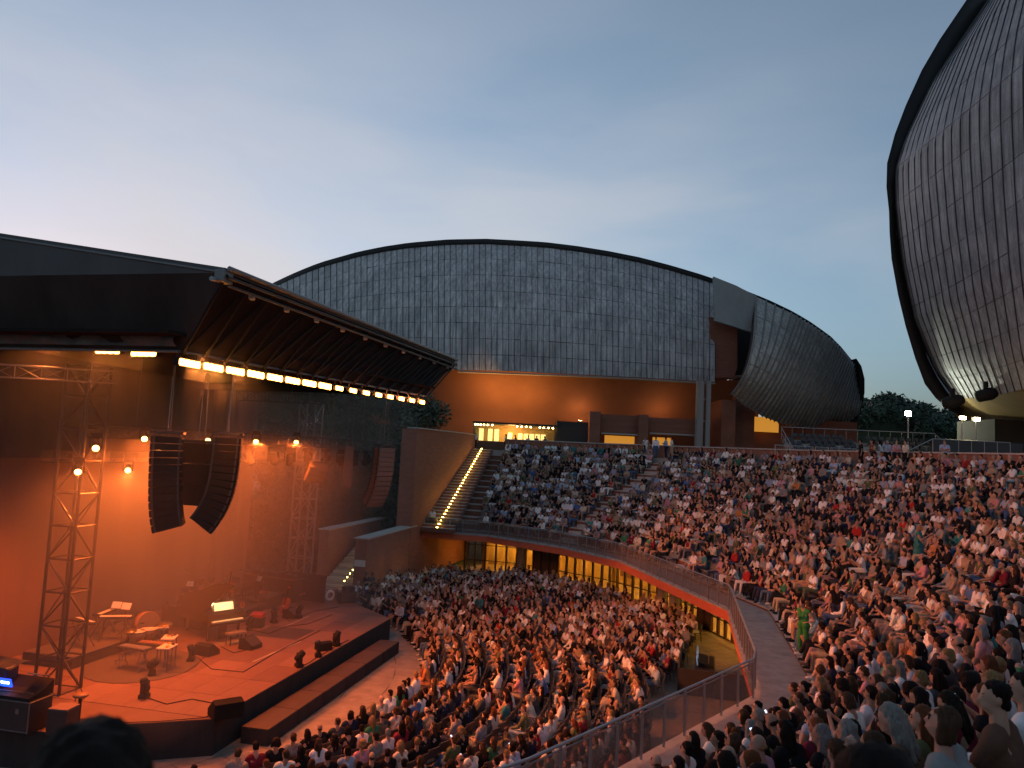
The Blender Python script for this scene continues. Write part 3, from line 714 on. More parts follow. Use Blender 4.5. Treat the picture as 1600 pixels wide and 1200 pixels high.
# ---------------------------------------------------------------- lead-clad concert halls
def lead_mat(name, base, var):
    m = bpy.data.materials.new(name); m.use_nodes = True; t = m.node_tree; b = t.nodes['Principled BSDF']
    at = t.nodes.new('ShaderNodeVertexColor'); at.layer_name = 'Col'
    tcn = t.nodes.new('ShaderNodeTexCoord')
    def noise(scale, stretch, det=5, rough=0.6):
        mpn = t.nodes.new('ShaderNodeMapping'); mpn.inputs['Scale'].default_value = stretch
        n = t.nodes.new('ShaderNodeTexNoise'); n.inputs['Scale'].default_value = scale; n.inputs['Detail'].default_value = det; n.inputs['Roughness'].default_value = rough
        t.links.new(tcn.outputs['Object'], mpn.inputs[0]); t.links.new(mpn.outputs[0], n.inputs['Vector']); return n.outputs['Fac']
    def mapr(v, a, c, d, e):
        r_ = t.nodes.new('ShaderNodeMapRange'); 
        for i, x in ((1, a), (2, c), (3, d), (4, e)): r_.inputs[i].default_value = x
        t.links.new(v, r_.inputs[0]); return r_.outputs[0]
    def mul(a, c):
        q = t.nodes.new('ShaderNodeMath'); q.operation = 'MULTIPLY'; t.links.new(a, q.inputs[0]); t.links.new(c, q.inputs[1]); return q.outputs[0]
    blotch = mapr(noise(0.55, (1, 1, 0.8)), 0.3, 0.7, 1-var, 1+var)
    streak = mapr(noise(1.5, (2.4, 2.4, 0.10), 6, 0.72), 0.3, 0.72, 0.62, 1.5)
    fine = mapr(noise(7, (1.5, 1.5, 0.5)), 0.3, 0.7, 0.85, 1.15)
    f = mul(mul(blotch, streak), fine)
    sc_ = t.nodes.new('ShaderNodeVectorMath'); sc_.operation = 'SCALE'; t.links.new(at.outputs['Color'], sc_.inputs[0]); t.links.new(f, sc_.inputs['Scale'])
    t.links.new(sc_.outputs[0], b.inputs['Base Color'])
    b.inputs['Metallic'].default_value = 0.1; b.inputs['Roughness'].default_value = 0.52
    t.links.new(mapr(streak, 0.7, 1.4, 0.78, 0.58), b.inputs['Roughness'])
    bp = t.nodes.new('ShaderNodeBump'); bp.inputs['Strength'].default_value = 0.35; bp.inputs['Distance'].default_value = 0.05
    t.links.new(fine, bp.inputs['Height']); t.links.new(bp.outputs[0], b.inputs['Normal'])
    MATS[name] = m; return m
M_lead = lead_mat('lead_sheet', 0.3, 0.22)
M_rim = mat('dark_rim', (0.022, 0.02, 0.02), 0.6, noise=0.25, nscale=0.5)
M_under = mat('lead_backing', (0.035, 0.034, 0.036), 0.8, noise=0.2, nscale=0.6)
M_soff = mat('brick_soffit', (0.27, 0.105, 0.05), 0.85, noise=0.14, nscale=0.35, bump=0.2, bscale=14)
M_conc = mat('pale_concrete', (0.34, 0.31, 0.28), 0.8, noise=0.2, nscale=1.2, bump=0.2, bscale=12)
M_patch = mat('zinc_patch', (0.38, 0.40, 0.385), 0.55, metal=0.2, noise=0.16, nscale=0.8, stretch=(1, 1, 0.3))

def set_col(me, rgb):
    ca = me.color_attributes.new('Col', 'FLOAT_COLOR', 'CORNER')
    ca.data.foreach_set('color', np.tile(np.array([*rgb, 1.0], dtype=np.float32), len(me.loops)))
def shell_panels(S, nu, nv, parent, lip, gap_u, gap_v, tone, keep=300, name='lead_panel', sub=3, mask=None, uneven=1.0):
    """S(u,v) -> world point; the panels are bowed lead sheets standing proud of a dark backing. Largest in the picture become parts."""
    cells = []
    for i in range(nu):
        for j in range(nv):
            jit = random.uniform(-0.008, 0.008)*uneven if j else 0
            u0, u1 = (i+gap_u/2)/nu, (i+1-gap_u/2)/nu
            v0, v1 = max(0, (j+gap_v/2)/nv+jit/4), min(1, (j+1-gap_v/2)/nv+jit/4)
            if mask and not mask((u0+u1)/2, (v0+v1)/2): continue
            c_ = S((u0+u1)/2, (v0+v1)/2); a_, b_ = S(u1, (v0+v1)/2)-S(u0, (v0+v1)/2), S((u0+u1)/2, v1)-S((u0+u1)/2, v0)
            nrm = a_.cross(b_).normalized()
            if nrm.dot(EYE-c_) < 0: nrm = -nrm
            h = lip*(1+random.uniform(-0.2, 0.2)*uneven); tilt = random.uniform(-0.2, 0.2)*lip*uneven
            rows = []
            for s_ in range(sub+1):
                v = lerp(v0, v1, s_/sub); rows.append([S(lerp(u0, u1, q), v) for q in (0, 0.5, 1)])
            mb = MB(); nr = len(rows); top = []; bot = []
            for s_, r_ in enumerate(rows):
                for q, p in enumerate(r_):
                    bow = 0.35*lip if q == 1 else 0
                    top.append(p+nrm*(h+bow+tilt*(s_/sub-0.5))); bot.append(p-nrm*0.02)
            k = 3
            fs = [(s_*k+q, s_*k+q+1, (s_+1)*k+q+1, (s_+1)*k+q) for s_ in range(nr-1) for q in range(k-1)]
            off = len(top); ringi = [0, 1, 2] + [s_*k+2 for s_ in range(1, nr)] + [(nr-1)*k+1, (nr-1)*k] + [s_*k for s_ in range(nr-2, 0, -1)]
            for x in range(len(ringi)):
                a2, b2 = ringi[x], ringi[(x+1) % len(ringi)]; fs.append((a2, b2, off+b2, off+a2))
            pa, pb = project(S(u0, v0)), project(S(u1, v1)); px = min(max(pa[0], pb[0]), 1600)-max(min(pa[0], pb[0]), 0); py = min(max(pa[1], pb[1]), 1200)-max(min(pa[1], pb[1]), 0)
            t_ = tone((u0+u1)/2, (v0+v1)/2)
            cells.append((max(px, 0)*max(py, 0), top+bot, fs, t_))
    cells.sort(key=lambda c: -c[0])
    org = parent.location
    for (ar, vs_, fs, t_) in cells[:keep]:
        mb = MB().add([p-org for p in vs_], fs); me = mb.mesh(name, M_lead); set_col(me, t_); link(name, me, parent)
    rest = cells[keep:]
    if rest:
        mb = MB(); cols = []
        for (ar, vs_, fs, t_) in rest:
            mb.add([p-org for p in vs_], fs); cols += [t_]*len(fs)
        me = bpy.data.meshes.new(name+'_field'); me.from_pydata([tuple(v) for v in mb.v], [], mb.f); me.materials.append(M_lead)
        ca = me.color_attributes.new('Col', 'FLOAT_COLOR', 'CORNER'); arr = []
        for f, c_ in zip(mb.f, cols): arr += [*c_, 1.0]*len(f)
        ca.data.foreach_set('color', np.array(arr, dtype=np.float32))
        bm = bmesh.new(); bm.from_mesh(me); bmesh.ops.recalc_face_normals(bm, faces=bm.faces); bm.to_mesh(me); bm.free()
        o = link(name+'_field', me, parent); o['kind'] = 'stuff'
    return len(cells)
def lead_tone(lo, hi, tint=(1.0, 1.0, 1.06)):
    def f(u, v):
        k = random.uniform(lo, hi)*random.choice((1, 1, 1, 0.95, 1.06))
        return (k*tint[0], k*tint[1], k*tint[2])
    return f

# ---- the hall behind the tribune
hall = thing('concert_hall', 'wide beetle-shaped concert hall clad in grey lead sheets behind the tribune', 'building', (10, 95, ZT))
RIM = [(395, 462), (430, 440), (465, 424), (500, 410), (560, 393), (600, 385), (640, 379), (700, 374), (760, 373), (800, 375), (850, 378), (900, 384), (950, 392), (1000, 402), (1050, 415), (1100, 430), (1150, 448), (1200, 468), (1240, 487), (1270, 505), (1300, 527), (1320, 548), (1335, 568), (1347, 592)]
rimy = curve_y(RIM); boty = curve_y([(395, 566), (560, 571), (715, 578), (800, 580), (900, 585), (1000, 590), (1117, 597)])
def dep_left(x):
    q = (x-860)/470.0
    return 93+ (30*(1-math.sqrt(max(0.0, 1-min(1, q*q)*0.97))) if q < 0 else 5*q*q)
def S_left(u, v):
    x = lerp(398, 1117, u**0.96); yt = rimy(x)+7; yb = boty(x)
    y = lerp(yb, yt, v)
    return at_y(x, y, dep_left(x) + 5.5*v**2.2 + 1.2*(1-v)**2)
T0 = lead_tone(0.46, 0.54, (1.06, 1.0, 0.97))
nL = shell_panels(S_left, 78, 8, hall, 0.05, 0.07, 0.022, T0, keep=150, uneven=0.6)
def B2(a, b, c, t): return ((1-t)**2*a[0]+2*t*(1-t)*b[0]+t*t*c[0], (1-t)**2*a[1]+2*t*(1-t)*b[1]+t*t*c[1])
TOPR = [(1118, 440), (1180, 464), (1240, 492), (1270, 510), (1300, 532), (1320, 553), (1335, 573), (1345, 596)]
BOTR = [(1143, 615), (1165, 634), (1190, 649), (1215, 659), (1240, 665), (1265, 668), (1290, 668), (1315, 666), (1332, 662)]
def along(P, u):
    s_ = u*(len(P)-1); i = min(int(s_), len(P)-2); f = s_-i
    return (lerp(P[i][0], P[i+1][0], f), lerp(P[i][1], P[i+1][1], f))
def S_right(u, v):
    tp = along(TOPR[1:], u**0.9); bt = along(BOTR, u)
    cx = lerp(1183, 1344, u**0.85); cy = lerp(575, 640, u)
    x, y = B2(bt, (cx, cy), tp, v)
    d = 88 + 18*u**1.6 + 3.5*(1-v)**2 + 6*v*v - 3*math.sin(math.pi*min(1, v))
    return at_y(x, y, d)
T1 = lead_tone(0.52, 0.60, (1.06, 1.04, 0.94))
nR = shell_panels(S_right, 32, 7, hall, 0.08, 0.07, 0.02, T1, keep=150)
M_seam = mat('standing_seam', (0.30, 0.295, 0.29), 0.5, metal=0.2, noise=0.25, nscale=1.0)
M_seam_d = mat('dark_seam', (0.07, 0.07, 0.072), 0.6, metal=0.1, noise=0.25, nscale=1.0)
def seams(S, nu, wd, hh, parent, nv=14, m_=None):
    for i in range(nu+1):
        u = i/nu; rows = []
        for j in range(nv+1):
            p = S(u, j/nv); a_ = (S(min(1, u+0.004), j/nv)-S(max(0, u-0.004), j/nv)).normalized()
            b_ = (S(u, min(1, j/nv+0.01))-S(u, max(0, j/nv-0.01))).normalized(); n_ = a_.cross(b_).normalized()
            if n_.dot(EYE-p) < 0: n_ = -n_
            o_ = parent.location
            rows.append([p-a_*wd-n_*0.05-o_, p-a_*wd*0.6+n_*hh-o_, p+a_*wd*0.6+n_*hh-o_, p+a_*wd-n_*0.05-o_])
        MB().grid(rows).build('standing_seam', m_ or M_seam, parent)
seams(S_left, 78, 0.034, 0.13, hall, 14, M_seam_d); seams(S_right, 32, 0.07, 0.30, hall)
org = hall.location
def surf(S, nu, nv, push, name, m, umin=0, umax=1, parent=hall):
    rows = []
    for j in range(nv+1):
        r_ = []
        for i in range(nu+1):
            p = S(lerp(umin, umax, i/nu), j/nv); d = (p-EYE).normalized(); r_.append(p+d*push-parent.location)
        rows.append(r_)
    return MB().grid(rows).build(name, m, parent, True)
surf(S_left, 60, 8, 0.25, 'shell_backing', M_under)
surf(S_right, 30, 8, 0.25, 'shell_backing', M_under)
# inner return of the right shell edge, so that its thickness shows
edge = MB(); ed = []
for j in range(13):
    p = S_right(0, j/12); ed.append([p-org, p+Vector((0.3, 2.2, 0.1))-org])
edge.grid(ed); edge.build('shell_edge', M_under, hall)
# rim and roof
rows = [[], [], [], []]
for i in range(61):
    x = lerp(396, 1346, i/60); d = (dep_left(min(x, 1117)) + 5.5) if x <= 1117 else lerp(dep_left(1117)+5.5, 107, (x-1117)/229)
    y = rimy(x); a_ = at_y(x, y+8, d-0.3); b_ = at_y(x, y, d-0.6); 
    rows[0].append(a_-org); rows[1].append(b_-org); rows[2].append(b_+Vector((0, 5, 1.3))-org); rows[3].append(b_+Vector((0, 34, -3.5))-org)
MB().grid(rows).build('roof_rim', M_rim, hall, True)
# roof tail at the far right end
tl = [(1338, 560), (1346, 572), (1351, 592), (1351, 614), (1346, 640), (1338, 664), (1330, 664), (1338, 640), (1343, 612), (1342, 590)]
MB().extrude([at_y(x, y, 106)-org for x, y in tl], (0, 6, 0)).build('roof_tail', M_rim, hall)
# zinc patch beside the opening
MB().extrude([at_y(x, y, 93.2)-org for x, y in ((1115, 432), (1150, 446), (1183, 463), (1181, 490), (1180, 521), (1150, 511), (1117, 501))], (0, 0.5, 0)).build('zinc_patch', M_patch, hall)
# brick volume inside the opening between the two shells
bx = MB(); bx.extrude([at_y(x, y, 95.6)-org for x, y in ((1110, 495), (1152, 505), (1152, 575), (1147, 590), (1110, 590))], (0, 6, 0)); bx.build('brick_core', M_brick, hall)
bx = MB(); bx.extrude([at_y(x, y, 98.5)-org for x, y in ((1117, 588), (1159, 586), (1158, 589), (1117, 592))], (0, 3, 0)); bx.build('sill', M_trav2, hall)
bx = MB(); bx.extrude([at_y(x, y, 104)-org for x, y in ((1145, 490), (1195, 490), (1195, 600), (1145, 600))], (0, 2, 0)); bx.build('recess', M_rim, hall)
# brick soffit: leans back from the shell's lower edge down to the terrace
rows = [[], [], []]
for i in range(31):
    x = lerp(560, 1185, i/30); d = dep_left(min(x, 1117))
    rows[0].append(at_y(x, boty(min(x, 1117))-3, d+2.0)-org); rows[1].append(at_y(x, 640+(x-700)*0.03, d+6.5)-org); rows[2].append(at_y(x, 722, d+7.0)-org)
MB().grid(rows).build('brick_soffit', M_soff, hall, True)
bx = MB(); bx.extrude([at_y(x, y, 93.5)-org for x, y in ((715, 579), (900, 586), (1000, 591), (1118, 598), (1118, 600), (1000, 593), (900, 588), (715, 581))], (0, 1.0, 0)); bx.build('edge_trim', M_conc, hall)
# twin concrete leg at the right end of the left shell
for x0, x1, nm in ((1089, 1099, 'support_leg'), (1103, 1110, 'support_leg')):
    a_, b_ = at_y(x0, 598, 92), at_y(x1, 598, 92); q0 = a_.x; q1 = b_.x
    ubox(nm, Vector(((q0+q1)/2, 92.0, (a_.z+ZT)/2))-org, (q1-q0, 0.9, a_.z-ZT+0.4), M_conc, hall, (0, 0, 0), 0.02)
for y in (624, 658): 
    a_ = at_y(1100, y, 92); ubox('tie_bar', Vector((a_.x, 92, a_.z))-org, (1.2, 0.25, 0.14), M_trav2, hall, (0, 0, 0), 0.05)
# ground-floor brick blocks below the soffit
def block(px0, px1, pyt, d, name, m, dd=3.0, parent=hall):
    a_, b_ = at_y(px0, pyt, d), at_y(px1, pyt, d)
    z1 = (a_.z+b_.z)/2
    return ubox(name, Vector(((a_.x+b_.x)/2, d+dd/2, (z1+ZT-0.1)/2))-parent.location, (b_.x-a_.x, dd, z1-ZT+0.1), m, parent, (0, 0, 0), 0.008)
block(922, 939, 643, 92.5, 'brick_pier', M_brick); block(999, 1014, 648, 92.5, 'brick_pier', M_brick)
for a_, b_, y in ((939, 999, 647), (1014, 1086, 652)):
    p, q = at_y(a_, y, 94.2), at_y(b_, y, 94.2); z0 = at_y(a_, 676, 94.2).z
    ubox('brick_lintel', Vector(((p.x+q.x)/2, 95, (p.z+z0)/2))-org, (q.x-p.x, 1.6, p.z-z0), M_brick, hall, (0, 0, 0), 0.008)
    ubox('lintel_trim', Vector(((p.x+q.x)/2, 94.1, z0-0.08))-org, (q.x-p.x, 1.6, 0.16), M_trav2, hall, (0, 0, 0), 0.02)
block(870, 922, 659, 94, 'dark_kiosk', M_rim, 4)
block(1128, 1150, 625, 93, 'brick_pier', M_brick, 5); block(1150, 1180, 612, 97, 'brick_wall', M_brick, 5)
block(1140, 1340, 655, 100.5, 'lower_wall', M_brick, 4)
M_glow = mat('lit_interior', (0.9, 0.45, 0.1), 0.5, emit=0.22, ecol=(1, 0.42, 0.05))
for a_, b_, y0, y1, d in ((1176, 1216, 651, 676, 99), (945, 995, 680, 700, 96.5), (1020, 1050, 683, 700, 96.5)):
    p, q = at_y(a_, y0, d), at_y(b_, y1, d)
    ubox('lit_window', Vector(((p.x+q.x)/2, d, (p.z+q.z)/2))-org, (q.x-p.x, 0.2, abs(p.z-q.z)), M_glow, hall, (0, 0, 0), 0)

# ---- the bar under the hall
bar = thing('terrace_bar', 'bright yellow bar counter with fridges and ceiling spots under the hall', 'bar', (-3, 93, ZT))
bo = bar.location; P = lambda x, y, d: at_y(x, y, d)-bo
M_bar = mat('bar_wall', (0.40, 0.27, 0.11), 0.6, noise=0.1)
M_fr = mat('lit_fridge', (0.9, 0.8, 0.5), 0.4, emit=0.45, ecol=(1, 0.72, 0.25))
M_bulb = mat('warm_bulb', (1, 0.8, 0.4), 0.4, emit=22, ecol=(1, 0.7, 0.25))
p, q = P(742, 662, 94), P(868, 664, 94)
ubox('back_wall', Vector(((p.x+q.x)/2, 2.6, 1.7)), (q.x-p.x, 0.2, 3.6), M_bar, bar, (0, 0, 0), 0)
ubox('canopy', Vector(((p.x+q.x)/2, 0.4, p.z+0.1)), (q.x-p.x+0.3, 4.4, 0.22), M_rim, bar, (0, 0, 0), 0)
ubox('end_post', (p.x, 0.2, p.z/2), (0.22, 0.3, p.z), M_rim, bar); ubox('end_post', (q.x, 0.2, p.z/2), (0.22, 0.3, p.z), M_rim, bar)
ubox('counter', ((p.x+q.x)/2, 0.6, 0.55), (q.x-p.x-0.6, 0.7, 1.1), M_frame, bar, (0, 0, 0), 0.01)
for x in (752, 766, 776, 797, 813, 822, 831, 840, 849): 
    c_ = P(x, 678, 95.2); ubox('fridge', (c_.x, 2.2, 1.5 if x > 790 else 1.9), (0.55, 0.5, 1.5), M_fr, bar, (0, 0, 0), 0.02)
for x in (744, 748, 752, 757, 763, 770, 808, 815, 822, 829, 843, 849, 856, 863):
    c_ = P(x, 662, 94); ubox('ceiling_spot', (c_.x, -0.6, p.z-0.14), (0.16, 0.16, 0.12), M_bulb, bar, (0, 0, 0), 0.2)
for x, e, yy, zz in ((757, 430, 1.6, 5.2), (825, 300, 1.6, 5.2), (800, 160, 0.6, 2.4)):  # no fixtures: two points added above the canopy brighten the soffit, one the bar
    ld = bpy.data.lights.new('bar_fill_light', 'POINT'); ld.energy = e; ld.color = (1, 0.50, 0.14); ld.shadow_soft_size = 0.4
    lo = bpy.data.objects.new('bar_fill_light', ld); COL.objects.link(lo); lo.parent = bar; c_ = P(x, 668, 92.5); lo.location = (c_.x, yy, zz)
for i, x in enumerate((905, 1035)):
    q = at_y(x, 690, 97.2); t = thing('soffit_uplight', ('left' if i == 0 else 'right')+' uplight washing the brick soffit above the lintels', 'lamp', (q.x, q.y, ZT+4.0))
    ubox('housing', (0, 0, 0.15), (0.5, 0.4, 0.3), M_rim, t); ubox('lens', (0, 0, 0.31), (0.4, 0.3, 0.02), M_bulb, t, (0, 0, 0), 0)
    ld = bpy.data.lights.new('uplight', 'SPOT'); ld.energy = 85; ld.color = (1, 0.45, 0.17); ld.spot_size = R(140); ld.shadow_soft_size = 0.2
    lo = bpy.data.objects.new('uplight', ld); COL.objects.link(lo); lo.parent = t; lo.location = (0, 0.1, 0.4); lo.rotation_euler = Vector((0, 0.6, 0.8)).to_track_quat('-Z', 'Y').to_euler()

# ---- the near hall on the right
nh = thing('near_concert_hall', 'towering dark concert hall of curved lead sheets cut by the right edge', 'building', (40, 60, ZT))
LEFTC = [(0.0, 1492, 621), (0.12, 1462, 580), (0.3, 1428, 500), (0.45, 1409, 410), (0.58, 1398, 320), (0.66, 1397, 268), (0.74, 1412, 220), (0.85, 1455, 130), (1.0, 1545, 0)]
# v=0 bottom, v=1 top of frame and beyond; u=0 at the left edge, u=1 beyond the right edge of the frame
RIGHTC = [(0.0, 1725, 572), (0.12, 1725, 490), (0.3, 1725, 330), (0.45, 1725, 190), (0.58, 1725, 70), (0.66, 1725, 0), (0.74, 1725, -70), (0.85, 1730, -170), (1.0, 1745, -300)]
def cv(Cv, v):
    vs_ = [c[0] for c in Cv]; return interp(v, vs_, [c[1] for c in Cv]), interp(v, vs_, [c[2] for c in Cv])
def S_near(u, v):
    a_ = cv(LEFTC, v); b_ = cv(RIGHTC, v)
    uu = 0.45*u+0.55*u*u
    bulge = 10*math.sin(math.pi*u)*(1-v)
    x, y = lerp(a_[0], b_[0], uu), lerp(a_[1], b_[1], uu)+bulge
    d = 80-31*u**0.7+2.5*v*v+3*(1-v)**2
    return at_y(x, y, d)
T3 = lead_tone(0.26, 0.30, (1.0, 0.98, 1.03))
nN = shell_panels(S_near, 22, 12, nh, 0.05, 0.06, 0.014, T3, keep=300, uneven=0.25)
seams(S_near, 22, 0.04, 0.13, nh, 20, M_seam_d)
surf(S_near, 24, 16, 0.3, 'shell_backing', M_under, parent=nh)
OUT = [(1560, -40), (1510, 0), (1468, 62), (1440, 110), (1415, 165), (1398, 210), (1386, 255), (1385, 292), (1389, 330), (1390, 365), (1393, 405), (1403, 460), (1415, 510), (1430, 560), (1445, 600), (1462, 622), (1482, 640), (1500, 650)]
INN = [(1590, -40), (1547, 0), (1505, 62), (1478, 112), (1450, 165), (1430, 205), (1412, 245), (1402, 288), (1400, 330), (1401, 365), (1408, 405), (1420, 460), (1434, 510), (1450, 560), (1466, 592), (1478, 610), (1490, 625), (1502, 640)]
rows = [[at_y(x, y, 80.5)-nh.location for x, y in INN], [at_y(x, y, 79.2)-nh.location for x, y in OUT], [at_y(x, y, 81.5)-nh.location for x, y in OUT], [at_y(x, y, 108)+Vector((4, 0, 0))-nh.location for x, y in OUT]]
MB().grid(rows).build('roof_rim', M_rim, nh, True)
# underside lit dimly from below, dark belly behind it
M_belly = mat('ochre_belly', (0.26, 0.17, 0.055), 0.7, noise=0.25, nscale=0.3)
rows = [[], [], []]
for i in range(21):
    u = i/20; p = S_near(u, 0.0); rows[0].append(p+Vector((0, 0.7, 0.25))-nh.location); 
    q = at_y(lerp(1478, 1735, u), lerp(618, 645, min(1, u*4)), 80-25*u); rows[1].append(q-nh.location)
    q = at_y(lerp(1498, 1735, u), 657, 86-20*u); rows[2].append(q-nh.location)
MB().grid(rows).build('belly', M_belly, nh, True)
for x, y in ((1540, 617), (1488, 628)):
    c_ = at_y(x, y, 66); t_ = MB(); t_.lathe((0, 0, 0), [(0.25, -0.8), (0.5, -0.7), (0.55, 0.5), (0.4, 0.9)], 10, Matrix.Rotation(1.3, 4, 'Y')); t_.box((0, 0, 0.7), (0.3, 0.3, 0.9))
    o = t_.build('hung_loudspeaker', M_black, nh, True); o.location = c_-nh.location
# ---------------------------------------------------------------- stage: frame of reference
SN, SF = Vector((-8.9, 25.3)), Vector((-5.7, 40.9))
E1 = (SF-SN).normalized(); E2 = Vector((-E1.y, E1.x))            # along the front edge, and back into the stage
SANG = math.atan2(E1.y, E1.x); DZ = 1.15
def sp(s_, t_, z=DZ): q = SN+E1*s_+E2*t_; return Vector((q.x, q.y, z))
def st_of(p): q = Vector((p[0], p[1]))-SN; return q.dot(E1), q.dot(E2)
M_ply = [mat('stage_ply_%d' % i, c, 0.6, noise=0.16, nscale=1.5, bump=0.1, bscale=30, spec=0.3) for i, c in enumerate(((0.22, 0.115, 0.08), (0.185, 0.095, 0.066), (0.255, 0.138, 0.095), (0.09, 0.06, 0.045)))]
M_cloth = mat('black_cloth', (0.03, 0.026, 0.025), 0.9, noise=0.3, nscale=1.4, stretch=(3, 3, 0.3))
M_carpet = mat('dark_carpet', (0.10, 0.075, 0.06), 0.95, noise=0.2, nscale=4)
M_case = mat('flight_case', (0.03, 0.028, 0.03), 0.5, noise=0.25, nscale=6)
stage = thing('stage', 'long orange-lit stage deck with black skirt in front of the stalls', 'stage', (SN.x, SN.y, 0), SANG)
poly = [(SN.x, SN.y), (-11.5, 24.4), (-11.75, 23.1), (-12.6, 23.45), (-20.5, 24.6), (-20.2, 47.5), (-9.6, 47.2), (-7.95, 43.9), (SF.x, SF.y)]
b = MB(); b.prism([inv(stage, (*p, 0))[:2] for p in poly], 0.0, DZ-0.03); b.build('skirt', M_cloth, stage)
b = MB(); b.prism([inv(stage, (*p, 0))[:2] for p in poly], DZ-0.028, DZ-0.012); b.build('deck_base', M_ply[1], stage)
for i in range(8):
    for j in range(10):
        s0, t0 = i*2.0, j*1.15; q = sp(s0+1, t0+0.57)
        dark = (i, j) in ((6, 2), (6, 3), (5, 3), (7, 1))
        m_ = M_ply[3] if (i, j) in ((5, 2), (5, 3)) else M_ply[random.choice((0, 0, 1, 2))]
        ubox('deck_panel', (s0+0.995, t0+0.575, DZ-0.008+random.uniform(0, 0.004)), (1.985, 1.14, 0.016), m_, stage, (0, 0, random.uniform(-0.002, 0.002)), 0)
# carpet under the percussion
# front bench / sub stack along the foot of the stage
ub = thing('front_platform', 'long low black platform along the foot of the stage', 'platform', (*(SN+E1*1.2-E2*0.75), 0), SANG)
for i in range(6):
    ubox('platform_box', (1.05+i*2.12, 0, 0.26), (2.1, 1.0, 0.52), M_cloth, ub, (0, 0, 0), 0.02)
    ubox('platform_top', (1.05+i*2.12, 0.0, 0.535), (2.08, 0.96, 0.022), M_ply[3], ub, (0, 0, 0), 0)
# front fill speakers and monitor screens standing against the skirt
# ---------------------------------------------------------------- backdrop and side drapes
def drape(name, p, q, z0, z1, label, amp=0.12, n=90, m=M_cloth):
    p, q = Vector(p), Vector(q); d = (q-p); nn = Vector((-d.y, d.x)).normalized(); rows = [[], [], []]
    for i in range(n+1):
        t_ = i/n; w_ = amp*(math.sin(t_*n*0.9)+0.5*math.sin(t_*n*0.37+1))
        for k, z in enumerate((z0, (z0+z1)/2, z1)):
            c_ = p+d*t_+nn*w_*(1.2-0.4*k); rows[k].append((c_.x, c_.y, z))
    b = MB(); b.grid(rows); b.grid([[(v[0]-nn.x*0.03, v[1]-nn.y*0.03, v[2]) for v in r_] for r_ in rows])
    return tag(b.build(name, m, None, True), label, 'curtain')
M_back_lit = mat('backdrop_cloth_lit', (0.15, 0.082, 0.06), 0.9, noise=0.22, nscale=0.5, stretch=(1.5, 1.5, 0.3))  # a black cloth: the orange glow of the stage is put into its colour
drape('backdrop', (-19.6, 25.5), (-16.75, 44.6), DZ, 13.0, 'wide plain backdrop cloth across the rear of the stage', 0.05, 60, M_back_lit)
drape('side_drape', (-16.95, 44.2), (-15.6, 47.6), DZ, 13.0, 'dark drape closing the far rear corner of the stage', 0.10, 30, M_back_lit)
drape('rear_border', (-19.0, 25.6), (-16.2, 43.8), 8.9, 13.0, 'black border drape hanging along the top of the backdrop', 0.08, 90)
# ---------------------------------------------------------------- roof canopy
roof = thing('stage_roof', 'huge black canvas stage roof with trussed sloping fascia', 'stage roof', (SN.x, SN.y, 0), SANG)
ZL, ZU = 12.55, 14.7
def lo(p, z): return inv(roof, (p[0], p[1], z))
LNF, LFF = at_z(282, 549, ZL), at_z(664, 619, ZL)                 # lower edge, near and far front corners
UNF, UFF = at_z(352, 426, ZU), at_z(711, 566, ZU)                 # upper edge
e1 = (UFF-UNF); e1.z = 0; e1.normalize(); e2 = Vector((-e1.y, e1.x, 0))
HAZE = 0.018
DEP = 17.5
UNB, UFB = UNF+e2*DEP+Vector((0, 0, 2.6)), UFF+e2*DEP+Vector((0, 0, 2.6))
LNB, LFB = LNF+e2*(DEP-4), LFF+e2*(DEP-4)
M_canvas = mat('roof_canvas', (0.085, 0.08, 0.08), 0.65, noise=0.25, nscale=0.6, bump=0.4, bscale=2.0, stretch=(1, 1, 0.35))
M_canvas2 = mat('fascia_canvas', (0.024, 0.019, 0.018), 0.9, spec=0.08, noise=0.3, nscale=0.5, bump=0.3, bscale=3)
M_alu = mat('truss_aluminium', (0.20, 0.19, 0.19), 0.45, metal=0.6, noise=0.15, nscale=12)
M_truss = mat('black_truss', (0.05, 0.046, 0.045), 0.5, metal=0.4, noise=0.2, nscale=12)
V = lambda p: Vector(inv(roof, p))
b = MB(); b.extrude([V(UNF), V(UFF), V(UFB), V(UNB)], (0, 0, 0.14)); b.build('roof_sheet', M_canvas, roof)
zg = Vector((0, 0, 0.002))
gb = UNF+e2*DEP                                                   # foot of the gable triangle at the back
b = MB(); b.extrude([V(UNF), V(gb), V(UNB)], V(UNF+e1*0.05)-V(UNF)); b.build('gable_canvas', M_canvas, roof)
def folds(mb, A, B, C, D, nu=40, nv=5, amp=0.05, ph=0.0):
    """a slack sheet A-B (top) C-D (bottom)"""
    nrm = (B-A).cross(C-A).normalized(); rows = []
    for j in range(nv+1):
        r_ = []
        for i in range(nu+1):
            p = (A+(B-A)*(i/nu))*(1-j/nv)+(C+(D-C)*(i/nu))*(j/nv)
            w_ = amp*math.sin(i*0.9+ph+j*0.4)*math.sin(math.pi*j/nv)+amp*0.6*math.sin(i*0.31+j)
            r_.append(p+nrm*w_*(0 if j == 0 else 1))
        rows.append(r_)
    mb.grid(rows)
b = MB(); folds(b, V(UNF), V(UFF), V(LNF), V(LFF), 40, 4, 0.02); b.build('front_fascia', M_canvas2, roof, True)
M_canvas3 = mat('side_canvas', (0.055, 0.042, 0.038), 0.9, noise=0.35, nscale=0.6, bump=0.4, bscale=2.5, spec=0.1, stretch=(1, 1, 0.3))
b = MB(); folds(b, V(UNF-e2*0.05), V(gb), V(LNF-e2*0.1), V(LNB), 50, 5, 0.05); b.build('side_fascia', M_canvas3, roof, True)
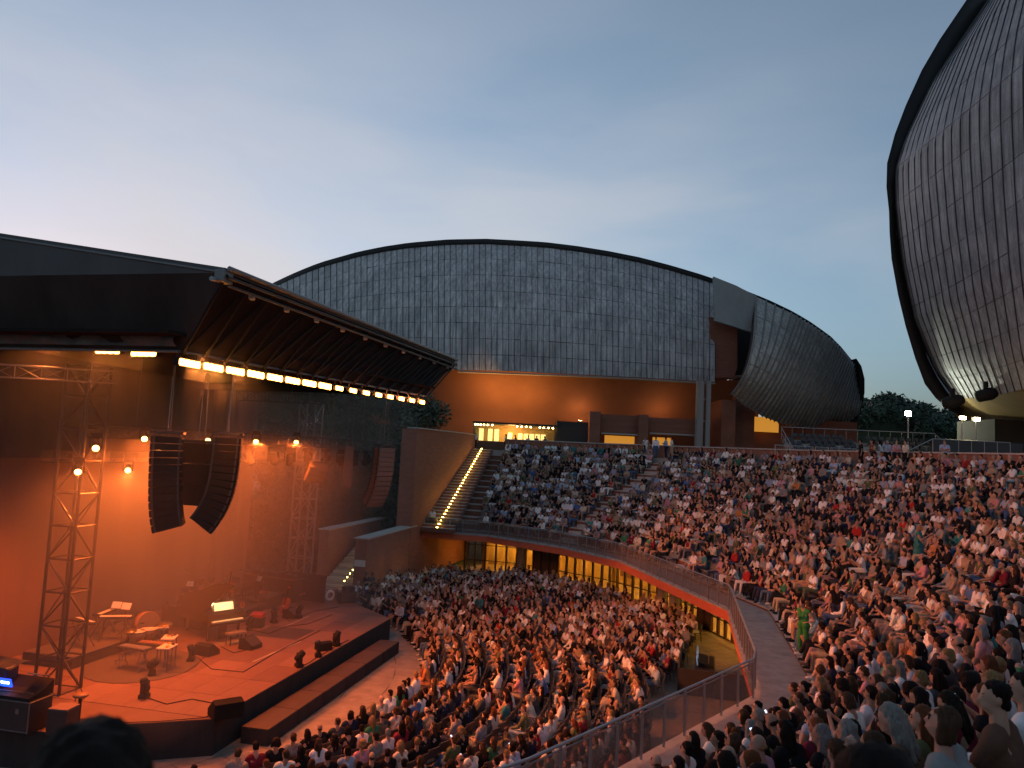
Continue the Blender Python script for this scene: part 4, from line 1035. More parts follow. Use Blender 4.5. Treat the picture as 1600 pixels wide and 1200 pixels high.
b = MB(); folds(b, V(UFF), V(UFF+e2*DEP), V(LFF), V(LFB), 30, 4, 0.03); b.build('side_fascia', M_canvas2, roof, True)
M_hem = mat('grey_hem', (0.16, 0.145, 0.14), 0.8, noise=0.3, nscale=2)
b = MB(); folds(b, V(LNF+Vector((0, 0, 0.5))-e1*0.25), V(LNB+Vector((0, 0, 0.5))-e1*0.25), V(LNF+Vector((0, 0, 0.12))-e1*0.2), V(LNB+Vector((0, 0, 0.14))-e1*0.2), 60, 3, 0.10, 1.0)
b.build('hem', M_hem, roof, True)
cz = Vector((0, 0, 0.42)); b = MB(); b.extrude([V(LNF+cz-e1*0.9-e2*0.25), V(LFF+cz+e1*0.7-e2*0.25), V(LFF+cz+e1*0.7+e2*(DEP-1.2)), V(LNF+cz-e1*0.9+e2*(DEP-1.2))], (0, 0, 0.1)); b.build('inner_ceiling', M_canvas2, roof)
b = MB(); b.extrude([V(UNF+e2*DEP+Vector((0, 0, -2.4))), V(UFF+e2*DEP+Vector((0, 0, -2.4))), V(UFB), V(UNB)], V(UNF+e2*0.06)-V(UNF)); b.build('rear_canvas', M_canvas2, roof)
nb_ = 17
for i in range(nb_+1):
    t_ = i/nb_; u_ = UNF+(UFF-UNF)*t_; l_ = LNF+(LFF-LNF)*t_; off = ((UNF-LNF).cross(e1)).normalized()*(-0.10)
    if off.dot(EYE-u_) < 0: off = -off
    ubar('fascia_strut', V(u_+off), V(l_+off), 0.04, M_black, roof)
    if i < nb_:
        l2 = LNF+(LFF-LNF)*((i)/nb_); u2 = UNF+(UFF-UNF)*((i+1)/nb_)
        ubar('fascia_brace', V(l2+off), V(u2+off), 0.045, M_black, roof)
for h_, rr_, m_ in ((0.12, 0.075, M_alu), (-0.15, 0.05, M_truss), (-0.38, 0.045, M_truss)):
    z_ = Vector((0, 0, h_)); ubar('edge_tube', V(UNF+z_-e2*0.12), V(UFF+z_-e2*0.12), rr_, m_, roof)
for h_ in (0.0, -0.22): ubar('lower_edge_tube', V(LNF+Vector((0, 0, h_))), V(LFF+Vector((0, 0, h_))), 0.045, M_alu, roof)
for h_ in (0.05,): ubar('lower_edge_tube', V(LNF), V(LNB), 0.045, M_alu, roof)
ubar('gable_edge_tube', V(UNF), V(UNB), 0.05, M_alu, roof)
c_ = V(UNF); ubox('corner_block', c_+Vector((0.1, 0.1, -0.1)), (0.5, 0.3, 0.35), M_alu, roof); ubar('corner_pin', c_+Vector((-0.35, 0.2, -0.25)), c_+Vector((0.4, 0.1, -0.2)), 0.07, M_steel, roof)
for i in range(10):
    p = UNF+(UFF-UNF)*((i+0.7)/10.3)+Vector((0, 0, -0.42)); ubox('edge_clamp', V(p), (0.22, 0.16, 0.16), M_steel, roof, (0, 0, 0.3), 0.15)

# ---------------------------------------------------------------- trusses
def box_truss(name, label, a, b_, w=0.5, bay=0.6, m=M_truss, r=0.028, cat='truss', group=None, d=0.014, bars=True):
    """square lattice truss from a to b_"""
    a, b_ = Vector(a), Vector(b_); ax = (b_-a); ln = ax.length; ax.normalize()
    up = Vector((0, 0, 1)) if abs(ax.z) < 0.9 else Vector((E1.x, E1.y, 0)); x_ = ax.cross(up).normalized(); y_ = x_.cross(ax).normalized()
    t = thing(name, label, cat, a, 0, group)
    P_ = lambda s_, i: ax*s_ + x_*(w/2*(1 if i in (0, 3) else -1)) + y_*(w/2*(1 if i in (0, 1) else -1))
    for i in range(4): ubar('chord', P_(0, i), P_(ln, i), r, m, t, 8)
    n = max(1, int(round(ln/bay))); 
    for k in range(n+1):
        s_ = ln*k/n
        for i in range(4):
            ubar('cross_bar', P_(s_, i), P_(s_, (i+1) % 4), r*0.62, m, t, 5)
            if k < n:
                s2 = ln*(k+1)/n
                if (k+i) % 2: ubar('diagonal', P_(s_, i), P_(s2, (i+1) % 4), r*0.55, m, t, 5)
                else: ubar('diagonal', P_(s2, i), P_(s_, (i+1) % 4), r*0.55, m, t, 5)
    return t
M_tower = mat('tower_steel', (0.05, 0.042, 0.04), 0.45, metal=0.5, noise=0.2, nscale=10)
TW1 = at_y(93, 1046, 27.2); TW1 = Vector((TW1.x, TW1.y, DZ)); TW2 = Vector((-11.75, 45.3, DZ))
box_truss('truss_tower', 'dark lattice truss tower at the left end of the stage', TW1, TW1+Vector((0, 0, 11.2)), 0.98, 1.08, M_tower, 0.055)
box_truss('truss_tower', 'lattice truss tower at the far right end of the stage beside the brick walls', TW2, TW2+Vector((0, 0, 11.2)), 1.0, 1.08, M_alu, 0.06)
TA, TB = Vector((-15.0, 27.6, 10.05)), Vector((-6.9, 44.5, 10.05))
box_truss('lighting_truss', 'long horizontal lighting truss carrying lit lamps above the stage', TA, TB, 0.46, 0.62, M_truss)
box_truss('lighting_truss', 'upper horizontal truss in the dark of the roof at the far left', at_y(-20, 578, 25), at_y(183, 590, 27), 0.42, 0.7, M_alu, 0.02)
box_truss('lighting_truss', 'horizontal truss under the far end of the roof beside the tree', at_y(375, 618, 36), at_y(575, 628, 44.5), 0.45, 0.7, M_truss)
box_truss('lighting_truss', 'rear horizontal truss crossing behind the main loudspeaker cluster', Vector((-17.6, 29.5, 9.0)), Vector((-14.6, 43.5, 9.0)), 0.45, 0.8, M_truss)

# ---------------------------------------------------------------- lamps
M_lens_o = mat('amber_lens', (1, 0.5, 0.15), 0.3, emit=9, ecol=(1, 0.42, 0.08))
M_lens_w = mat('amber_cell', (1, 0.5, 0.15), 0.3, emit=11, ecol=(1, 0.36, 0.055))
ORANGE = (1.0, 0.24, 0.055); DEEP = (1.0, 0.17, 0.028)
def lamp_light(parent, loc, aim, energy, kind='AREA', size=0.6, size_y=0.2, spread=150, col=ORANGE):
    ld = bpy.data.lights.new('lamp_light', kind); ld.energy = energy; ld.color = col
    if kind == 'AREA':
        ld.shape = 'RECTANGLE'; ld.size = size; ld.size_y = size_y; ld.spread = R(spread)
    else:
        ld.shadow_soft_size = size; ld.spot_size = R(spread); ld.spot_blend = 0.6
    o = bpy.data.objects.new('lamp_light', ld); COL.objects.link(o); o.parent = parent; o.location = loc
    o.rotation_euler = Vector(aim).to_track_quat('-Z', 'Y').to_euler()
    return o
def blinder(p, along, label, energy, aim):
    t = thing('blinder_lamp', label, 'stage lamp', p, math.atan2(along[1], along[0]), 'four-cell lamps along the roof edge')
    ubox('housing', (0, 0, 0.0), (0.99, 0.2, 0.26), M_black, t, (0, 0, 0), 0.05)
    for i in range(4):
        me = 'cell_mesh'
        ubox('lamp_cell', (-0.36+i*0.24, -0.105, -0.03), (0.225, 0.03, 0.21), M_lens_w, t, (0, 0, 0), 0.18)
    ubar('yoke', (-0.44, 0, 0.02), (-0.44, 0, 0.3), 0.02, M_truss, t); ubar('yoke', (0.44, 0, 0.02), (0.44, 0, 0.3), 0.02, M_truss, t)
    a_ = Vector(aim); ca, sa = math.cos(-t.rotation_euler.z), math.sin(-t.rotation_euler.z)
    lamp_light(t, (0, -0.16, -0.03), (a_.x*ca-a_.y*sa, a_.x*sa+a_.y*ca, a_.z), energy, 'AREA', 0.8, 0.18, 130)
    return t
NB = 16; PW = 205.0
ords = ['first', 'second', 'third', 'fourth', 'fifth', 'sixth', 'seventh', 'eighth', 'ninth', 'tenth', 'eleventh', 'twelfth', 'thirteenth', 'fourteenth', 'fifteenth', 'sixteenth', 'seventeenth', 'eighteenth', 'nineteenth']
for tn, tw_ in (('twentieth', 'twenty'), ('thirtieth', 'thirty'), ('fortieth', 'forty'), ('fiftieth', 'fifty'), ('sixtieth', 'sixty'), ('seventieth', 'seventy')): ords += [tn]+[tw_+'-'+o for o in ords[:9]]
for i in range(NB):
    p = LNF+(LFF-LNF)*((i+0.3)/(NB-0.3))+Vector((0, 0, -0.30)); aim = (e1*(0.25+1.3*i/NB)-e2*1.0+Vector((0, 0, -0.62)))
    blinder(p, (-e2).cross(Vector((0, 0, 1)))*-1, 'blazing four-cell amber lamp under the roof front, %s from the near corner' % ords[i], PW*(1.9 if i > 10 else 1.0), aim).scale = (1, 1, 1) if i < 8 else (0.62, 0.8, 0.8)
for i, (x, y) in enumerate(((92, 542), (172, 547), (228, 551))):
    p = at_y(x, y, 25.0+0.4*(2-i)); blinder(p, e2*-1.0, ['leftmost amber four-cell lamp under the near hem of the roof', 'middle one of three amber four-cell lamps under the near hem', 'third amber lamp from the left under the near hem of the roof'][i], 45, (e1*-0.7+Vector((0, 0, -1))))

def mhead_mesh():
    b1 = MB(); b1.box((0, 0, 0.06), (0.34, 0.26, 0.12)); b1.box((0, 0, 0.13), (0.28, 0.2, 0.04))
    b2 = MB(); b2.box((-0.17, 0, 0.32), (0.05, 0.12, 0.4)); b2.box((0.17, 0, 0.32), (0.05, 0.12, 0.4)); b2.box((0, 0, 0.145), (0.38, 0.13, 0.05))
    b3 = MB(); b3.lathe((0, 0, 0), [(0.07, -0.22), (0.125, -0.17), (0.14, 0.0), (0.13, 0.16), (0.12, 0.21)], 12)
    b4 = MB(); b4.lathe((0, 0, 0), [(0.105, 0.0), (0.105, 0.012), (0.08, 0.03), (0.02, 0.035)], 12)
    return b1.mesh('base', M_black), b2.mesh('yoke', M_black), b3.mesh('head', M_black, True), b4
_mh = mhead_mesh(); M_lens_d = mat('dark_lens', (0.05, 0.05, 0.06), 0.1, spec=0.9)
_lens_d = _mh[3].mesh('lens', M_lens_d, True); _lens_o = _mh[3].mesh('lens', M_lens_o, True)
def moving_head(p, label, rz=0.0, tilt=0.6, lit=False, hang=False, energy=0, group='moving-head stage lamps', scale=1.0, aim=None, spread=110):
    t = thing('moving_head_lamp', label, 'stage lamp', p, rz, group); t.scale = (scale, scale, scale)
    sgn = -1 if hang else 1
    ba = link('base', _mh[0], t); yo = link('yoke', _mh[1], t); he = link('head', _mh[2], t)
    if hang: ba.rotation_euler = (math.pi, 0, 0); yo.rotation_euler = (math.pi, 0, 0)
    he.location = (0, 0, sgn*0.42); he.rotation_euler = (tilt, 0, 0)
    le = link('lens', _lens_o if lit else _lens_d, he); le.location = (0, 0, 0.205)
    if lit and energy:
        d = Euler((tilt, 0, 0)).to_matrix() @ Vector((0, 0, 1)); c_ = Vector((0, 0, sgn*0.42))+d*0.30
        lamp_light(t, c_, d if aim is None else aim, energy, 'SPOT', 0.12, 0, spread, DEEP)
    return t
# ---------------------------------------------------------------- lit and dark moving heads
def on_truss(f, dz=-0.3): return TA+(TB-TA)*f+Vector((0, 0, dz))
lit_px = [(150, 697, 25.5), (122, 734, 26.3), (200, 732, 31), (226, 683, 29), (247, 698, 30), (325, 686, 31), (400, 688, 34.5), (463, 689, 37.5)]
lit_lb = ['glowing amber lamp beside the top of the left truss tower', 'glowing amber lamp on the front of the left truss tower', 'low glowing amber lamp between the tower and the loudspeaker cluster',
          'largest glowing amber lamp left of the loudspeaker cluster', 'glowing amber lamp touching the left loudspeaker column', 'glowing amber lamp between the two curved loudspeaker columns',
          'glowing amber lamp just right of the loudspeaker cluster', 'glowing amber lamp furthest right on the lighting truss']
for (x, y, d), lb in zip(lit_px, lit_lb):
    p = at_y(x, y, d)
    # head turned to the viewer's side of the stage
    moving_head(p+Vector((0, 0, 0.42)), lb, math.atan2(p.y, p.x)-math.pi/2, 1.9, True, True, 200 if x < 160 else 880, aim=Vector((0.0, -0.45, -0.9)), spread=150)
place = ['left end', 'second place', 'third place', 'fourth place', 'fifth place', 'sixth place', 'seventh place', 'eighth place', 'ninth place', 'tenth place', 'far right end']
fr = [0.30, 0.42, 0.50, 0.56, 0.63, 0.70, 0.77, 0.83, 0.89, 0.94, 0.985]
for i, f in enumerate(fr):
    moving_head(on_truss(f), 'dark moving-head lamp hanging under the lighting truss, %s' % place[i], random.uniform(0, 6), random.choice((2.3, 2.6, 2.9, 3.5)), False, True, scale=1.35)
deck_lamps = [((225, 1090), 'small moving-head lamp alone on the bare near stage floor'), ((298, 1033), 'small moving-head lamp on the floor right of the percussion'),
              ((237, 1055), 'small moving-head lamp at the foot of the percussion tables'), ((389, 985), 'small moving-head lamp just right of the piano keyboard'),
              ((428, 973), 'small moving-head lamp in front of the red amplifier'), ((467, 966), 'small moving-head lamp near the far wedge monitor'),
              ((467, 1042), 'lowest of three moving-head lamps on the stage front edge'), ((497, 1026), 'middle one of three moving-head lamps on the stage front edge'), ((525, 1009), 'upper one of three moving-head lamps on the stage front edge')]
for (px, py), lb in deck_lamps:
    p = at_z(px, py, DZ+0.01); moving_head(p, lb, random.uniform(-1, 1)+SANG, random.choice((0.5, -0.4, 0.8)), False, False, scale=1.0)
# hung cables from the roof to the truss
for i, f in enumerate((0.1, 0.35, 0.55, 0.72, 0.86, 0.97)):
    p = on_truss(f, 0.24); tag(ubar('hoist_chain', p, p+Vector((0, 0, 2.6)), 0.018, M_alu), 'thin hoist chain holding the lighting truss, %s from the left' % ords[i], 'chain', 'chains of the lighting truss')

# ---------------------------------------------------------------- line arrays
M_pa = mat('loudspeaker_black', (0.014, 0.013, 0.013), 0.8, spec=0.15, noise=0.2, nscale=10)
M_pa2 = mat('loudspeaker_grille', (0.035, 0.032, 0.032), 0.7, noise=0.3, nscale=60)
M_pa_lit = mat('loudspeaker_pale_lit', (0.16, 0.12, 0.10), 0.6, noise=0.15, nscale=6)  # stage light on the far columns is put into this paler colour
def line_array(top, face, label, n=13, w=1.15, h=0.265, dp=0.62, m=M_pa, curve=None, parts=True):
    """cabinets hung in a J: face is the horizontal direction the array looks in"""
    rz = math.atan2(face[1], face[0])
    t = thing('line_array', label, 'loudspeaker', top, rz, 'hung loudspeaker columns')
    ang = 0.0; p = Vector((0, 0, -0.12))
    key = ('arr', w, h, dp, m.name)
    if key not in _unit:
        b = MB(); y = w/2; hb = h*0.5
        b.extrude([(dp*0.5, -y, hb*0.98), (-dp*0.5, -y*0.86, hb*0.72), (-dp*0.5, -y*0.86, -hb*0.72), (dp*0.5, -y, -hb*0.98)], (0, 0, 0)) if False else None
        vs_ = [(dp*.5, -y, -hb*.97), (dp*.5, y, -hb*.97), (-dp*.5, y*.8, -hb*.86), (-dp*.5, -y*.8, -hb*.86), (dp*.5, -y, hb*.97), (dp*.5, y, hb*.97), (-dp*.5, y*.8, hb*.86), (-dp*.5, -y*.8, hb*.86)]
        b.add(vs_, [(0, 3, 2, 1), (4, 5, 6, 7), (0, 1, 5, 4), (1, 2, 6, 5), (2, 3, 7, 6), (3, 0, 4, 7)]); _unit[key] = b.mesh('cabinet', m)
        g_ = MB(); g_.box((dp*.5+0.008, 0, 0), (0.016, w*0.94, h*0.8)); _unit[key+('g',)] = g_.mesh('grille', M_pa2 if m is M_pa else m)
        k_ = MB(); k_.box((0, 0, 0), (0.06, 0.03, h*0.92)); _unit[key+('k',)] = k_.mesh('rigging_link', M_truss)
    ubox('bumper_frame', (0, 0, 0), (dp*1.1, w*0.8, 0.1), M_truss, t, (0, 0, 0), 0.1)
    for s_ in (-1, 1): ubar('hang_chain', (0, s_*w*0.3, 0), (0, s_*w*0.12, 2.2), 0.016, M_alu, t)
    for i in range(n):
        a0 = (curve[i] if curve else (0.02*i if i < 6 else 0.12+0.062*(i-5)**1.15))
        ang = a0
        d = Vector((-math.sin(ang), 0, -math.cos(ang)))
        c_ = p+d*(h/2+0.002); p = p+d*(h+0.004)
        o = link('cabinet', _unit[key], t); o.location = c_; o.rotation_euler = (0, ang, 0)
        g_ = link('grille', _unit[key+('g',)], o)
        for q in ((-dp*.46, -w*.40-0.02, 0), (-dp*.46, w*.40+0.02, 0), (dp*.4, -w*.5-0.015, 0), (dp*.4, w*.5+0.015, 0)): k_ = link('rigging_link', _unit[key+('k',)], o); k_.location = q
    return t
tA = at_y(264, 676, 25.2); tB = at_y(357, 678, 25.6)
line_array(tA, Vector((-0.93, -0.28)), 'curved black loudspeaker column at left of the near cluster', 13, 1.2, 0.226, 0.88, M_pa, [0.012*i for i in range(9)]+[0.13, 0.17, 0.22, 0.27])
line_array(tB, Vector((0.93, 0.28)), 'curved black loudspeaker column at right of the near cluster', 13, 1.2, 0.226, 0.85, M_pa, [0.015*i for i in range(6)]+[0.13, 0.19, 0.26, 0.34, 0.43, 0.52, 0.62])
# subwoofer column between them
sbw = thing('subwoofer_column', 'straight black subwoofer column between the two curved loudspeaker columns', 'loudspeaker', at_y(315, 692, 26.4), math.atan2(E1.y, E1.x))
for i in range(3): o = ubox('cabinet', (0, 0, -0.36-i*0.70), (0.75, 0.95, 0.68), M_pa, sbw, (0, 0, 0), 0.02)
ubox('bumper_frame', (0, 0, 0.04), (0.8, 0.9, 0.1), M_truss, sbw)
for s_ in (-1, 1): ubar('hang_chain', (s_*0.2, 0, 0), (s_*0.1, 0, 2.4), 0.016, M_alu, sbw)
tC = at_y(600, 696, 40.2); line_array(tC, Vector((0.75, -0.66)), 'pale-lit curved loudspeaker column at the far end of the truss', 13, 1.05, 0.235, 0.6, M_pa_lit)
tD = at_y(498, 722, 37.5); line_array(tD, Vector((0.6, -0.8)), 'short curved loudspeaker fill hung beside the far truss tower', 4, 0.9, 0.24, 0.5, M_pa_lit, [0.5, 0.65, 0.8, 0.95])
sb2 = thing('column_loudspeaker', 'pale upright column loudspeaker hung left of the far curved one', 'loudspeaker', at_y(546, 697, 40.0), 0.3)
for i in range(3): ubox('cabinet', (0, 0, -0.36-i*0.70), (0.42, 0.5, 0.68), M_pa_lit, sb2, (0, 0, 0), 0.03)
for s_ in (-1, 1): ubar('hang_chain', (s_*0.15, 0, 0), (s_*0.1, 0, 2.2), 0.014, M_alu, sb2)

# ---------------------------------------------------------------- wedges, amplifiers
def wedge(px, py, rz, label, sc_=1.0):
    p = at_z(px, py, DZ+0.01); t = thing('wedge_monitor', label, 'loudspeaker', p, rz, 'wedge monitors on stage'); t.scale = (sc_,)*3
    b = MB(); b.extrude([(-0.32, -0.38, 0), (0.32, -0.38, 0), (0.32, -0.38, 0.16), (-0.08, -0.38, 0.46), (-0.32, -0.38, 0.40)], (0, 0.76, 0)); b.build('cabinet', M_pa, t)
    b = MB(); b.extrude([(0.328, -0.35, 0.165), (-0.062, -0.35, 0.457), (-0.056, -0.35, 0.467), (0.334, -0.35, 0.175)], (0, 0.70, 0)); b.build('grille', M_pa2, t)
wedge(323, 1022, 1.2, 'wedge monitor on the floor left of the piano stool'); wedge(391, 1012, -0.3, 'wedge monitor on the floor right of the piano stool')
wedge(456, 964, -0.2, 'wedge monitor beside the red cello'); wedge(352, 1118, 2.2, 'wedge monitor on the near front corner of the stage', 1.2)
wedge(505, 1015, 2.2, 'black box loudspeaker on the front edge near three lamps', 0.8)

# ---------------------------------------------------------------- grand piano
M_lac = mat('black_lacquer', (0.02, 0.014, 0.012), 0.18, spec=0.6)
M_keys = mat('ivory_keys', (0.80, 0.72, 0.52), 0.4, emit=0.0)
M_paper = mat('sheet_paper', (0.85, 0.80, 0.68), 0.8)
M_gold = mat('gold_plate', (0.55, 0.33, 0.10), 0.35, metal=0.7)
pk = at_z(352, 1000, DZ+0.0)
piano = thing('grand_piano', 'black grand piano with raised lid and a lit music desk', 'piano', (pk.x, pk.y, DZ), R(-40)); piano.scale = (1.18, 1.18, 1.18)
# local: keyboard along y at x=0, body runs to -x... keys face +x
outl = [(0.0, -0.75), (0.0, 0.75), (-0.5, 0.75), (-1.1, 0.74), (-1.6, 0.55), (-1.95, 0.18), (-2.35, 0.02), (-2.62, -0.22), (-2.66, -0.5), (-2.5, -0.70), (-2.2, -0.75)]
b = MB(); b.prism(outl, 0.62, 0.98); b.build('case', M_lac, piano)
b = MB(); b.prism([(x*0.97-0.04, y*0.95) for x, y in outl[2:]], 0.981, 0.986); b.build('soundboard', M_gold, piano)
lid = MB(); pl = [(x, y) for x, y in outl if x < -0.3]; pl = [(-0.42, -0.75), (-0.42, 0.75)] + [p for p in outl[3:]]
# hinge along y=-0.75, opened by 38 degrees
Mt = Matrix.Translation((0, -0.75, 1.0)) @ Matrix.Rotation(R(36), 4, 'X') @ Matrix.Translation((0, 0.75, 0))
lid.prism(pl, 0.0, 0.03); lid.v = [tuple(Mt @ Vector(v)) for v in lid.v]; lid.build('lid', M_lac, piano)
ubar('lid_prop', (-0.9, 0.66, 0.98), (-0.9, 0.45, 1.85), 0.015, M_lac, piano)
ubox('keyboard', (0.02, 0, 0.735), (0.20, 1.24, 0.035), M_keys, piano, (0, 0, 0), 0.02)
ubox('key_bed', (0.05, 0, 0.66), (0.36, 1.48, 0.10), M_lac, piano, (0, 0, 0), 0.03)
for y in [-0.57+i*0.0326*1.0 for i in range(36)]:
    if int((y+0.57)/0.0326+0.5) % 7 not in (2, 6): ubox('black_key', (-0.02, y, 0.757), (0.10, 0.014, 0.014), M_black, piano, (0, 0, 0), 0)
ubox('music_desk', (-0.34, 0, 1.18), (0.03, 0.95, 0.34), M_lac, piano, (0, R(-18), 0), 0.02)
ubox('sheet_music', (-0.30, 0.0, 1.19), (0.012, 0.80, 0.29), M_paper, piano, (0, R(-18), 0), 0)
for x, y in ((-0.2, 0.62), (-0.2, -0.62), (-2.2, -0.35)):
    l_ = MB(); l_.lathe((x, y, 0), [(0.04, 0), (0.05, 0.06), (0.035, 0.1), (0.055, 0.4), (0.075, 0.625)], 8); l_.build('leg', M_lac, piano, True)
ubox('pedal_lyre', (-0.25, 0, 0.3), (0.06, 0.3, 0.62), M_lac, piano, (0, 0, 0), 0.05)
ld = bpy.data.lights.new('desk_lamp', 'SPOT'); ld.energy = 26; ld.color = (1, 0.75, 0.3); ld.spot_size = R(110); ld.shadow_soft_size = 0.05
lo_ = bpy.data.objects.new('desk_lamp', ld); COL.objects.link(lo_); lo_.parent = piano; lo_.location = (0.25, 0, 1.55); lo_.rotation_euler = Vector((-0.6, 0, -0.75)).to_track_quat('-Z', 'Y').to_euler()
ubar('lamp_arm', (-0.35, 0, 1.34), (0.2, 0, 1.60), 0.012, M_lac, piano)
st_ = thing('piano_stool', 'rectangular black piano stool with worn pale seat', 'stool', (pk.x+0.85*math.cos(R(-40)), pk.y+0.85*math.sin(R(-40)), DZ), R(-40))
ubox('seat', (0, 0, 0.47), (0.42, 0.85, 0.09), M_keys if False else mat('stool_seat', (0.22, 0.17, 0.12), 0.7, noise=0.3), st_, (0, 0, 0), 0.06)
for x in (-0.17, 0.17):
    for y in (-0.36, 0.36): ubar('leg', (x, y, 0), (x, y, 0.43), 0.03, M_lac, st_)
# dark acoustic screen to the piano's left
sc0, sc1 = at_z(252, 975, DZ), at_z(322, 985, DZ)
scr = thing('acoustic_screen', 'low dark acoustic screen standing left of the piano lid', 'screen', sc0, math.atan2(sc1.y-sc0.y, sc1.x-sc0.x))
ln = (sc1-sc0).length
for i in range(2): ubox('panel', (ln*(0.25+0.5*i), 0, 0.42), (ln*0.49, 0.07, 0.84), M_cloth, scr, (0, 0, 0), 0.02)

# ---------------------------------------------------------------- stands, keyboards, percussion
def music_stand(p, rz, label, sheet=True, h=1.05):
    t = thing('music_stand', label, 'music stand', p, rz, 'music stands on stage')
    for k in range(3): a_ = k*2.094; ubar('leg', (0.28*math.cos(a_), 0.28*math.sin(a_), 0.01), (0, 0, 0.28), 0.011, M_dsteel, t)
    ubar('pole', (0, 0, 0.2), (0, 0, h), 0.013, M_dsteel, t)
    ubox('desk', (0, 0.03, h+0.12), (0.46, 0.02, 0.32), M_dsteel, t, (R(-28), 0, 0), 0.02)
    if sheet: ubox('sheet', (0, 0.008, h+0.13), (0.40, 0.012, 0.28), M_paper, t, (R(-28), 0, 0), 0)
    return t
def mic_stand(p, rz, label, h=1.3):
    t = thing('microphone_stand', label, 'microphone', p, rz, 'microphone stands on stage')
    for k in range(3): a_ = k*2.094; ubar('leg', (0.3*math.cos(a_), 0.3*math.sin(a_), 0.01), (0, 0, 0.12), 0.012, M_dsteel, t)
    ubar('pole', (0, 0, 0.05), (0, 0, h), 0.012, M_dsteel, t); ubar('boom', (-0.2, 0, h-0.08), (0.65, 0, h+0.35), 0.01, M_dsteel, t)
    ubar('microphone', (0.62, 0, h+0.33), (0.78, 0, h+0.36), 0.026, M_black, t, 8)
RISER = thing('percussion_riser', 'low black riser under the keyboards left of the percussion', 'riser', at_z(150, 1030, DZ), SANG)
ubox('platform', (1.2, 0.9, 0.22), (5.4, 2.2, 0.42), M_cloth, RISER, (0, 0, 0), 0.01); ubox('top', (1.2, 0.9, 0.44), (5.36, 2.16, 0.02), M_carpet, RISER, (0, 0, 0), 0)
ubox('deck_edge', (1.2, -0.21, 0.445), (5.36, 0.04, 0.03), M_alu, RISER, (0, 0, 0), 0)
rz0 = DZ+0.46
def keyboard(px, py, rz, label, ln=1.3, z=rz0):
    p = at_z(px, py, z); t = thing('keyboard', label, 'keyboard', p, rz, 'keyboards on the riser')
    ubox('body', (0, 0, 0.92), (ln, 0.36, 0.10), M_black, t, (R(6), 0, 0), 0.05); ubox('keys', (0, -0.08, 0.975), (ln*0.9, 0.15, 0.02), M_keys, t, (R(6), 0, 0), 0)
    for s_ in (-1, 1): ubar('stand_leg', (s_*ln*0.4, -0.25, 0), (s_*ln*0.3, 0.2, 0.88), 0.02, M_dsteel, t); ubar('stand_leg', (s_*ln*0.4, 0.25, 0), (s_*ln*0.3, -0.2, 0.88), 0.02, M_dsteel, t)
keyboard(160, 992, SANG+0.2, 'keyboard nearest the backdrop under two white scores'); keyboard(178, 1000, SANG-1.1, 'long keyboard slanting towards the percussion'); keyboard(126, 1008, SANG+1.2, 'keyboard with lit yellow panel behind the truss tower'); 
music_stand(at_z(178, 990, rz0), SANG-1.4, 'music stand with white score, left of the pair behind the keyboards'); music_stand(at_z(193, 992, rz0), SANG-1.5, 'music stand with white score, right of the pair behind the keyboards')
# percussion on a dark carpet
cp = MB(); cen = at_z(222, 1040, DZ+0.0); ring = [(cen.x+2.5*math.cos(i*math.pi/12)*0.8, cen.y+2.9*math.sin(i*math.pi/12)*0.8) for i in range(24)]
cp.prism(ring, DZ+0.012, DZ+0.024); tag(cp.build('carpet', M_carpet), 'dark round carpet under the percussion', 'carpet')
M_copper = mat('copper_kettle', (0.28, 0.17, 0.11), 0.35, metal=0.8, noise=0.2); M_skin_d = mat('drum_skin', (0.72, 0.62, 0.48), 0.6, noise=0.08)
M_brass = mat('brass', (0.55, 0.36, 0.12), 0.3, metal=0.9); M_wood = mat('bar_wood', (0.28, 0.13, 0.06), 0.5, noise=0.25, nscale=6)
def drum(px, py, r, h, z, label, m=M_copper, cat='drum', kettle=True):
    p = at_z(px, py, DZ+0.024); t = thing('drum', label, cat, p, 0, 'percussion on stage')
    b = MB(); b.lathe((0, 0, z), [(r*0.45, 0), (r*0.8, h*0.3), (r, h*0.7), (r, h)] if kettle else [(r, 0), (r, h)], 18); b.build('shell', m, t, True)
    b = MB(); b.lathe((0, 0, z+h), [(r*1.03, -0.03), (r*1.03, 0.012)], 18); b.build('hoop', M_alu, t); b = MB(); b.lathe((0, 0, z+h), [(r*0.99, 0.0), (r*0.99, 0.018)], 18); b.build('drumhead', M_skin_d, t)
    for k in range(3): a_ = k*2.094; ubar('leg', (r*0.9*math.cos(a_), r*0.9*math.sin(a_), 0), (r*0.7*math.cos(a_), r*0.7*math.sin(a_), z+h*0.4), 0.015, M_alu, t)
drum(210, 1018, 0.36, 0.5, 0.3, 'copper timpani at left of the percussion'); drum(230, 1014, 0.34, 0.45, 0.35, 'middle timpani behind the percussion tables'); drum(250, 1012, 0.28, 0.3, 0.5, 'tom drum at right of the timpani', M_black, kettle=False)
p = at_z(226, 1006, DZ+0.024); t = thing('bass_drum', 'big upright concert bass drum behind the timpani', 'drum', p, SANG-0.5, 'percussion on stage')
Mx = Matrix.Rotation(R(80), 4, 'X'); b = MB(); b.lathe((0, 0, 0.85), [(0.5, -0.22), (0.5, 0.22)], 24, Mx); b.build('shell', M_wood, t, True); b = MB(); b.lathe((0, 0, 0.85), [(0.47, 0.2), (0.47, 0.232)], 24, Mx); b.build('drumhead', M_carpet, t)
for s_ in (-1, 1): ubar('stand', (s_*0.5, 0, 0), (s_*0.42, 0, 0.6), 0.025, M_dsteel, t)
ubox('tray', (0, -0.4, 0.62), (0.95, 0.5, 0.03), M_skin_d, t, (R(20), 0, 0), 0.02)
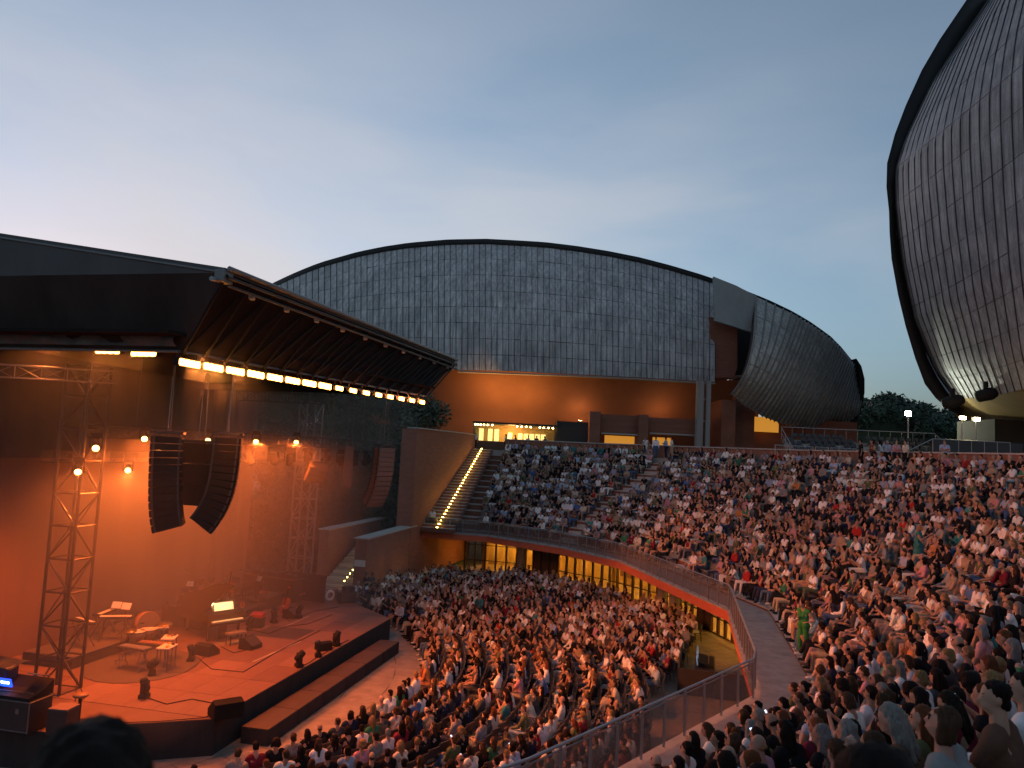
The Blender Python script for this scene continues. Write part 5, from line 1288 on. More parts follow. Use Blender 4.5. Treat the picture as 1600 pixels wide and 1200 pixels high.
def cymbal(px, py, h, label, r=0.27):
    p = at_z(px, py, DZ+0.024); t = thing('cymbal', label, 'cymbal', p, 0, 'percussion on stage')
    for k in range(3): a_ = k*2.094; ubar('leg', (0.25*math.cos(a_), 0.25*math.sin(a_), 0), (0, 0, 0.25), 0.012, M_alu, t)
    ubar('pole', (0, 0, 0.2), (0, 0, h+0.04), 0.012, M_alu, t); b = MB(); b.lathe((0, 0, h), [(r, 0), (r*0.5, 0.03), (r*0.2, 0.045), (0.02, 0.07)], 18, Matrix.Rotation(0.15, 4, 'X')); b.build('disc', M_brass, t, True)
cymbal(253, 1016, 1.05, 'brass cymbal on a stand beside the bass drum', 0.34); cymbal(200, 1024, 0.95, 'small cymbal left of the timpani')
def bar_perc(px, py, rz, label, n=14, ln=1.3, m=M_wood):
    p = at_z(px, py, DZ+0.024); t = thing('xylophone', label, 'xylophone', p, rz, 'percussion on stage')
    ubox('frame', (0, 0, 0.78), (ln+0.1, 0.5, 0.05), M_dsteel, t, (0, 0, 0), 0.05)
    for i in range(n): ubox('bar', (-ln/2+ln*(i+0.5)/n, 0, 0.825), (ln/n*0.8, 0.46-0.16*i/n, 0.022), m, t, (0, 0, 0), 0)
    for s_ in (-1, 1):
        ubar('leg', (s_*ln*0.42, -0.25, 0), (s_*ln*0.42, 0.1, 0.76), 0.018, M_alu, t); ubar('leg', (s_*ln*0.42, 0.25, 0), (s_*ln*0.42, -0.1, 0.76), 0.018, M_alu, t)
bar_perc(208, 1045, SANG+1.45, 'pale metal glockenspiel in front of the timpani', 16, 1.2, mat('silver_bars', (0.5, 0.47, 0.44), 0.35, metal=0.7)); bar_perc(240, 1038, SANG+1.6, 'wooden xylophone in the middle of the percussion'); 
def trap_table(px, py, rz, label):
    p = at_z(px, py, DZ+0.024); t = thing('percussion_table', label, 'table', p, rz, 'percussion on stage')
    ubox('top', (0, 0, 0.85), (0.8, 0.5, 0.04), M_skin_d, t, (0, 0, 0), 0.02)
    for x in (-0.35, 0.35):
        for y in (-0.2, 0.2): ubar('leg', (x*1.05, y*1.05, 0), (x, y, 0.83), 0.016, M_dsteel, t)
    for i in range(4): ubox('hand_instrument', (random.uniform(-0.3, 0.3), random.uniform(-0.15, 0.15), 0.90), (0.12, 0.1, 0.06), random.choice((M_wood, M_brass, M_black)), t, (0, 0, random.random()*3), 0.2)
trap_table(262, 1030, SANG+0.4, 'percussion table with small instruments, upper one'); trap_table(258, 1046, SANG+0.2, 'percussion table with small instruments, lower one')
mic_stand(at_z(262, 1008, DZ+0.024), 2.2, 'boom microphone stand beside the bass drum'); mic_stand(at_z(186, 1035, DZ+0.024), 0.5, 'boom microphone stand left of the glockenspiel', 1.1)

# ---------------------------------------------------------------- orchestra area
M_cello = mat('cello_varnish', (0.42, 0.09, 0.03), 0.25, noise=0.15, nscale=5); M_amp_red = mat('red_amp', (0.45, 0.03, 0.02), 0.5, noise=0.1)
def cello(px, py, rz, label, sc_=1.0, lean=-0.25):
    p = at_z(px, py, DZ+0.01); t = thing('cello', label, 'cello', p, rz, 'cellos on stage'); t.scale = (sc_,)*3
    half = [(0.0, 0.22), (0.12, 0.215), (0.20, 0.17), (0.225, 0.06+0.05), (0.20, 0.0+0.30), (0.145, 0.40), (0.13, 0.47), (0.15, 0.55), (0.175, 0.64), (0.16, 0.73), (0.10, 0.79), (0.0, 0.80)]
    half = [(0.0, 0.10), (0.12, 0.105), (0.20, 0.16), (0.22, 0.26), (0.19, 0.36), (0.14, 0.43), (0.135, 0.49), (0.165, 0.56), (0.17, 0.66), (0.13, 0.76), (0.06, 0.80), (0.0, 0.80)]
    out_ = [(x, z) for x, z in half] + [(-x, z) for x, z in reversed(half[1:-1])]
    Mr = Matrix.Rotation(lean, 4, 'X')
    b = MB(); b.extrude([Mr @ Vector((x, 0.06, z)) for x, z in out_], Mr @ Vector((0, -0.13, 0))); b.build('body', M_cello, t)
    def bx_(nm, c, s_, m): b = MB(); b.box((0, 0, 0), s_); b.v = [tuple(Mr @ (Vector(v)+Vector(c))) for v in b.v]; b.build(nm, m, t)
    bx_('neck', (0, -0.075, 0.98), (0.035, 0.03, 0.50), M_lac); bx_('fingerboard', (0, -0.098, 0.82), (0.045, 0.012, 0.62), M_lac); bx_('scroll', (0, -0.07, 1.25), (0.05, 0.07, 0.09), M_cello)
    bx_('bridge', (0, -0.11, 0.42), (0.09, 0.05, 0.02), M_skin_d); bx_('tailpiece', (0, -0.092, 0.26), (0.05, 0.012, 0.2), M_lac); bx_('endpin', (0, 0, 0.04), (0.012, 0.012, 0.14), M_alu)
cello(442, 963, SANG-1.9, 'red cello standing at the right of the orchestra', 1.15); cello(357, 936, SANG-1.6, 'orange-red cello held upright at the rear of the orchestra', 1.25, -0.1); cello(408, 945, SANG-1.2, 'small red cello half hidden between the chairs', 0.95); cello(377, 960, SANG-1.2, 'slim red instrument leaning behind the raised piano lid', 0.8)
amp = thing('guitar_amplifier', 'box amplifier with bright red top right of the piano', 'amplifier', at_z(401, 980, DZ+0.01), SANG-1.5)
ubox('cabinet', (0, 0, 0.24), (0.62, 0.42, 0.46), M_case, amp, (0, 0, 0), 0.03); ubox('red_cover', (0, 0.02, 0.56), (0.60, 0.42, 0.20), M_amp_red, amp, (R(12), 0, 0), 0.04); ubox('grille', (0, -0.216, 0.24), (0.52, 0.012, 0.36), M_pa2, amp, (0, 0, 0), 0)
def orch_chair(px, py, rz, label):
    p = at_z(px, py, DZ+0.01); t = thing('orchestra_chair', label, 'chair', p, rz, 'orchestra chairs')
    ubox('seat', (0, 0, 0.45), (0.42, 0.42, 0.05), M_case, t, (0, 0, 0), 0.1); ubox('backrest', (0, 0.2, 0.70), (0.40, 0.03, 0.30), M_case, t, (R(-8), 0, 0), 0.1)
    for x in (-0.18, 0.18):
        for y in (-0.18, 0.2): ubar('leg', (x, y, 0), (x, y, 0.43 if y < 0 else 0.72), 0.012, M_alu, t)
oc = [(285, 945), (300, 940), (318, 936), (337, 946), (330, 955), (372, 944), (388, 938), (410, 932), (425, 942), (350, 952), (395, 952), (312, 950)]
for i, (x, y) in enumerate(oc): orch_chair(x, y, SANG-1.9+random.uniform(-0.7, 0.7), 'black orchestra chair at the hazy rear of the stage, %s from the left' % ords[sorted(oc).index((x, y))])
om = [(294, 948), (309, 944), (326, 940), (345, 950), (365, 940), (382, 946), (402, 938), (418, 934)]
for i, (x, y) in enumerate(om): music_stand(at_z(x, y, DZ+0.01), SANG-2+random.uniform(-0.5, 0.5), 'music stand among the orchestra chairs, %s from the left' % ords[i], i % 3 == 0)
for i, (x, y) in enumerate(((300, 950), (352, 944), (391, 958), (415, 948), (434, 955))): mic_stand(at_z(x, y, DZ+0.01), random.uniform(0, 6), 'tall microphone stand in the orchestra, %s from the left' % ords[i], 1.5)
sto = thing('round_stool', 'round black stool near the red cello', 'stool', at_z(426, 968, DZ+0.01)); b = MB(); b.lathe((0, 0, 0.55), [(0.17, 0), (0.19, 0.03), (0.18, 0.07)], 14); b.build('seat', M_case, sto, True)
for k in range(3): a_ = k*2.094; ubar('leg', (0.25*math.cos(a_), 0.25*math.sin(a_), 0), (0, 0, 0.5), 0.016, M_alu, sto)
# low dark risers and rear desk
for (x, y, w_, d_, h_, lb) in ((385, 956, 2.6, 1.2, 0.32, 'low black riser behind the piano'), (415, 946, 1.9, 1.2, 0.55, 'black box riser at the right of the orchestra'), (330, 930, 4.6, 1.8, 0.3, 'long low riser at the hazy rear of the stage')):
    t = thing('orchestra_riser', lb, 'riser', at_z(x, y, DZ+0.01), SANG); ubox('platform', (0, 0, h_/2), (w_, d_, h_), M_cloth, t, (0, 0, 0), 0.01); ubox('top', (0, 0, h_+0.012), (w_-0.03, d_-0.03, 0.02), M_carpet, t, (0, 0, 0), 0)
dk = thing('control_desk', 'control desk with small lights at the rear right of the stage', 'desk', at_z(425, 935, DZ+0.01), SANG+1.35)
ubox('skirt', (0, 0, 0.6), (3.6, 0.9, 1.2), M_cloth, dk, (0, 0, 0), 0.01); ubox('top', (0, 0, 1.22), (3.7, 1.0, 0.04), M_case, dk, (0, 0, 0), 0)
M_ind = mat('indicator', (1, 0.6, 0.4), 0.4, emit=5, ecol=(1, 0.5, 0.25))
for i in range(9): ubox('equipment', (-1.5+i*0.38, 0.1, 1.38), (0.33, 0.4, random.uniform(0.15, 0.4)), M_case, dk, (0, 0, 0), 0.03)
for i in range(7): ubox('indicator', (-1.4+i*0.42, -0.12, 1.38), (0.16, 0.02, 0.03), M_ind, dk, (0, 0, 0), 0)
wing = thing('wing_flat', 'black flat beside the far truss tower hiding the stage wing', 'flat', at_z(490, 940, DZ+0.01), SANG+1.4)
ubox('panel', (0.6, 0, 0.75), (2.6, 0.08, 1.5), M_cloth, wing, (0, 0, 0), 0.01); ubox('brace', (0.6, 0.3, 0.4), (0.1, 0.6, 0.05), M_wood, wing)
# cable reels and cases by the far pillar
for x, y, lb in ((515, 939, 'white coiled cable reel beside the entrance stair'),):
    t = thing('cable_reel', lb, 'cable reel', at_z(x, y, DZ+0.01), 0.8)
    def torus(R_, r_, c_, n=20, k=8):
        b = MB(); rows = []
        for i in range(n+1):
            a_ = 2*math.pi*i/n; rows.append([(c_[0]+(R_+r_*math.cos(2*math.pi*j/k))*math.cos(a_), c_[1]+r_*math.sin(2*math.pi*j/k), c_[2]+(R_+r_*math.cos(2*math.pi*j/k))*math.sin(a_)) for j in range(k+1)])
        b.grid(rows); return b
    torus(0.24, 0.07, (0, 0, 0.31)).build('coil', M_white, t, True); ubox('frame', (0.35, 0.1, 0.4), (0.35, 0.3, 0.5), M_alu, t, (0, 0, 0), 0.1)
t = thing('equipment_case', 'dark covered equipment heap at the foot of the brick pillar', 'case', at_z(541, 940, DZ+0.01), 0.5)
ubox('case', (0, 0, 0.3), (1.0, 0.7, 0.6), M_case, t, (0, 0, 0), 0.08); ubox('case', (0.1, 0.05, 0.72), (0.7, 0.5, 0.26), M_cloth, t, (0.05, 0.03, 0.4), 0.15)

# ---------------------------------------------------------------- monitor mixing position at lower left
md = thing('monitor_desk', 'black monitor mixing desk with a blue display at the lower left', 'mixing desk', at_z(60, 1150, DZ), math.atan2(E2.y, E2.x))
md.location = Vector((at_z(60, 1140, DZ).x, at_z(60, 1140, DZ).y, DZ))
# local x runs back into the stage (left in the picture), y towards the viewer
M_blue = mat('blue_display', (0.02, 0.05, 0.5), 0.3, emit=1.6, ecol=(0.01, 0.05, 0.9)); M_digit = mat('display_digits', (0.6, 0.8, 1), 0.3, emit=7, ecol=(0.5, 0.75, 1)); M_redled = mat('red_led', (1, 0.1, 0.1), 0.3, emit=3, ecol=(1, 0.08, 0.06))
ubox('flight_case', (0.55, 0, 0.45), (1.15, 0.85, 0.9), M_case, md, (0, 0, 0), 0.02); ubox('flight_case', (1.75, 0, 0.42), (1.15, 0.85, 0.84), M_case, md, (0, 0, 0), 0.02)
for x in (0.0, 1.12, 1.18, 2.32):
    ubar('case_edge', (x, 0.43, 0.02), (x, 0.43, 0.88), 0.02, M_alu, md)
for x0 in (0.0, 1.18): ubar('case_edge', (x0, 0.43, 0.88), (x0+1.14, 0.43, 0.88), 0.018, M_alu, md); ubar('case_edge', (x0, 0.43, 0.04), (x0+1.14, 0.43, 0.04), 0.018, M_alu, md)
for x in (0.4, 1.5): ubox('case_latch', (x, 0.432, 0.6), (0.12, 0.02, 0.14), M_alu, md, (0, 0, 0), 0.1)
b = MB(); b.extrude([(0.05, -0.5, 0.92), (0.05, 0.42, 0.92), (0.05, 0.42, 1.0), (0.05, -0.1, 1.12), (0.05, -0.5, 1.34)], (1.5, 0, 0)); b.build('console', M_black, md)
for i in range(16): ubox('fader', (0.16+i*0.085, 0.2, 1.07), (0.02, 0.07, 0.03), M_alu, md, (R(-12), 0, 0), 0)
ubox('display', (1.15, 0.16, 1.28), (0.42, 0.03, 0.26), M_blue, md, (R(-20), 0, 0), 0.02)
for i in range(4): ubox('display_digit', (1.04+i*0.075, 0.182, 1.285), (0.045, 0.012, 0.07), M_digit, md, (R(-20), 0, 0), 0)
ubox('rack', (1.75, -0.25, 1.25), (0.8, 0.5, 0.75), M_case, md, (0, 0, 0), 0.03); ubox('red_led_strip', (1.75, 0.01, 1.38), (0.36, 0.015, 0.03), M_redled, md, (0, 0, 0), 0)
b = MB(); folds(b, Vector((1.2, -0.8, 1.66)), Vector((2.4, -0.8, 1.7)), Vector((1.2, 0.0, 1.6)), Vector((2.3, 0.0, 1.62)), 12, 6, 0.06); b.build('dust_cover', M_cloth, md, True)
ubox('laptop_stand', (0.35, -0.2, 1.5), (0.5, 0.4, 0.03), M_alu, md, (R(18), 0, 0), 0.05)
c1 = thing('flight_case', 'small black flight case with pale lid in front of the mixing desk', 'flight case', at_z(102, 1146, DZ), SANG+0.1)
ubox('case', (0.05, 0.15, 0.36), (0.6, 0.62, 0.72), M_case, c1, (0, 0, 0), 0.03); ubox('lid', (0.05, 0.15, 0.735), (0.58, 0.6, 0.03), M_ply[2], c1, (0, 0, 0), 0)
c2 = thing('drum_stool', 'pair of round stools standing beside the flight case', 'stool', at_z(122, 1128, DZ), 0.0)
for (x, y, z) in ((0, 0, 0.75), (-0.15, -0.35, 0.5)):
    b = MB(); b.lathe((x, y, z), [(0.2, 0), (0.23, 0.03), (0.21, 0.08)], 14); b.build('seat', M_wood, c2, True); ubar('pole', (x, y, 0.03), (x, y, z), 0.05, M_black, c2); b = MB(); b.lathe((x, y, 0.0), [(0.22, 0), (0.2, 0.04)], 12); b.build('foot', M_black, c2)
def cable(pts, label, r=0.014):
    P_ = [Vector(p) for p in pts]; q = []
    for i in range(len(P_)-1):
        for k in range(5): q.append(P_[i].lerp(P_[i+1], k/5))
    b = MB().tube(q+[P_[-1]], r, 5); tag(b.build('cable', M_black), label, 'cable')
zc = DZ+0.02
cable([at_z(x, y, zc) for x, y in ((105, 1143), (120, 1150), (132, 1143), (118, 1137), (108, 1140), (125, 1134), (160, 1131), (190, 1129), (250, 1127), (320, 1121), (345, 1110))], 'black cable running along the near edge of the stage')
cable([at_z(x, y, zc) for x, y in ((118, 1095), (120, 1060), (132, 1090), (122, 1100))], 'loose black cable beside the mixing desk')

for i, (pts, lb) in enumerate((
    (((300, 1020), (330, 1045), (380, 1050), (430, 1020), (470, 1000), (500, 985)), 'black cable looping across the bare deck right of the piano'),
    (((395, 985), (420, 990), (450, 978), (480, 975), (520, 960)), 'black cable from the red amplifier to the far wing'),
    (((262, 1052), (290, 1050), (310, 1036), (322, 1022)), 'black cable between the percussion and the left wedge monitor'),
    (((230, 1090), (260, 1100), (300, 1092), (340, 1100), (372, 1095)), 'black cable feeding the lone floor lamp on the near deck'),
    (((467, 1042), (482, 1036), (497, 1026), (510, 1019), (525, 1009), (545, 1000)), 'black cable linking the three lamps on the stage edge'),
    (((345, 1010), (365, 1020), (391, 1014)), 'short black cable between the piano stool and right wedge'),
    (((440, 962), (452, 970), (470, 964), (490, 955), (530, 948)), 'black cable behind the red cello'))):
    cable([at_z(x, y, zc) for x, y in pts], lb, 0.016)
M_tape = mat('white_tape', (0.6, 0.55, 0.48), 0.7)
for i, (x0, y0, x1, y1, lb) in enumerate(((448, 978, 482, 963, 'pale tape line on the deck near the far wedge'), (395, 1034, 470, 1002, 'long pale tape line across the middle of the deck'), (165, 1058, 210, 1042, 'pale tape line beside the percussion carpet'))):
    a_, b_ = at_z(x0, y0, DZ+0.016), at_z(x1, y1, DZ+0.016); tag(ubox('tape_line', (a_+b_)/2, ((b_-a_).length, 0.05, 0.003), M_tape, None, (0, 0, math.atan2(b_.y-a_.y, b_.x-a_.x)), 0), lb, 'tape')
# ---------------------------------------------------------------- haze over the stage
hz = MB(); hz.box((8.0, 6.7, 6.97), (22.0, 14.0, 11.5))
M_hz = bpy.data.materials.new('stage_haze'); M_hz.use_nodes = True; t = M_hz.node_tree; t.nodes.clear()
o_ = t.nodes.new('ShaderNodeOutputMaterial'); pv = t.nodes.new('ShaderNodeVolumePrincipled'); pv.inputs['Color'].default_value = (0.9, 0.9, 0.9, 1); pv.inputs['Density'].default_value = HAZE; pv.inputs['Anisotropy'].default_value = 0.25
t.links.new(pv.outputs[0], o_.inputs['Volume'])
ho = hz.build('stage_smoke', M_hz); ho.location = (SN.x, SN.y, 0); ho.rotation_euler = (0, 0, SANG)
tag(ho, kind='stuff'); ho['label'] = 'thin orange-lit smoke hanging over the stage'; ho['category'] = 'smoke'
# ---------------------------------------------------------------- seats
PS = 1.14
M_seat = mat('grey_plastic', (0.17, 0.165, 0.165), 0.5, noise=0.1, nscale=8); M_chair = mat('stalls_chair', (0.07, 0.065, 0.065), 0.5, noise=0.15, nscale=8)
def seat_mesh():
    prof = [(0.22, 0.40), (0.20, 0.435), (0.10, 0.425), (-0.12, 0.41), (-0.20, 0.44), (-0.24, 0.55), (-0.27, 0.74), (-0.28, 0.80)]
    rows = []
    for i, (y, z) in enumerate(prof):
        w_ = 0.22 if i < 6 else (0.20 if i == 6 else 0.14); rows.append([(-w_, y, z+0.03), (-w_*0.6, y, z), (w_*0.6, y, z), (w_, y, z+0.03)])
    b = MB(); b.grid(rows); b.grid([[(x, y-0.018, z-0.018) for x, y, z in r_] for r_ in rows])
    b.box((0, 0.0, 0.20), (0.08, 0.28, 0.40)); return b
def chair_mesh():
    b = MB(); b.box((0, 0, 0.44), (0.42, 0.42, 0.035))
    b.add([(-0.2, -0.20, 0.56), (0.2, -0.20, 0.56), (0.2, -0.27, 0.84), (-0.2, -0.27, 0.84), (-0.2, -0.225, 0.56), (0.2, -0.225, 0.56), (0.2, -0.295, 0.84), (-0.2, -0.295, 0.84)], [(0, 1, 2, 3), (7, 6, 5, 4), (0, 4, 5, 1), (3, 2, 6, 7), (0, 3, 7, 4), (1, 5, 6, 2)])
    for x in (-0.19, 0.19): b.bar((x, 0.18, 0), (x, 0.16, 0.43), 0.013, 4); b.bar((x, -0.24, 0), (x, -0.2, 0.43), 0.013, 4); b.bar((x, -0.2, 0.43), (x, -0.26, 0.80), 0.013, 4); b.bar((x, -0.2, 0.62), (x, 0.15, 0.62), 0.012, 4)
    return b
_seat = seat_mesh(); _chair = chair_mesh()
SEATME = _seat.mesh('tribune_seat', M_seat); CHAIRME = _chair.mesh('stalls_chair', M_chair)
def in_frame(p, mx=160, my=140):
    x, y, d = project(p); return d > 1.5 and -mx < x < 1600+mx and y < 1200+my and y > -100
STG = Vector((-12.5, 33.5))
slots = []   # (x, y, z, facing, area, row, seat order, occupied)
for k in range(NROW):
    z = ZB+0.15+k*RISE
    tt = th_end(row_off(52, k), 3.4-0.9*k/NROW)-0.6
    j = 0
    while tt > -56:
        r_ = R0(tt)+row_off(tt, k)+tread(tt)*0.64
        if not in_aisle(tt, r_):
            p = Vector((CEN.x+r_*math.cos(R(tt)), CEN.y+r_*math.sin(R(tt)), z))
            cam_gap = (Vector((p.x, p.y, 0))-Vector((EYE.x, EYE.y, 0))).length
            if in_frame(p+Vector((0, 0, 1))) and cam_gap > 5.2:
                d = STG-Vector((p.x, p.y)); inn = -Vector((math.cos(R(tt)), math.sin(R(tt)))); d = (d.normalized()*0.35+inn*0.65)
                fill = 0.94
                if k < 3 and tt > 55.5: fill = 0.15
                if k == 0 and 10 < tt < 30: fill = 0.6
                if k <= 1 and -2 < tt < 12: fill = 0.85
                if 16.0 < tt < 18 and k < 9: fill = 0.72
                if 39.5 < tt < 41.4: fill = 0.75
                slots.append([p, math.atan2(d.y, d.x)-math.pi/2, 'stand', k, j, random.random() < fill])
        j += 1; tt -= math.degrees(0.61/r_)
for jr in range(19):
    r_ = 18.8+jr*0.95; tt = 56.0 if r_ > 24 else 51.0; j = 0
    while tt > -62:
        skip = False
        for a in (30.0, -9.0):
            if abs(R(tt-a))*r_ < 0.65: skip = True
        p = Vector((CEN.x+r_*math.cos(R(tt)), CEN.y+r_*math.sin(R(tt)), 0.0))
        if r_ > interp(tt, [-60, -25, -12, -2, 1.7, 7.5, 14, 20, 60], [26.5, 27.6, 27.6, 28.0, 28.8, 30.6, 32.5, 35.2, 35.4]): skip = True
        if r_ > 32.0 and tt > 50.5: skip = True
        if not skip and in_frame(p+Vector((0, 0, 1))):
            d = STG-Vector((p.x, p.y)); fill = 0.95
            if tt < -14 and jr in (4, 5, 6, 9) and -30 < tt: fill = 0.72
            slots.append([p, math.atan2(d.y, d.x)-math.pi/2+random.uniform(-0.12, 0.12), 'stalls', jr, j, random.random() < fill])
        j += 1; tt -= math.degrees(0.62/r_)
print('slots', len(slots), 'stand', sum(s[2] == 'stand' for s in slots))
# seats
seat_no = {}
seat_rank = {'stand': [], 'stalls': []}
for s in slots:
    x, y, d = project(s[0]+Vector((0, 0, 0.5))); vis = (-30 < x < 1630 and y < 1230)
    seat_rank[s[2]].append(((0 if (not s[5] and vis) else 1), 0 if vis else 1, d, s))
num = lambda n: ords[n-1]
for area, me_, nm, proto in (('stand', SEATME, 'tribune_chair', _seat), ('stalls', CHAIRME, 'stalls_chair', _chair)):
    L_ = sorted(seat_rank[area], key=lambda q: q[:3]); V0 = np.array(proto.v, dtype=np.float32); Vs, Fs = [], []; off = 0
    seat_lab = []
    for i, (e_, v_, d_, s) in enumerate(L_):
        if i < 300:
            q_ = (s[2], s[3]); seat_no[q_] = seat_no.get(q_, 0)+1
            o = link(nm, me_); o.scale = (PS,)*3; o.location = s[0]; o.rotation_euler = (0, 0, s[1])
            row_ = ('%s tribune tier' if area == 'stand' else '%s stalls row') % num(s[3]+1); seat_lab.append((o, s, row_, area))
        else:
            c_, s_ = math.cos(s[1]), math.sin(s[1]); W = np.empty_like(V0); W[:, 0] = (V0[:, 0]*c_-V0[:, 1]*s_)*PS+s[0].x; W[:, 1] = (V0[:, 0]*s_+V0[:, 1]*c_)*PS+s[0].y; W[:, 2] = V0[:, 2]*PS+s[0].z
            Vs.append(W); Fs += [tuple(a+off for a in f) for f in proto.f]; off += len(V0)
    cnt = {}
    for o, s, row_, ar in sorted(seat_lab, key=lambda q: project(q[1][0])[0]):
        kk = (row_, s[5]); cnt[kk] = cnt.get(kk, 0)+1
        what = ('grey plastic shell chair' if ar == 'stand' else 'dark chair')
        tag(o, '%s %s, %s from left, %s' % ('empty' if not s[5] else 'occupied', what, num(cnt[kk]), row_), 'chair', ('empty ' if not s[5] else 'occupied ')+('tribune chairs' if ar == 'stand' else 'stalls chairs'))
    if Vs:
        me2 = bpy.data.meshes.new(nm+'_rows'); me2.from_pydata(np.vstack(Vs).tolist(), [], Fs); me2.materials.append(M_seat if area == 'stand' else M_chair)
        o = link(nm+'_rows', me2); tag(o, 'the remaining rows of %s under the crowd' % ('grey tribune seats' if area == 'stand' else 'dark stalls chairs'), 'seats', None, 'stuff')

# ---------------------------------------------------------------- spectators
people = [s for s in slots if s[5]]
def size_key(s):
    x, y, d = project(s[0]+Vector((0, 0, 1.0))); vis = (-25 < x < 1625 and y < 1235)
    return (0 if vis else 1, d)
people.sort(key=size_key)
near, far = people[:285], people[285:]
def dress():
    top = pick(TOPC); bot = pick(BOTC); hr = pick(HAIRC); fem = random.random() < 0.52
    style = random.choice(['long', 'long', 'long', 'bob', 'bun', 'curly']) if fem else random.choice(['short', 'short', 'short', 'short', 'short', 'bald'])
    gar = random.choice(['tee', 'vest', 'vest', 'shirt']) if fem else random.choice(['tee', 'tee', 'shirt', 'shirt'])
    bt = random.choice(['trousers', 'trousers', 'skirt', 'shorts']) if fem else random.choice(['trousers', 'trousers', 'trousers', 'shorts'])
    if bt == 'skirt' and random.random() < 0.6: bot = top
    return dict(top=top, bot=bot, hair=hr, style=style, gar=gar, bt=bt, fem=fem)
GW = {'tee': 'T-shirt', 'shirt': 'long-sleeved shirt', 'vest': 'sleeveless top'}
HW = {'short': 'short %s hair', 'long': 'long %s hair', 'bob': '%s bob', 'bun': '%s hair in a bun', 'curly': 'curly %s hair', 'bald': 'balding %s head'}
def make_person(key, p, rz, D, scale=1.0, name='person'):
    d = HI[key]; st = D['style'] if ('hair_'+D['style']) in d else ('long' if D['fem'] else 'short'); D['style'] = st
    b = link(name, d['body']); b.location = p; b.rotation_euler = (0, 0, rz); b.scale = (scale,)*3; b.color = (*skin_tone(), 1)
    for part, me, col in (('shirt', d['top_'+D['gar']], jitter(D['top'][1])), (D['bt'], d['bot_'+D['bt']], jitter(D['bot'][1])), ('hair', d['hair_'+st], jitter(D['hair'][1])), ('shoes', d['shoes'], random.choice(((0.6, 0.58, 0.55), (0.03, 0.03, 0.03), (0.18, 0.11, 0.07))))):
        c_ = link(part, me, b); c_.color = (*col, 1)
    return b
M_phone = mat('phone_case', (0.02, 0.02, 0.022), 0.4); M_pscr = mat('phone_screen', (0.6, 0.7, 0.8), 0.3, emit=0.9, ecol=(0.75, 0.85, 1)); _pb = MB(); _pb.box((0, 0, 0), (0.076, 0.012, 0.155)); _pb.cur = 1; _pb.box((0, -0.0075, 0), (0.068, 0.004, 0.14)); PHONE = _pb.mesh('smartphone', [M_phone, M_pscr])
for s in near: s.append(dress()); s.append(random.choice([i for i in range(len(POSES))]))
byrow = {}
for s in near: byrow.setdefault((s[2], s[3]), []).append(s)
used_labels = set(); made = []
for (area, k), L_ in byrow.items():
    L_.sort(key=lambda s: project(s[0]+Vector((0, 0, 1)))[0])
    for i, s in enumerate(L_):
        D = s[6]; hair = HW[D['style']] % D['hair'][0]
        o = make_person(s[7], s[0], s[1]+random.uniform(-0.15, 0.15), D, PS*random.uniform(0.95, 1.05))
        where = ('%s tribune tier' if area == 'stand' else '%s stalls row') % num(k+1)
        lb = 'person in %s %s, %s, %s from left, %s' % (D['top'][0], GW[D['gar']], hair, num(i+1), where)
        if len(lb.split()) > 16: lb = 'person in %s, %s, %s from left, %s' % (D['top'][0], hair, num(i+1), where)
        tag(o, lb, 'person', 'seated spectators'); made.append(o)
        if s[7] == 4 and random.random() < 0.5:
            ph = link('smartphone', PHONE); ca, sa = math.cos(o.rotation_euler.z), math.sin(o.rotation_euler.z); q = Vector((0, 0.42, 0.93))*o.scale.x
            ph.location = s[0]+Vector((q.x*ca-q.y*sa, q.x*sa+q.y*ca, q.z)); ph.rotation_euler = (R(-38), 0, o.rotation_euler.z)
            tag(ph, 'lit phone held by the person in %s, %s from left, %s' % (D['top'][0], num(i+1), where), 'phone', 'phones held in the audience')
# the mass of the crowd in one mesh
Vs, Fs, Cs = [], [], []; off = 0
cls_top = [CLS.index('top')]; 
for s in far:
    D = dress(); cand = [q for q in LO if q[0] == D['style']] or [q for q in LO if q[0] == ('long' if D['fem'] else 'short')]
    v, t_, c_ = random.choice(cand)[1]; k = PS*random.uniform(0.94, 1.05); a = s[1]+random.uniform(-0.25, 0.25); ca, sa = math.cos(a), math.sin(a)
    W = np.empty_like(v); W[:, 0] = (v[:, 0]*ca-v[:, 1]*sa)*k+s[0].x; W[:, 1] = (v[:, 0]*sa+v[:, 1]*ca)*k+s[0].y; W[:, 2] = v[:, 2]*k+s[0].z
    sk, tp, bt, hr = skin_tone(), jitter(D['top'][1]), jitter(D['bot'][1]), jitter(D['hair'][1])
    pal = {'skin': sk, 'hand': sk, 'hair': hr, 'top': tp, 'bot': bt, 'shoe': random.choice(((0.6, 0.58, 0.55), (0.03, 0.03, 0.03))), 'sleeve': tp if D['gar'] != 'vest' else sk, 'arm': tp if D['gar'] == 'shirt' else sk, 'bot2': bt if D['bt'] == 'trousers' else sk}
    P_ = np.array([[*pal[x], 1.0] for x in CLS], dtype=np.float32)
    Vs.append(W); Fs.append(t_+off); Cs.append(np.repeat(P_[c_], 3, axis=0)); off += len(v)
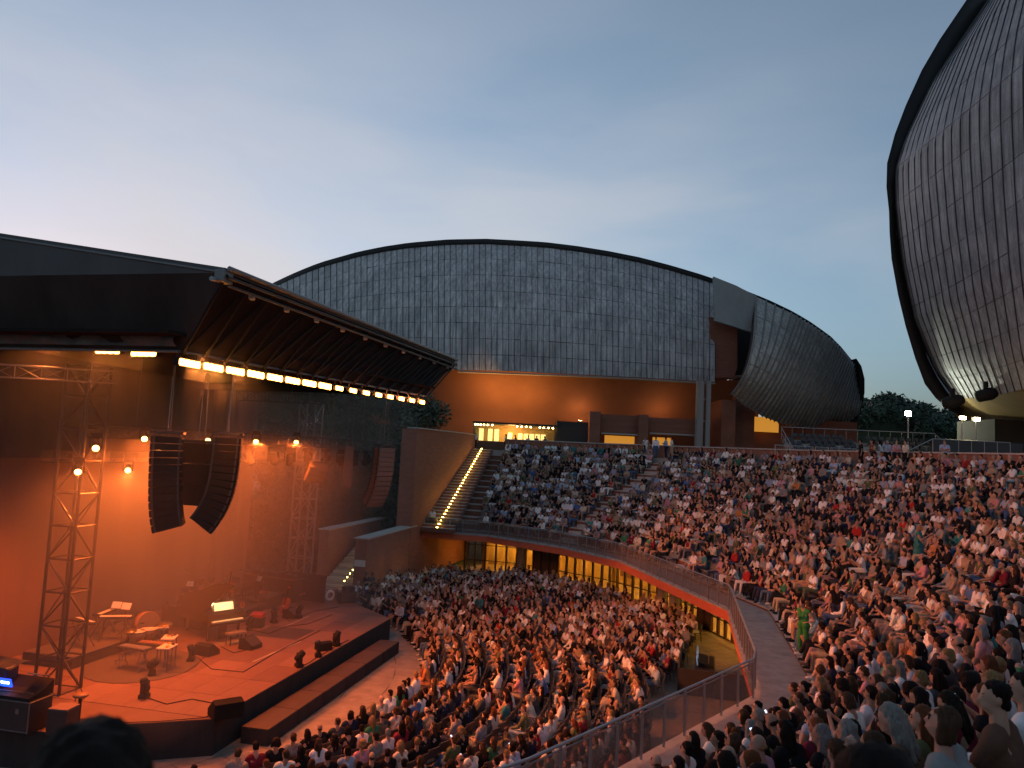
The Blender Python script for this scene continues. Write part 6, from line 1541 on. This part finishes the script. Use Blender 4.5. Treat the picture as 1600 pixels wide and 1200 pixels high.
if Vs:
    V_ = np.vstack(Vs); F_ = np.vstack(Fs); C_ = np.vstack(Cs); me = bpy.data.meshes.new('crowd')
    me.vertices.add(len(V_)); me.vertices.foreach_set('co', V_.ravel()); me.loops.add(F_.size); me.loops.foreach_set('vertex_index', F_.ravel().astype(np.int32)); me.polygons.add(len(F_)); me.polygons.foreach_set('loop_start', np.arange(0, F_.size, 3, dtype=np.int32)); me.polygons.foreach_set('loop_total', np.full(len(F_), 3, dtype=np.int32))
    me.polygons.foreach_set('use_smooth', np.ones(len(F_), dtype=bool)); me.update(calc_edges=True)
    ca_ = me.color_attributes.new('Col', 'FLOAT_COLOR', 'CORNER'); ca_.data.foreach_set('color', C_.ravel()); me.materials.append(M_crowd); me.validate()
    o = link('crowd', me); tag(o, 'the mass of seated spectators further back in tribune and stalls', 'crowd', None, 'stuff')
print('people', len(people), 'near', len(near), 'crowd tris', len(F_))
# ---------------------------------------------------------------- trees
M_bark = mat('bark', (0.09, 0.065, 0.045), 0.9, noise=0.3, nscale=5, bump=0.6, bscale=14)
def leaf_mat(name, c):
    m = mat(name, c, 0.6, use=None, noise=0.45, nscale=0.9); return m
M_olive = leaf_mat('olive_leaf', (0.085, 0.105, 0.065)); M_oak = leaf_mat('holm_oak_leaf', (0.035, 0.055, 0.022)); M_pine = leaf_mat('pine_needle', (0.03, 0.055, 0.028))
def crown_mesh(name, centres, n, size, m, seed, flat=1.0):
    """leaf-sized faces gathered in clumps"""
    g_ = np.random.default_rng(seed); V_, F_ = [], []; k = 0
    C_ = np.array(centres, dtype=float)          # x,y,z,r
    w_ = C_[:, 3]**2; idx = g_.choice(len(C_), n, p=w_/w_.sum()); d = g_.normal(size=(n, 3)); d /= np.linalg.norm(d, axis=1)[:, None]
    rr_ = C_[idx, 3]*(0.45+0.6*g_.random(n)**0.6); P_ = C_[idx, :3]+d*rr_[:, None]*np.array([1, 1, flat])
    a = g_.normal(size=(n, 3)); a /= np.linalg.norm(a, axis=1)[:, None]; b_ = np.cross(a, d+0.4*g_.normal(size=(n, 3))); b_ /= np.linalg.norm(b_, axis=1)[:, None]+1e-9
    s_ = size*(0.6+0.8*g_.random(n))[:, None]
    Q = np.stack([P_-a*s_, P_-b_*s_*0.45, P_+a*s_, P_+b_*s_*0.45], axis=1).reshape(-1, 3)
    me = bpy.data.meshes.new(name); F_ = np.arange(n*4).reshape(n, 4); me.from_pydata(Q.tolist(), [], F_.tolist()); me.materials.append(m); return me
def tree(name, loc, h, cr, label, m, n=5000, seed=1, leaf=0.16, trunk=0.25, flat=0.8, group=None):
    t = thing(name, label, 'tree', loc, 0, group); g_ = random.Random(seed); cs = []
    b = MB(); b.bar((0, 0, -0.3), (0.1, 0.05, h*0.45), trunk, 8, trunk*0.7)
    for i in range(6):
        a_ = i*1.05+g_.random(); e = Vector((math.cos(a_)*cr*0.6, math.sin(a_)*cr*0.6, h*(0.55+0.3*g_.random()))); s0 = Vector((0.1, 0.05, h*(0.28+0.15*g_.random())))
        mid = s0.lerp(e, 0.5)+Vector((0, 0, 0.3)); b.bar(s0, mid, trunk*0.45, 6, trunk*0.3); b.bar(mid, e, trunk*0.3, 6, trunk*0.12)
    b.build('trunk', M_bark, t, True)
    for i in range(26):
        a_, q = g_.uniform(0, 6.28), g_.random()**0.6; zz = g_.uniform(-1, 1); r_ = cr*q*math.sqrt(max(0.05, 1-zz*zz*0.8)); cs.append((math.cos(a_)*r_, math.sin(a_)*r_, h*0.68+zz*h*0.30*flat, cr*g_.uniform(0.2, 0.42)))
    link('crown', crown_mesh('crown', cs, n, leaf, m, seed), t)
    return t
ol = at_y(648, 660, 72.0); tree('olive_tree', (ol.x, ol.y, 2.5), 13.2, 3.5, 'grey-green olive tree beside the tall brick wall', M_olive, 9000, 5, 0.17, 0.3)
for i, (x, d, h, c_, lb) in enumerate(((600, 76, 13.5, 4.0, 'dark tree left of the olive tree behind the stage'), (545, 70, 12.5, 3.8, 'dark tree seen above the far loudspeakers'), (480, 74, 13.0, 4.2, 'dark tree behind the far truss tower'),
                                       (420, 68, 12.0, 4.0, 'dark tree behind the gap beside the backdrop'), (360, 72, 13.0, 4.4, 'dark tree behind the rear corner of the stage'), (575, 68, 8.0, 3.4, 'low dark tree under the far loudspeaker column'), (515, 66, 7.5, 3.4, 'low dark tree right of the far truss tower'), (625, 70, 7.5, 3.0, 'low dark tree left of the brick pillar'))):
    p = at_y(x, 700, d); tree('holm_oak', (p.x, p.y, 0.0), h*1.32, c_*1.12, lb, M_oak, 6500, 20+i, 0.2, 0.28, 1.0, 'dark trees behind the stage')
for i, (x, d, h, c_, lb) in enumerate(((455, 88, 20, 6.0, 'tall dark tree furthest back behind the far truss tower'), (530, 90, 19, 6.0, 'tall dark tree furthest back above the far loudspeakers'), (395, 86, 19, 6.0, 'tall dark tree furthest back beside the backdrop'))):
    p = at_y(x, 700, d); tree('holm_oak', (p.x, p.y, 0.0), h, c_, lb, M_oak, 9000, 60+i, 0.26, 0.35, 1.0, 'dark trees behind the stage')
def shrub(x, d, h, r_, lb, seed):
    p = at_y(x, 720, d); t = thing('laurel_shrub', lb, 'shrub', (p.x, p.y, 0), 0, 'shrubs behind the stage'); g_ = random.Random(seed)
    MB().bar((0, 0, -0.2), (0, 0, h*0.6), 0.12, 6, 0.04).build('stem', M_bark, t)
    cs = [(g_.uniform(-r_, r_), g_.uniform(-0.8, 0.8), g_.uniform(0.5, h-0.6), g_.uniform(0.7, 1.3)) for _ in range(26)]
    link('foliage', crown_mesh('foliage', cs, 5200, 0.19, M_oak, seed), t)
for i, x in enumerate((372, 402, 432, 462, 492, 522, 552, 584, 616)): shrub(x, 58 if i < 5 else 66, 6.2, 1.9, 'dark leafy shrub in the row behind the stage, %s from the left' % ords[i], 90+i)
# hill with its wood, beyond the gap between the halls
hp = [(1250, 690), (1330, 640), (1348, 626), (1375, 619), (1400, 622), (1430, 632), (1470, 642), (1520, 650), (1600, 655), (1700, 665)]
b = MB(); b.grid([[at_y(x, y+3, 420) for x, y in hp], [at_y(x, y+1, 460)+Vector((0, 40, -1)) for x, y in hp]]); rows = [[at_y(x, 760, 330) for x, y in hp], [at_y(x, y+3, 420) for x, y in hp]]
b.grid(rows); tag(b.build('hill', M_grass), kind='structure')
cs = []
for i in range(150):
    x = random.uniform(1325, 1560); ytop = interp(x, [p[0] for p in hp], [p[1] for p in hp]); f = random.random(); y = ytop+3+f*26; d = lerp(418, 345, f); p = at_y(x, y, d); cs.append((p.x, p.y, p.z, random.uniform(2.5, 5.0)))
o = link('hillside_wood', crown_mesh('hillside_wood', cs, 16000, 1.1, M_pine, 77)); tag(o, 'dark wooded hillside seen between the two halls', 'wood', None, 'stuff')
cf = at_y(1443, 650, 150); t = thing('conifer_tree', 'lone pointed conifer standing out below the near hall', 'tree', (cf.x, cf.y, cf.z-5)); MB().bar((0, 0, 0), (0, 0, 8.2), 0.2, 6, 0.03).build('trunk', M_bark, t)
link('crown', crown_mesh('crown', [(0, 0, 1.5+i*0.75, 1.9-0.2*i) for i in range(9)], 3000, 0.28, M_pine, 9, 0.5), t)

# ---------------------------------------------------------------- terrace on the right: barriers, spare grandstand, lamps
def barrier(px0, px1, d, label):
    a_, b_ = at_y(px0, 700, d), at_y(px1, 700, d); t = thing('crowd_barrier', label, 'barrier', (a_.x, a_.y, ZT), math.atan2(b_.y-a_.y, b_.x-a_.x), 'steel barriers on the terrace'); ln = (b_-a_).length-0.08; ln = max(ln, 0.6)
    h = 1.45
    for p, q in (((0, 0, 0.12), (0, 0, h)), ((ln, 0, 0.12), (ln, 0, h)), ((0, 0, h), (ln, 0, h)), ((0, 0, 0.25), (ln, 0, 0.25))): ubar('frame_tube', p, q, 0.032, M_steel, t)
    n = max(3, int(ln/0.16))
    for i in range(1, n): ubar('upright', (ln*i/n, 0, 0.25), (ln*i/n, 0, h), 0.011, M_steel, t, 5)
    for x in (0.25, ln-0.25): ubox('foot', (x, 0, 0.03), (0.06, 0.6, 0.05), M_steel, t)
bl = ['leftmost', 'second', 'third', 'fourth', 'fifth', 'rightmost']
for i, (x0, x1) in enumerate(((1211, 1232), (1236, 1272), (1274, 1296), (1298, 1340), (1342, 1388), (1391, 1412))): barrier(x0, x1, 60.5, 'steel crowd barrier behind the parapet, %s of six' % bl[i])
gs = thing('spare_grandstand', 'small temporary grandstand of empty black chairs on the terrace', 'grandstand', (at_y(1370, 690, 66).x, 66, ZT), R(-8))
NT = 6
for k in range(NT):
    ubox('tier', (0, 0.45+k*0.9, 0.16+k*0.40), (13.5, 0.9, 0.32), M_alu if k % 2 else M_steel, gs, (0, 0, 0), 0.01)
for x in (-6.7, -2.2, 2.2, 6.7):
    for k in range(0, NT, 2): ubar('frame_post', (x, 0.5+k*0.9, 0), (x, 0.5+k*0.9, 0.3+k*0.4), 0.04, M_steel, gs)
for s_, x0 in ((-1, -6.8), (1, 6.8)):
    ubar('handrail', (x0, 0.1, 1.3), (x0, 5.4, 3.4), 0.035, M_steel, gs); ubar('handrail', (x0, 0.1, 0.8), (x0, 5.4, 2.9), 0.025, M_steel, gs)
    for k in range(4): ubar('rail_post', (x0, 0.1+k*1.75, 0.2+k*0.7), (x0, 0.1+k*1.75, 1.3+k*0.7), 0.03, M_steel, gs)
for i in range(15): ubar('rear_rail', (-6.8+i*0.97, 5.4, 2.4), (-6.8+i*0.97, 5.4, 3.5), 0.02, M_steel, gs)
ubar('handrail', (-6.8, 5.4, 3.5), (6.8, 5.4, 3.5), 0.035, M_steel, gs)
M_bchair = mat('black_plastic', (0.02, 0.02, 0.024), 0.35, noise=0.1)
bc = MB(); bc.v, bc.f, bc.m = list(_seat.v), list(_seat.f), list(_seat.m); BCH = bc.mesh('black_chair', M_bchair)
cosg, sing = math.cos(gs.rotation_euler.z), math.sin(gs.rotation_euler.z)
for k in range(NT):
    n_ = 0
    for i in range(22):
        x = -6.2+i*0.59
        if abs(x) < 0.55 or random.random() < 0.08: continue
        y = 0.5+k*0.9; n_ += 1
        o = link('black_chair', BCH); o.location = (gs.location.x+x*cosg-y*sing, gs.location.y+x*sing+y*cosg, ZT+0.32+k*0.40-0.15); o.rotation_euler = (0, 0, gs.rotation_euler.z+math.pi)
        tag(o, 'empty black chair, %s from left, %s tier of the spare grandstand' % (num(n_), num(k+1)), 'chair', 'black chairs of the spare grandstand')
fl = thing('floodlight', 'dazzling white floodlight on a post between the two halls', 'floodlight', (at_y(1419, 646, 80).x, 80, ZT))
M_flood = mat('flood_lens', (1, 1, 0.9), 0.3, emit=90, ecol=(0.95, 1, 0.8)); zf = at_y(1419, 646, 80).z-ZT
ubar('post', (0, 0, 0), (0, 0, zf-0.3), 0.07, M_steel, fl); ubox('housing', (0, 0.12, zf), (0.75, 0.25, 0.55), M_dsteel, fl, (R(12), 0, 0), 0.05); ubox('lens', (0, -0.03, zf), (0.62, 0.04, 0.45), M_flood, fl, (R(12), 0, 0), 0.1)
ld = bpy.data.lights.new('flood_light', 'SPOT'); ld.energy = 1100; ld.color = (0.93, 1, 0.78); ld.spot_size = R(150); ld.shadow_soft_size = 0.3
lo_ = bpy.data.objects.new('flood_light', ld); COL.objects.link(lo_); lo_.parent = fl; lo_.location = (0, -0.3, zf); lo_.rotation_euler = Vector((-0.35, -0.9, -0.35)).to_track_quat('-Z', 'Y').to_euler()
for i, (x, y, d, lb) in enumerate(((1504, 653, 62, 'bright lamp on the steel frame under the near hall, left one'), (1526, 655, 61, 'bright lamp on the steel frame under the near hall, right one'))):
    p = at_y(x, y, d); t = thing('work_lamp', lb, 'lamp', p); ubox('housing', (0, 0.1, 0), (0.6, 0.2, 0.32), M_dsteel, t); ubox('lens', (0, -0.02, 0), (0.5, 0.04, 0.26), mat('work_lens', (1, 0.9, 0.6), 0.3, emit=26, ecol=(1, 0.86, 0.5)), t, (0, 0, 0), 0.1); ubar('bracket', (0, 0.1, 0), (0, 0.1, ZT-p.z), 0.05, M_steel, t)
    ld = bpy.data.lights.new('work_light', 'POINT'); ld.energy = 22; ld.color = (1, 0.75, 0.35); ld.shadow_soft_size = 0.2; lo_ = bpy.data.objects.new('work_light', ld); COL.objects.link(lo_); lo_.parent = t; lo_.location = (0, -0.3, 0.5)
# steel platform and stair below the near hall
pf = thing('steel_platform', 'grey steel platform with stair and railings below the near hall', 'platform', (at_y(1500, 690, 60).x, 60, ZT))
ubox('deck', (1.2, 1, 1.3), (6.5, 3.0, 0.15), M_steel, pf, (0, 0, 0), 0.01)
for i in range(7): ubox('mesh_panel', (-1.9+i*1.0, -0.5, 1.95), (0.92, 0.03, 1.05), M_dsteel, pf, (0, 0, 0), 0); ubar('post', (-2.4+i*1.0, -0.5, 0), (-2.4+i*1.0, -0.5, 2.5), 0.03, M_steel, pf)
ubar('handrail', (-2.4, -0.5, 2.5), (3.6, -0.5, 2.5), 0.035, M_steel, pf); ubar('stair_rail', (-2.4, -0.5, 2.5), (-6.0, -0.6, 0.6), 0.035, M_steel, pf); ubar('stair_rail', (-2.2, -0.6, 1.1), (0.6, -3.2, -0.3), 0.03, M_steel, pf); ubar('stair_rail', (0.3, -0.6, 1.1), (2.6, -3.2, -0.3), 0.03, M_steel, pf)
for i in range(7): ubox('stair_tread', (-2.6-i*0.45, 0.2, 1.15-i*0.17), (0.42, 1.4, 0.05), M_steel, pf, (0, 0, 0), 0)
# dark undercroft of the near hall
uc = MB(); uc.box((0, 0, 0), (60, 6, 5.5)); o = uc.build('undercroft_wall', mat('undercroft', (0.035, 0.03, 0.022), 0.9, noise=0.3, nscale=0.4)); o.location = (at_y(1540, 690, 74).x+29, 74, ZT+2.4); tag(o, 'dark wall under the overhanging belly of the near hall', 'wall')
# ---------------------------------------------------------------- people on their feet
def walker(key, p, face, top, gar, bot, bt, hair, style, label, sc_=1.0):
    T = {t[0]: t for t in TOPC}; B = {t[0]: t for t in BOTC}; Hc = {t[0]: t for t in HAIRC}
    D = dict(top=T[top] if isinstance(top, str) else ('x', top, 1), bot=B[bot] if isinstance(bot, str) else ('x', bot, 1), hair=Hc[hair], style=style, gar=gar, bt=bt, fem=style != 'short')
    o = make_person(key, p, face-math.pi/2, D, sc_*1.08); tag(o, label, 'person', 'standing people'); return o
def walk_at(px, off=1.3):
    lo_t, hi_t = -30.0, 62.0
    for _ in range(40):
        m_ = (lo_t+hi_t)/2; q = pol_any(m_, row_off(m_, NROW)+off)
        if project((q.x, q.y, ZT))[0] > px: lo_t = m_
        else: hi_t = m_
    return Vector((q.x, q.y, ZT))
def to_stage(p): return math.atan2(STG.y-p.y, STG.x-p.x)
rows_ = [(1008, 's1', 'white', 'vest', 'white', 'skirt', 'dark', 'long', 'woman-length white dress, standing at the top of the middle aisle'), (1024, 's0', 'white', 'shirt', 'jeans', 'trousers', 'dark', 'short', 'person in white shirt standing left of the pair by the parapet'),
         (1040, 's3', 'light blue', 'shirt', 'navy', 'trousers', 'brown', 'short', 'person in light blue shirt standing with the group by the parapet'), (1049, 's0', 'white', 'tee', 'beige', 'trousers', 'dark', 'short', 'person in white T-shirt and beige trousers at the top walkway'),
         (1345, 's0', 'black', 'tee', 'black', 'trousers', 'dark', 'short', 'person all in black standing left in the group by the parapet'), (1363, 's3', 'brown', 'vest', 'black', 'trousers', 'dark', 'long', 'person in brown top standing second in the parapet group'),
         (1376, 's1', 'white', 'vest', 'white', 'skirt', 'dark', 'long', 'person in white dress looking down in the parapet group'), (1386, 's2', 'light blue', 'shirt', 'black', 'trousers', 'grey', 'short', 'person in light blue shirt raising an arm in the parapet group'),
         (1400, 's3', 'pink', 'shirt', 'black', 'trousers', 'brown', 'short', 'person in pink shirt standing right in the parapet group'), (1415, 's0', 'cream', 'tee', 'black', 'trousers', 'dark', 'short', 'person in cream T-shirt at the right end of the parapet group'),
         (1476, 's3', 'light blue', 'tee', 'beige', 'trousers', 'brown', 'short', 'person in light blue T-shirt and pale trousers alone by the parapet')]
for px, k, tp, ga, bo, bt, hc_, st_, lb in rows_:
    p = walk_at(px, random.uniform(0.5, 1.6)); walker(k, p, to_stage(p)+random.uniform(-1.6, 1.6), tp, ga, bo, bt, hc_, st_, lb.replace('woman-length white dress, standing', 'person in long white dress standing'))
p = at_z(668, 830, ZB); walker('s3', Vector((p.x+0.3, p.y+0.2, ZB)), to_stage(p), 'white', 'shirt', 'black', 'trousers', 'grey', 'short', 'person in white shirt leaning at the far end of the balustrade')
p = at_z(651, 880, 0); walker('s0', Vector((-8.0, 64.6, 2.0)), to_stage(p), 'black', 'tee', 'black', 'trousers', 'dark', 'short', 'person in black half hidden behind the lower wing wall')
for px, py, k, tp, ga, bo, bt, hc_, st_, lb in ((570, 940, 's3', 'black', 'tee', 'black', 'trousers', 'dark', 'short', 'person in black standing against the brick pillar, left one'), (578, 940, 's1', 'dark grey', 'tee', 'black', 'trousers', 'dark', 'short', 'person in dark grey standing against the brick pillar, right one'),
                                              (597, 950, 's1', 'white', 'vest', 'black', 'trousers', 'brown', 'bun', 'person in white top and black trousers beside the side steps')):
    p = at_z(px, py, 0.0); walker(k, p, random.uniform(-1, 0.5), tp, ga, bo, bt, hc_, st_, lb)
def on_tier(th, k, f=0.5): q = polar(th, row_off(th, k)+tread(th)*f); return Vector((q.x, q.y, ZB+0.15+k*RISE))
p = on_tier(-1.5, 5); walker('s1', p, to_stage(p)+2.4, 'teal', 'vest', (0.05, 0.22, 0.22), 'skirt', 'fair', 'long', 'person in teal dress walking down the tribune aisle')
p = on_tier(-9.9, 1); walker('s0', p, to_stage(p)+1.2, 'black', 'vest', 'navy', 'trousers', 'dark', 'bun', 'person in black top and dark blue jeans standing among the lower tiers')
p = on_tier(-27.0, 4); walker('s0', p, to_stage(p)+0.2, 'black', 'shirt', 'black', 'trousers', 'dark', 'short', 'tall person in black standing with back turned in the near aisle', 1.05)
p = on_tier(-12.6, 0, 0.2); walker('s1', p, to_stage(p)+0.9, (0.05, 0.25, 0.07), 'vest', (0.05, 0.25, 0.07), 'trousers', 'dark', 'bun', 'person in bright green outfit standing at the foot of the tribune')
for i, (px, tp) in enumerate(((790, 'white'), (806, 'black'), (826, 'white'), (838, 'black'), (742, 'white'), (852, 'navy'))):
    q = at_y(px, 690, 86); walker('s%d' % (i % 4), Vector((q.x, q.y, ZT)), random.uniform(0, 6), tp, 'tee', 'black', 'trousers', 'dark', 'short', 'bar customer in %s, %s from the left behind the parapet' % (tp, ords[sorted((790, 806, 826, 838, 742, 852)).index(px)]))
# two spectators right by the viewer, only their dark heads in view
walker('s0', Vector((-0.66, 1.3, ZB+0.15+8*RISE)), math.atan2(34, -12), 'black', 'tee', 'black', 'trousers', 'dark', 'short', 'dark head of the nearest spectator at the lower left edge', 1.14)
walker('s1', Vector((1.06, 2.0, ZB+0.0+8*RISE)), math.atan2(30, -14), 'black', 'tee', 'black', 'trousers', 'dark', 'long', 'dark head of the nearest spectator at the lower right edge', 1.10)

# ---------------------------------------------------------------- technical desk on the far side of the stalls
tp_ = at_z(1108, 1066, 0.0); td = thing('sound_desk', 'dark fenced sound desk with small lit screens beside the stalls', 'mixing desk', (tp_.x, tp_.y, 0), R(75))
for i in range(3): ubox('fence_panel', (-1.6+i*1.6, 1.3, 0.55), (1.55, 0.06, 1.1), M_cloth, td, (0, 0, 0), 0.01)
for i in range(2): ubox('fence_panel', (-2.42, 0.55-i*1.5, 0.55), (0.06, 1.45, 1.1), M_cloth, td, (0, 0, 0), 0.01)
ubox('desk', (0, 0.2, 0.78), (3.2, 0.9, 0.08), M_case, td, (0, 0, 0), 0.02); ubox('console', (0, 0.2, 0.92), (1.8, 0.75, 0.16), M_black, td, (R(8), 0, 0), 0.04)
for i in range(3): ubox('screen', (-1.0+i*1.0, 0.55, 1.15), (0.5, 0.04, 0.32), mat('screen_glow', (0.1, 0.15, 0.2), 0.3, emit=0.08, ecol=(0.5, 0.7, 1)), td, (R(-10), 0, 0), 0.02)
for x in (-1.5, 1.5):
    for y in (-0.2, 0.6): ubar('leg', (x, y, 0), (x, y, 0.75), 0.03, M_dsteel, td)
for i in range(20): ubox('fader', (-0.8+i*0.085, 0.05, 1.005), (0.02, 0.06, 0.02), M_alu, td, (R(8), 0, 0), 0)
# vertical tube hoop beside the desk
print('objects', len(bpy.data.objects), 'tris', sum(len(o.data.polygons) for o in bpy.data.objects if o.type == 'MESH'))
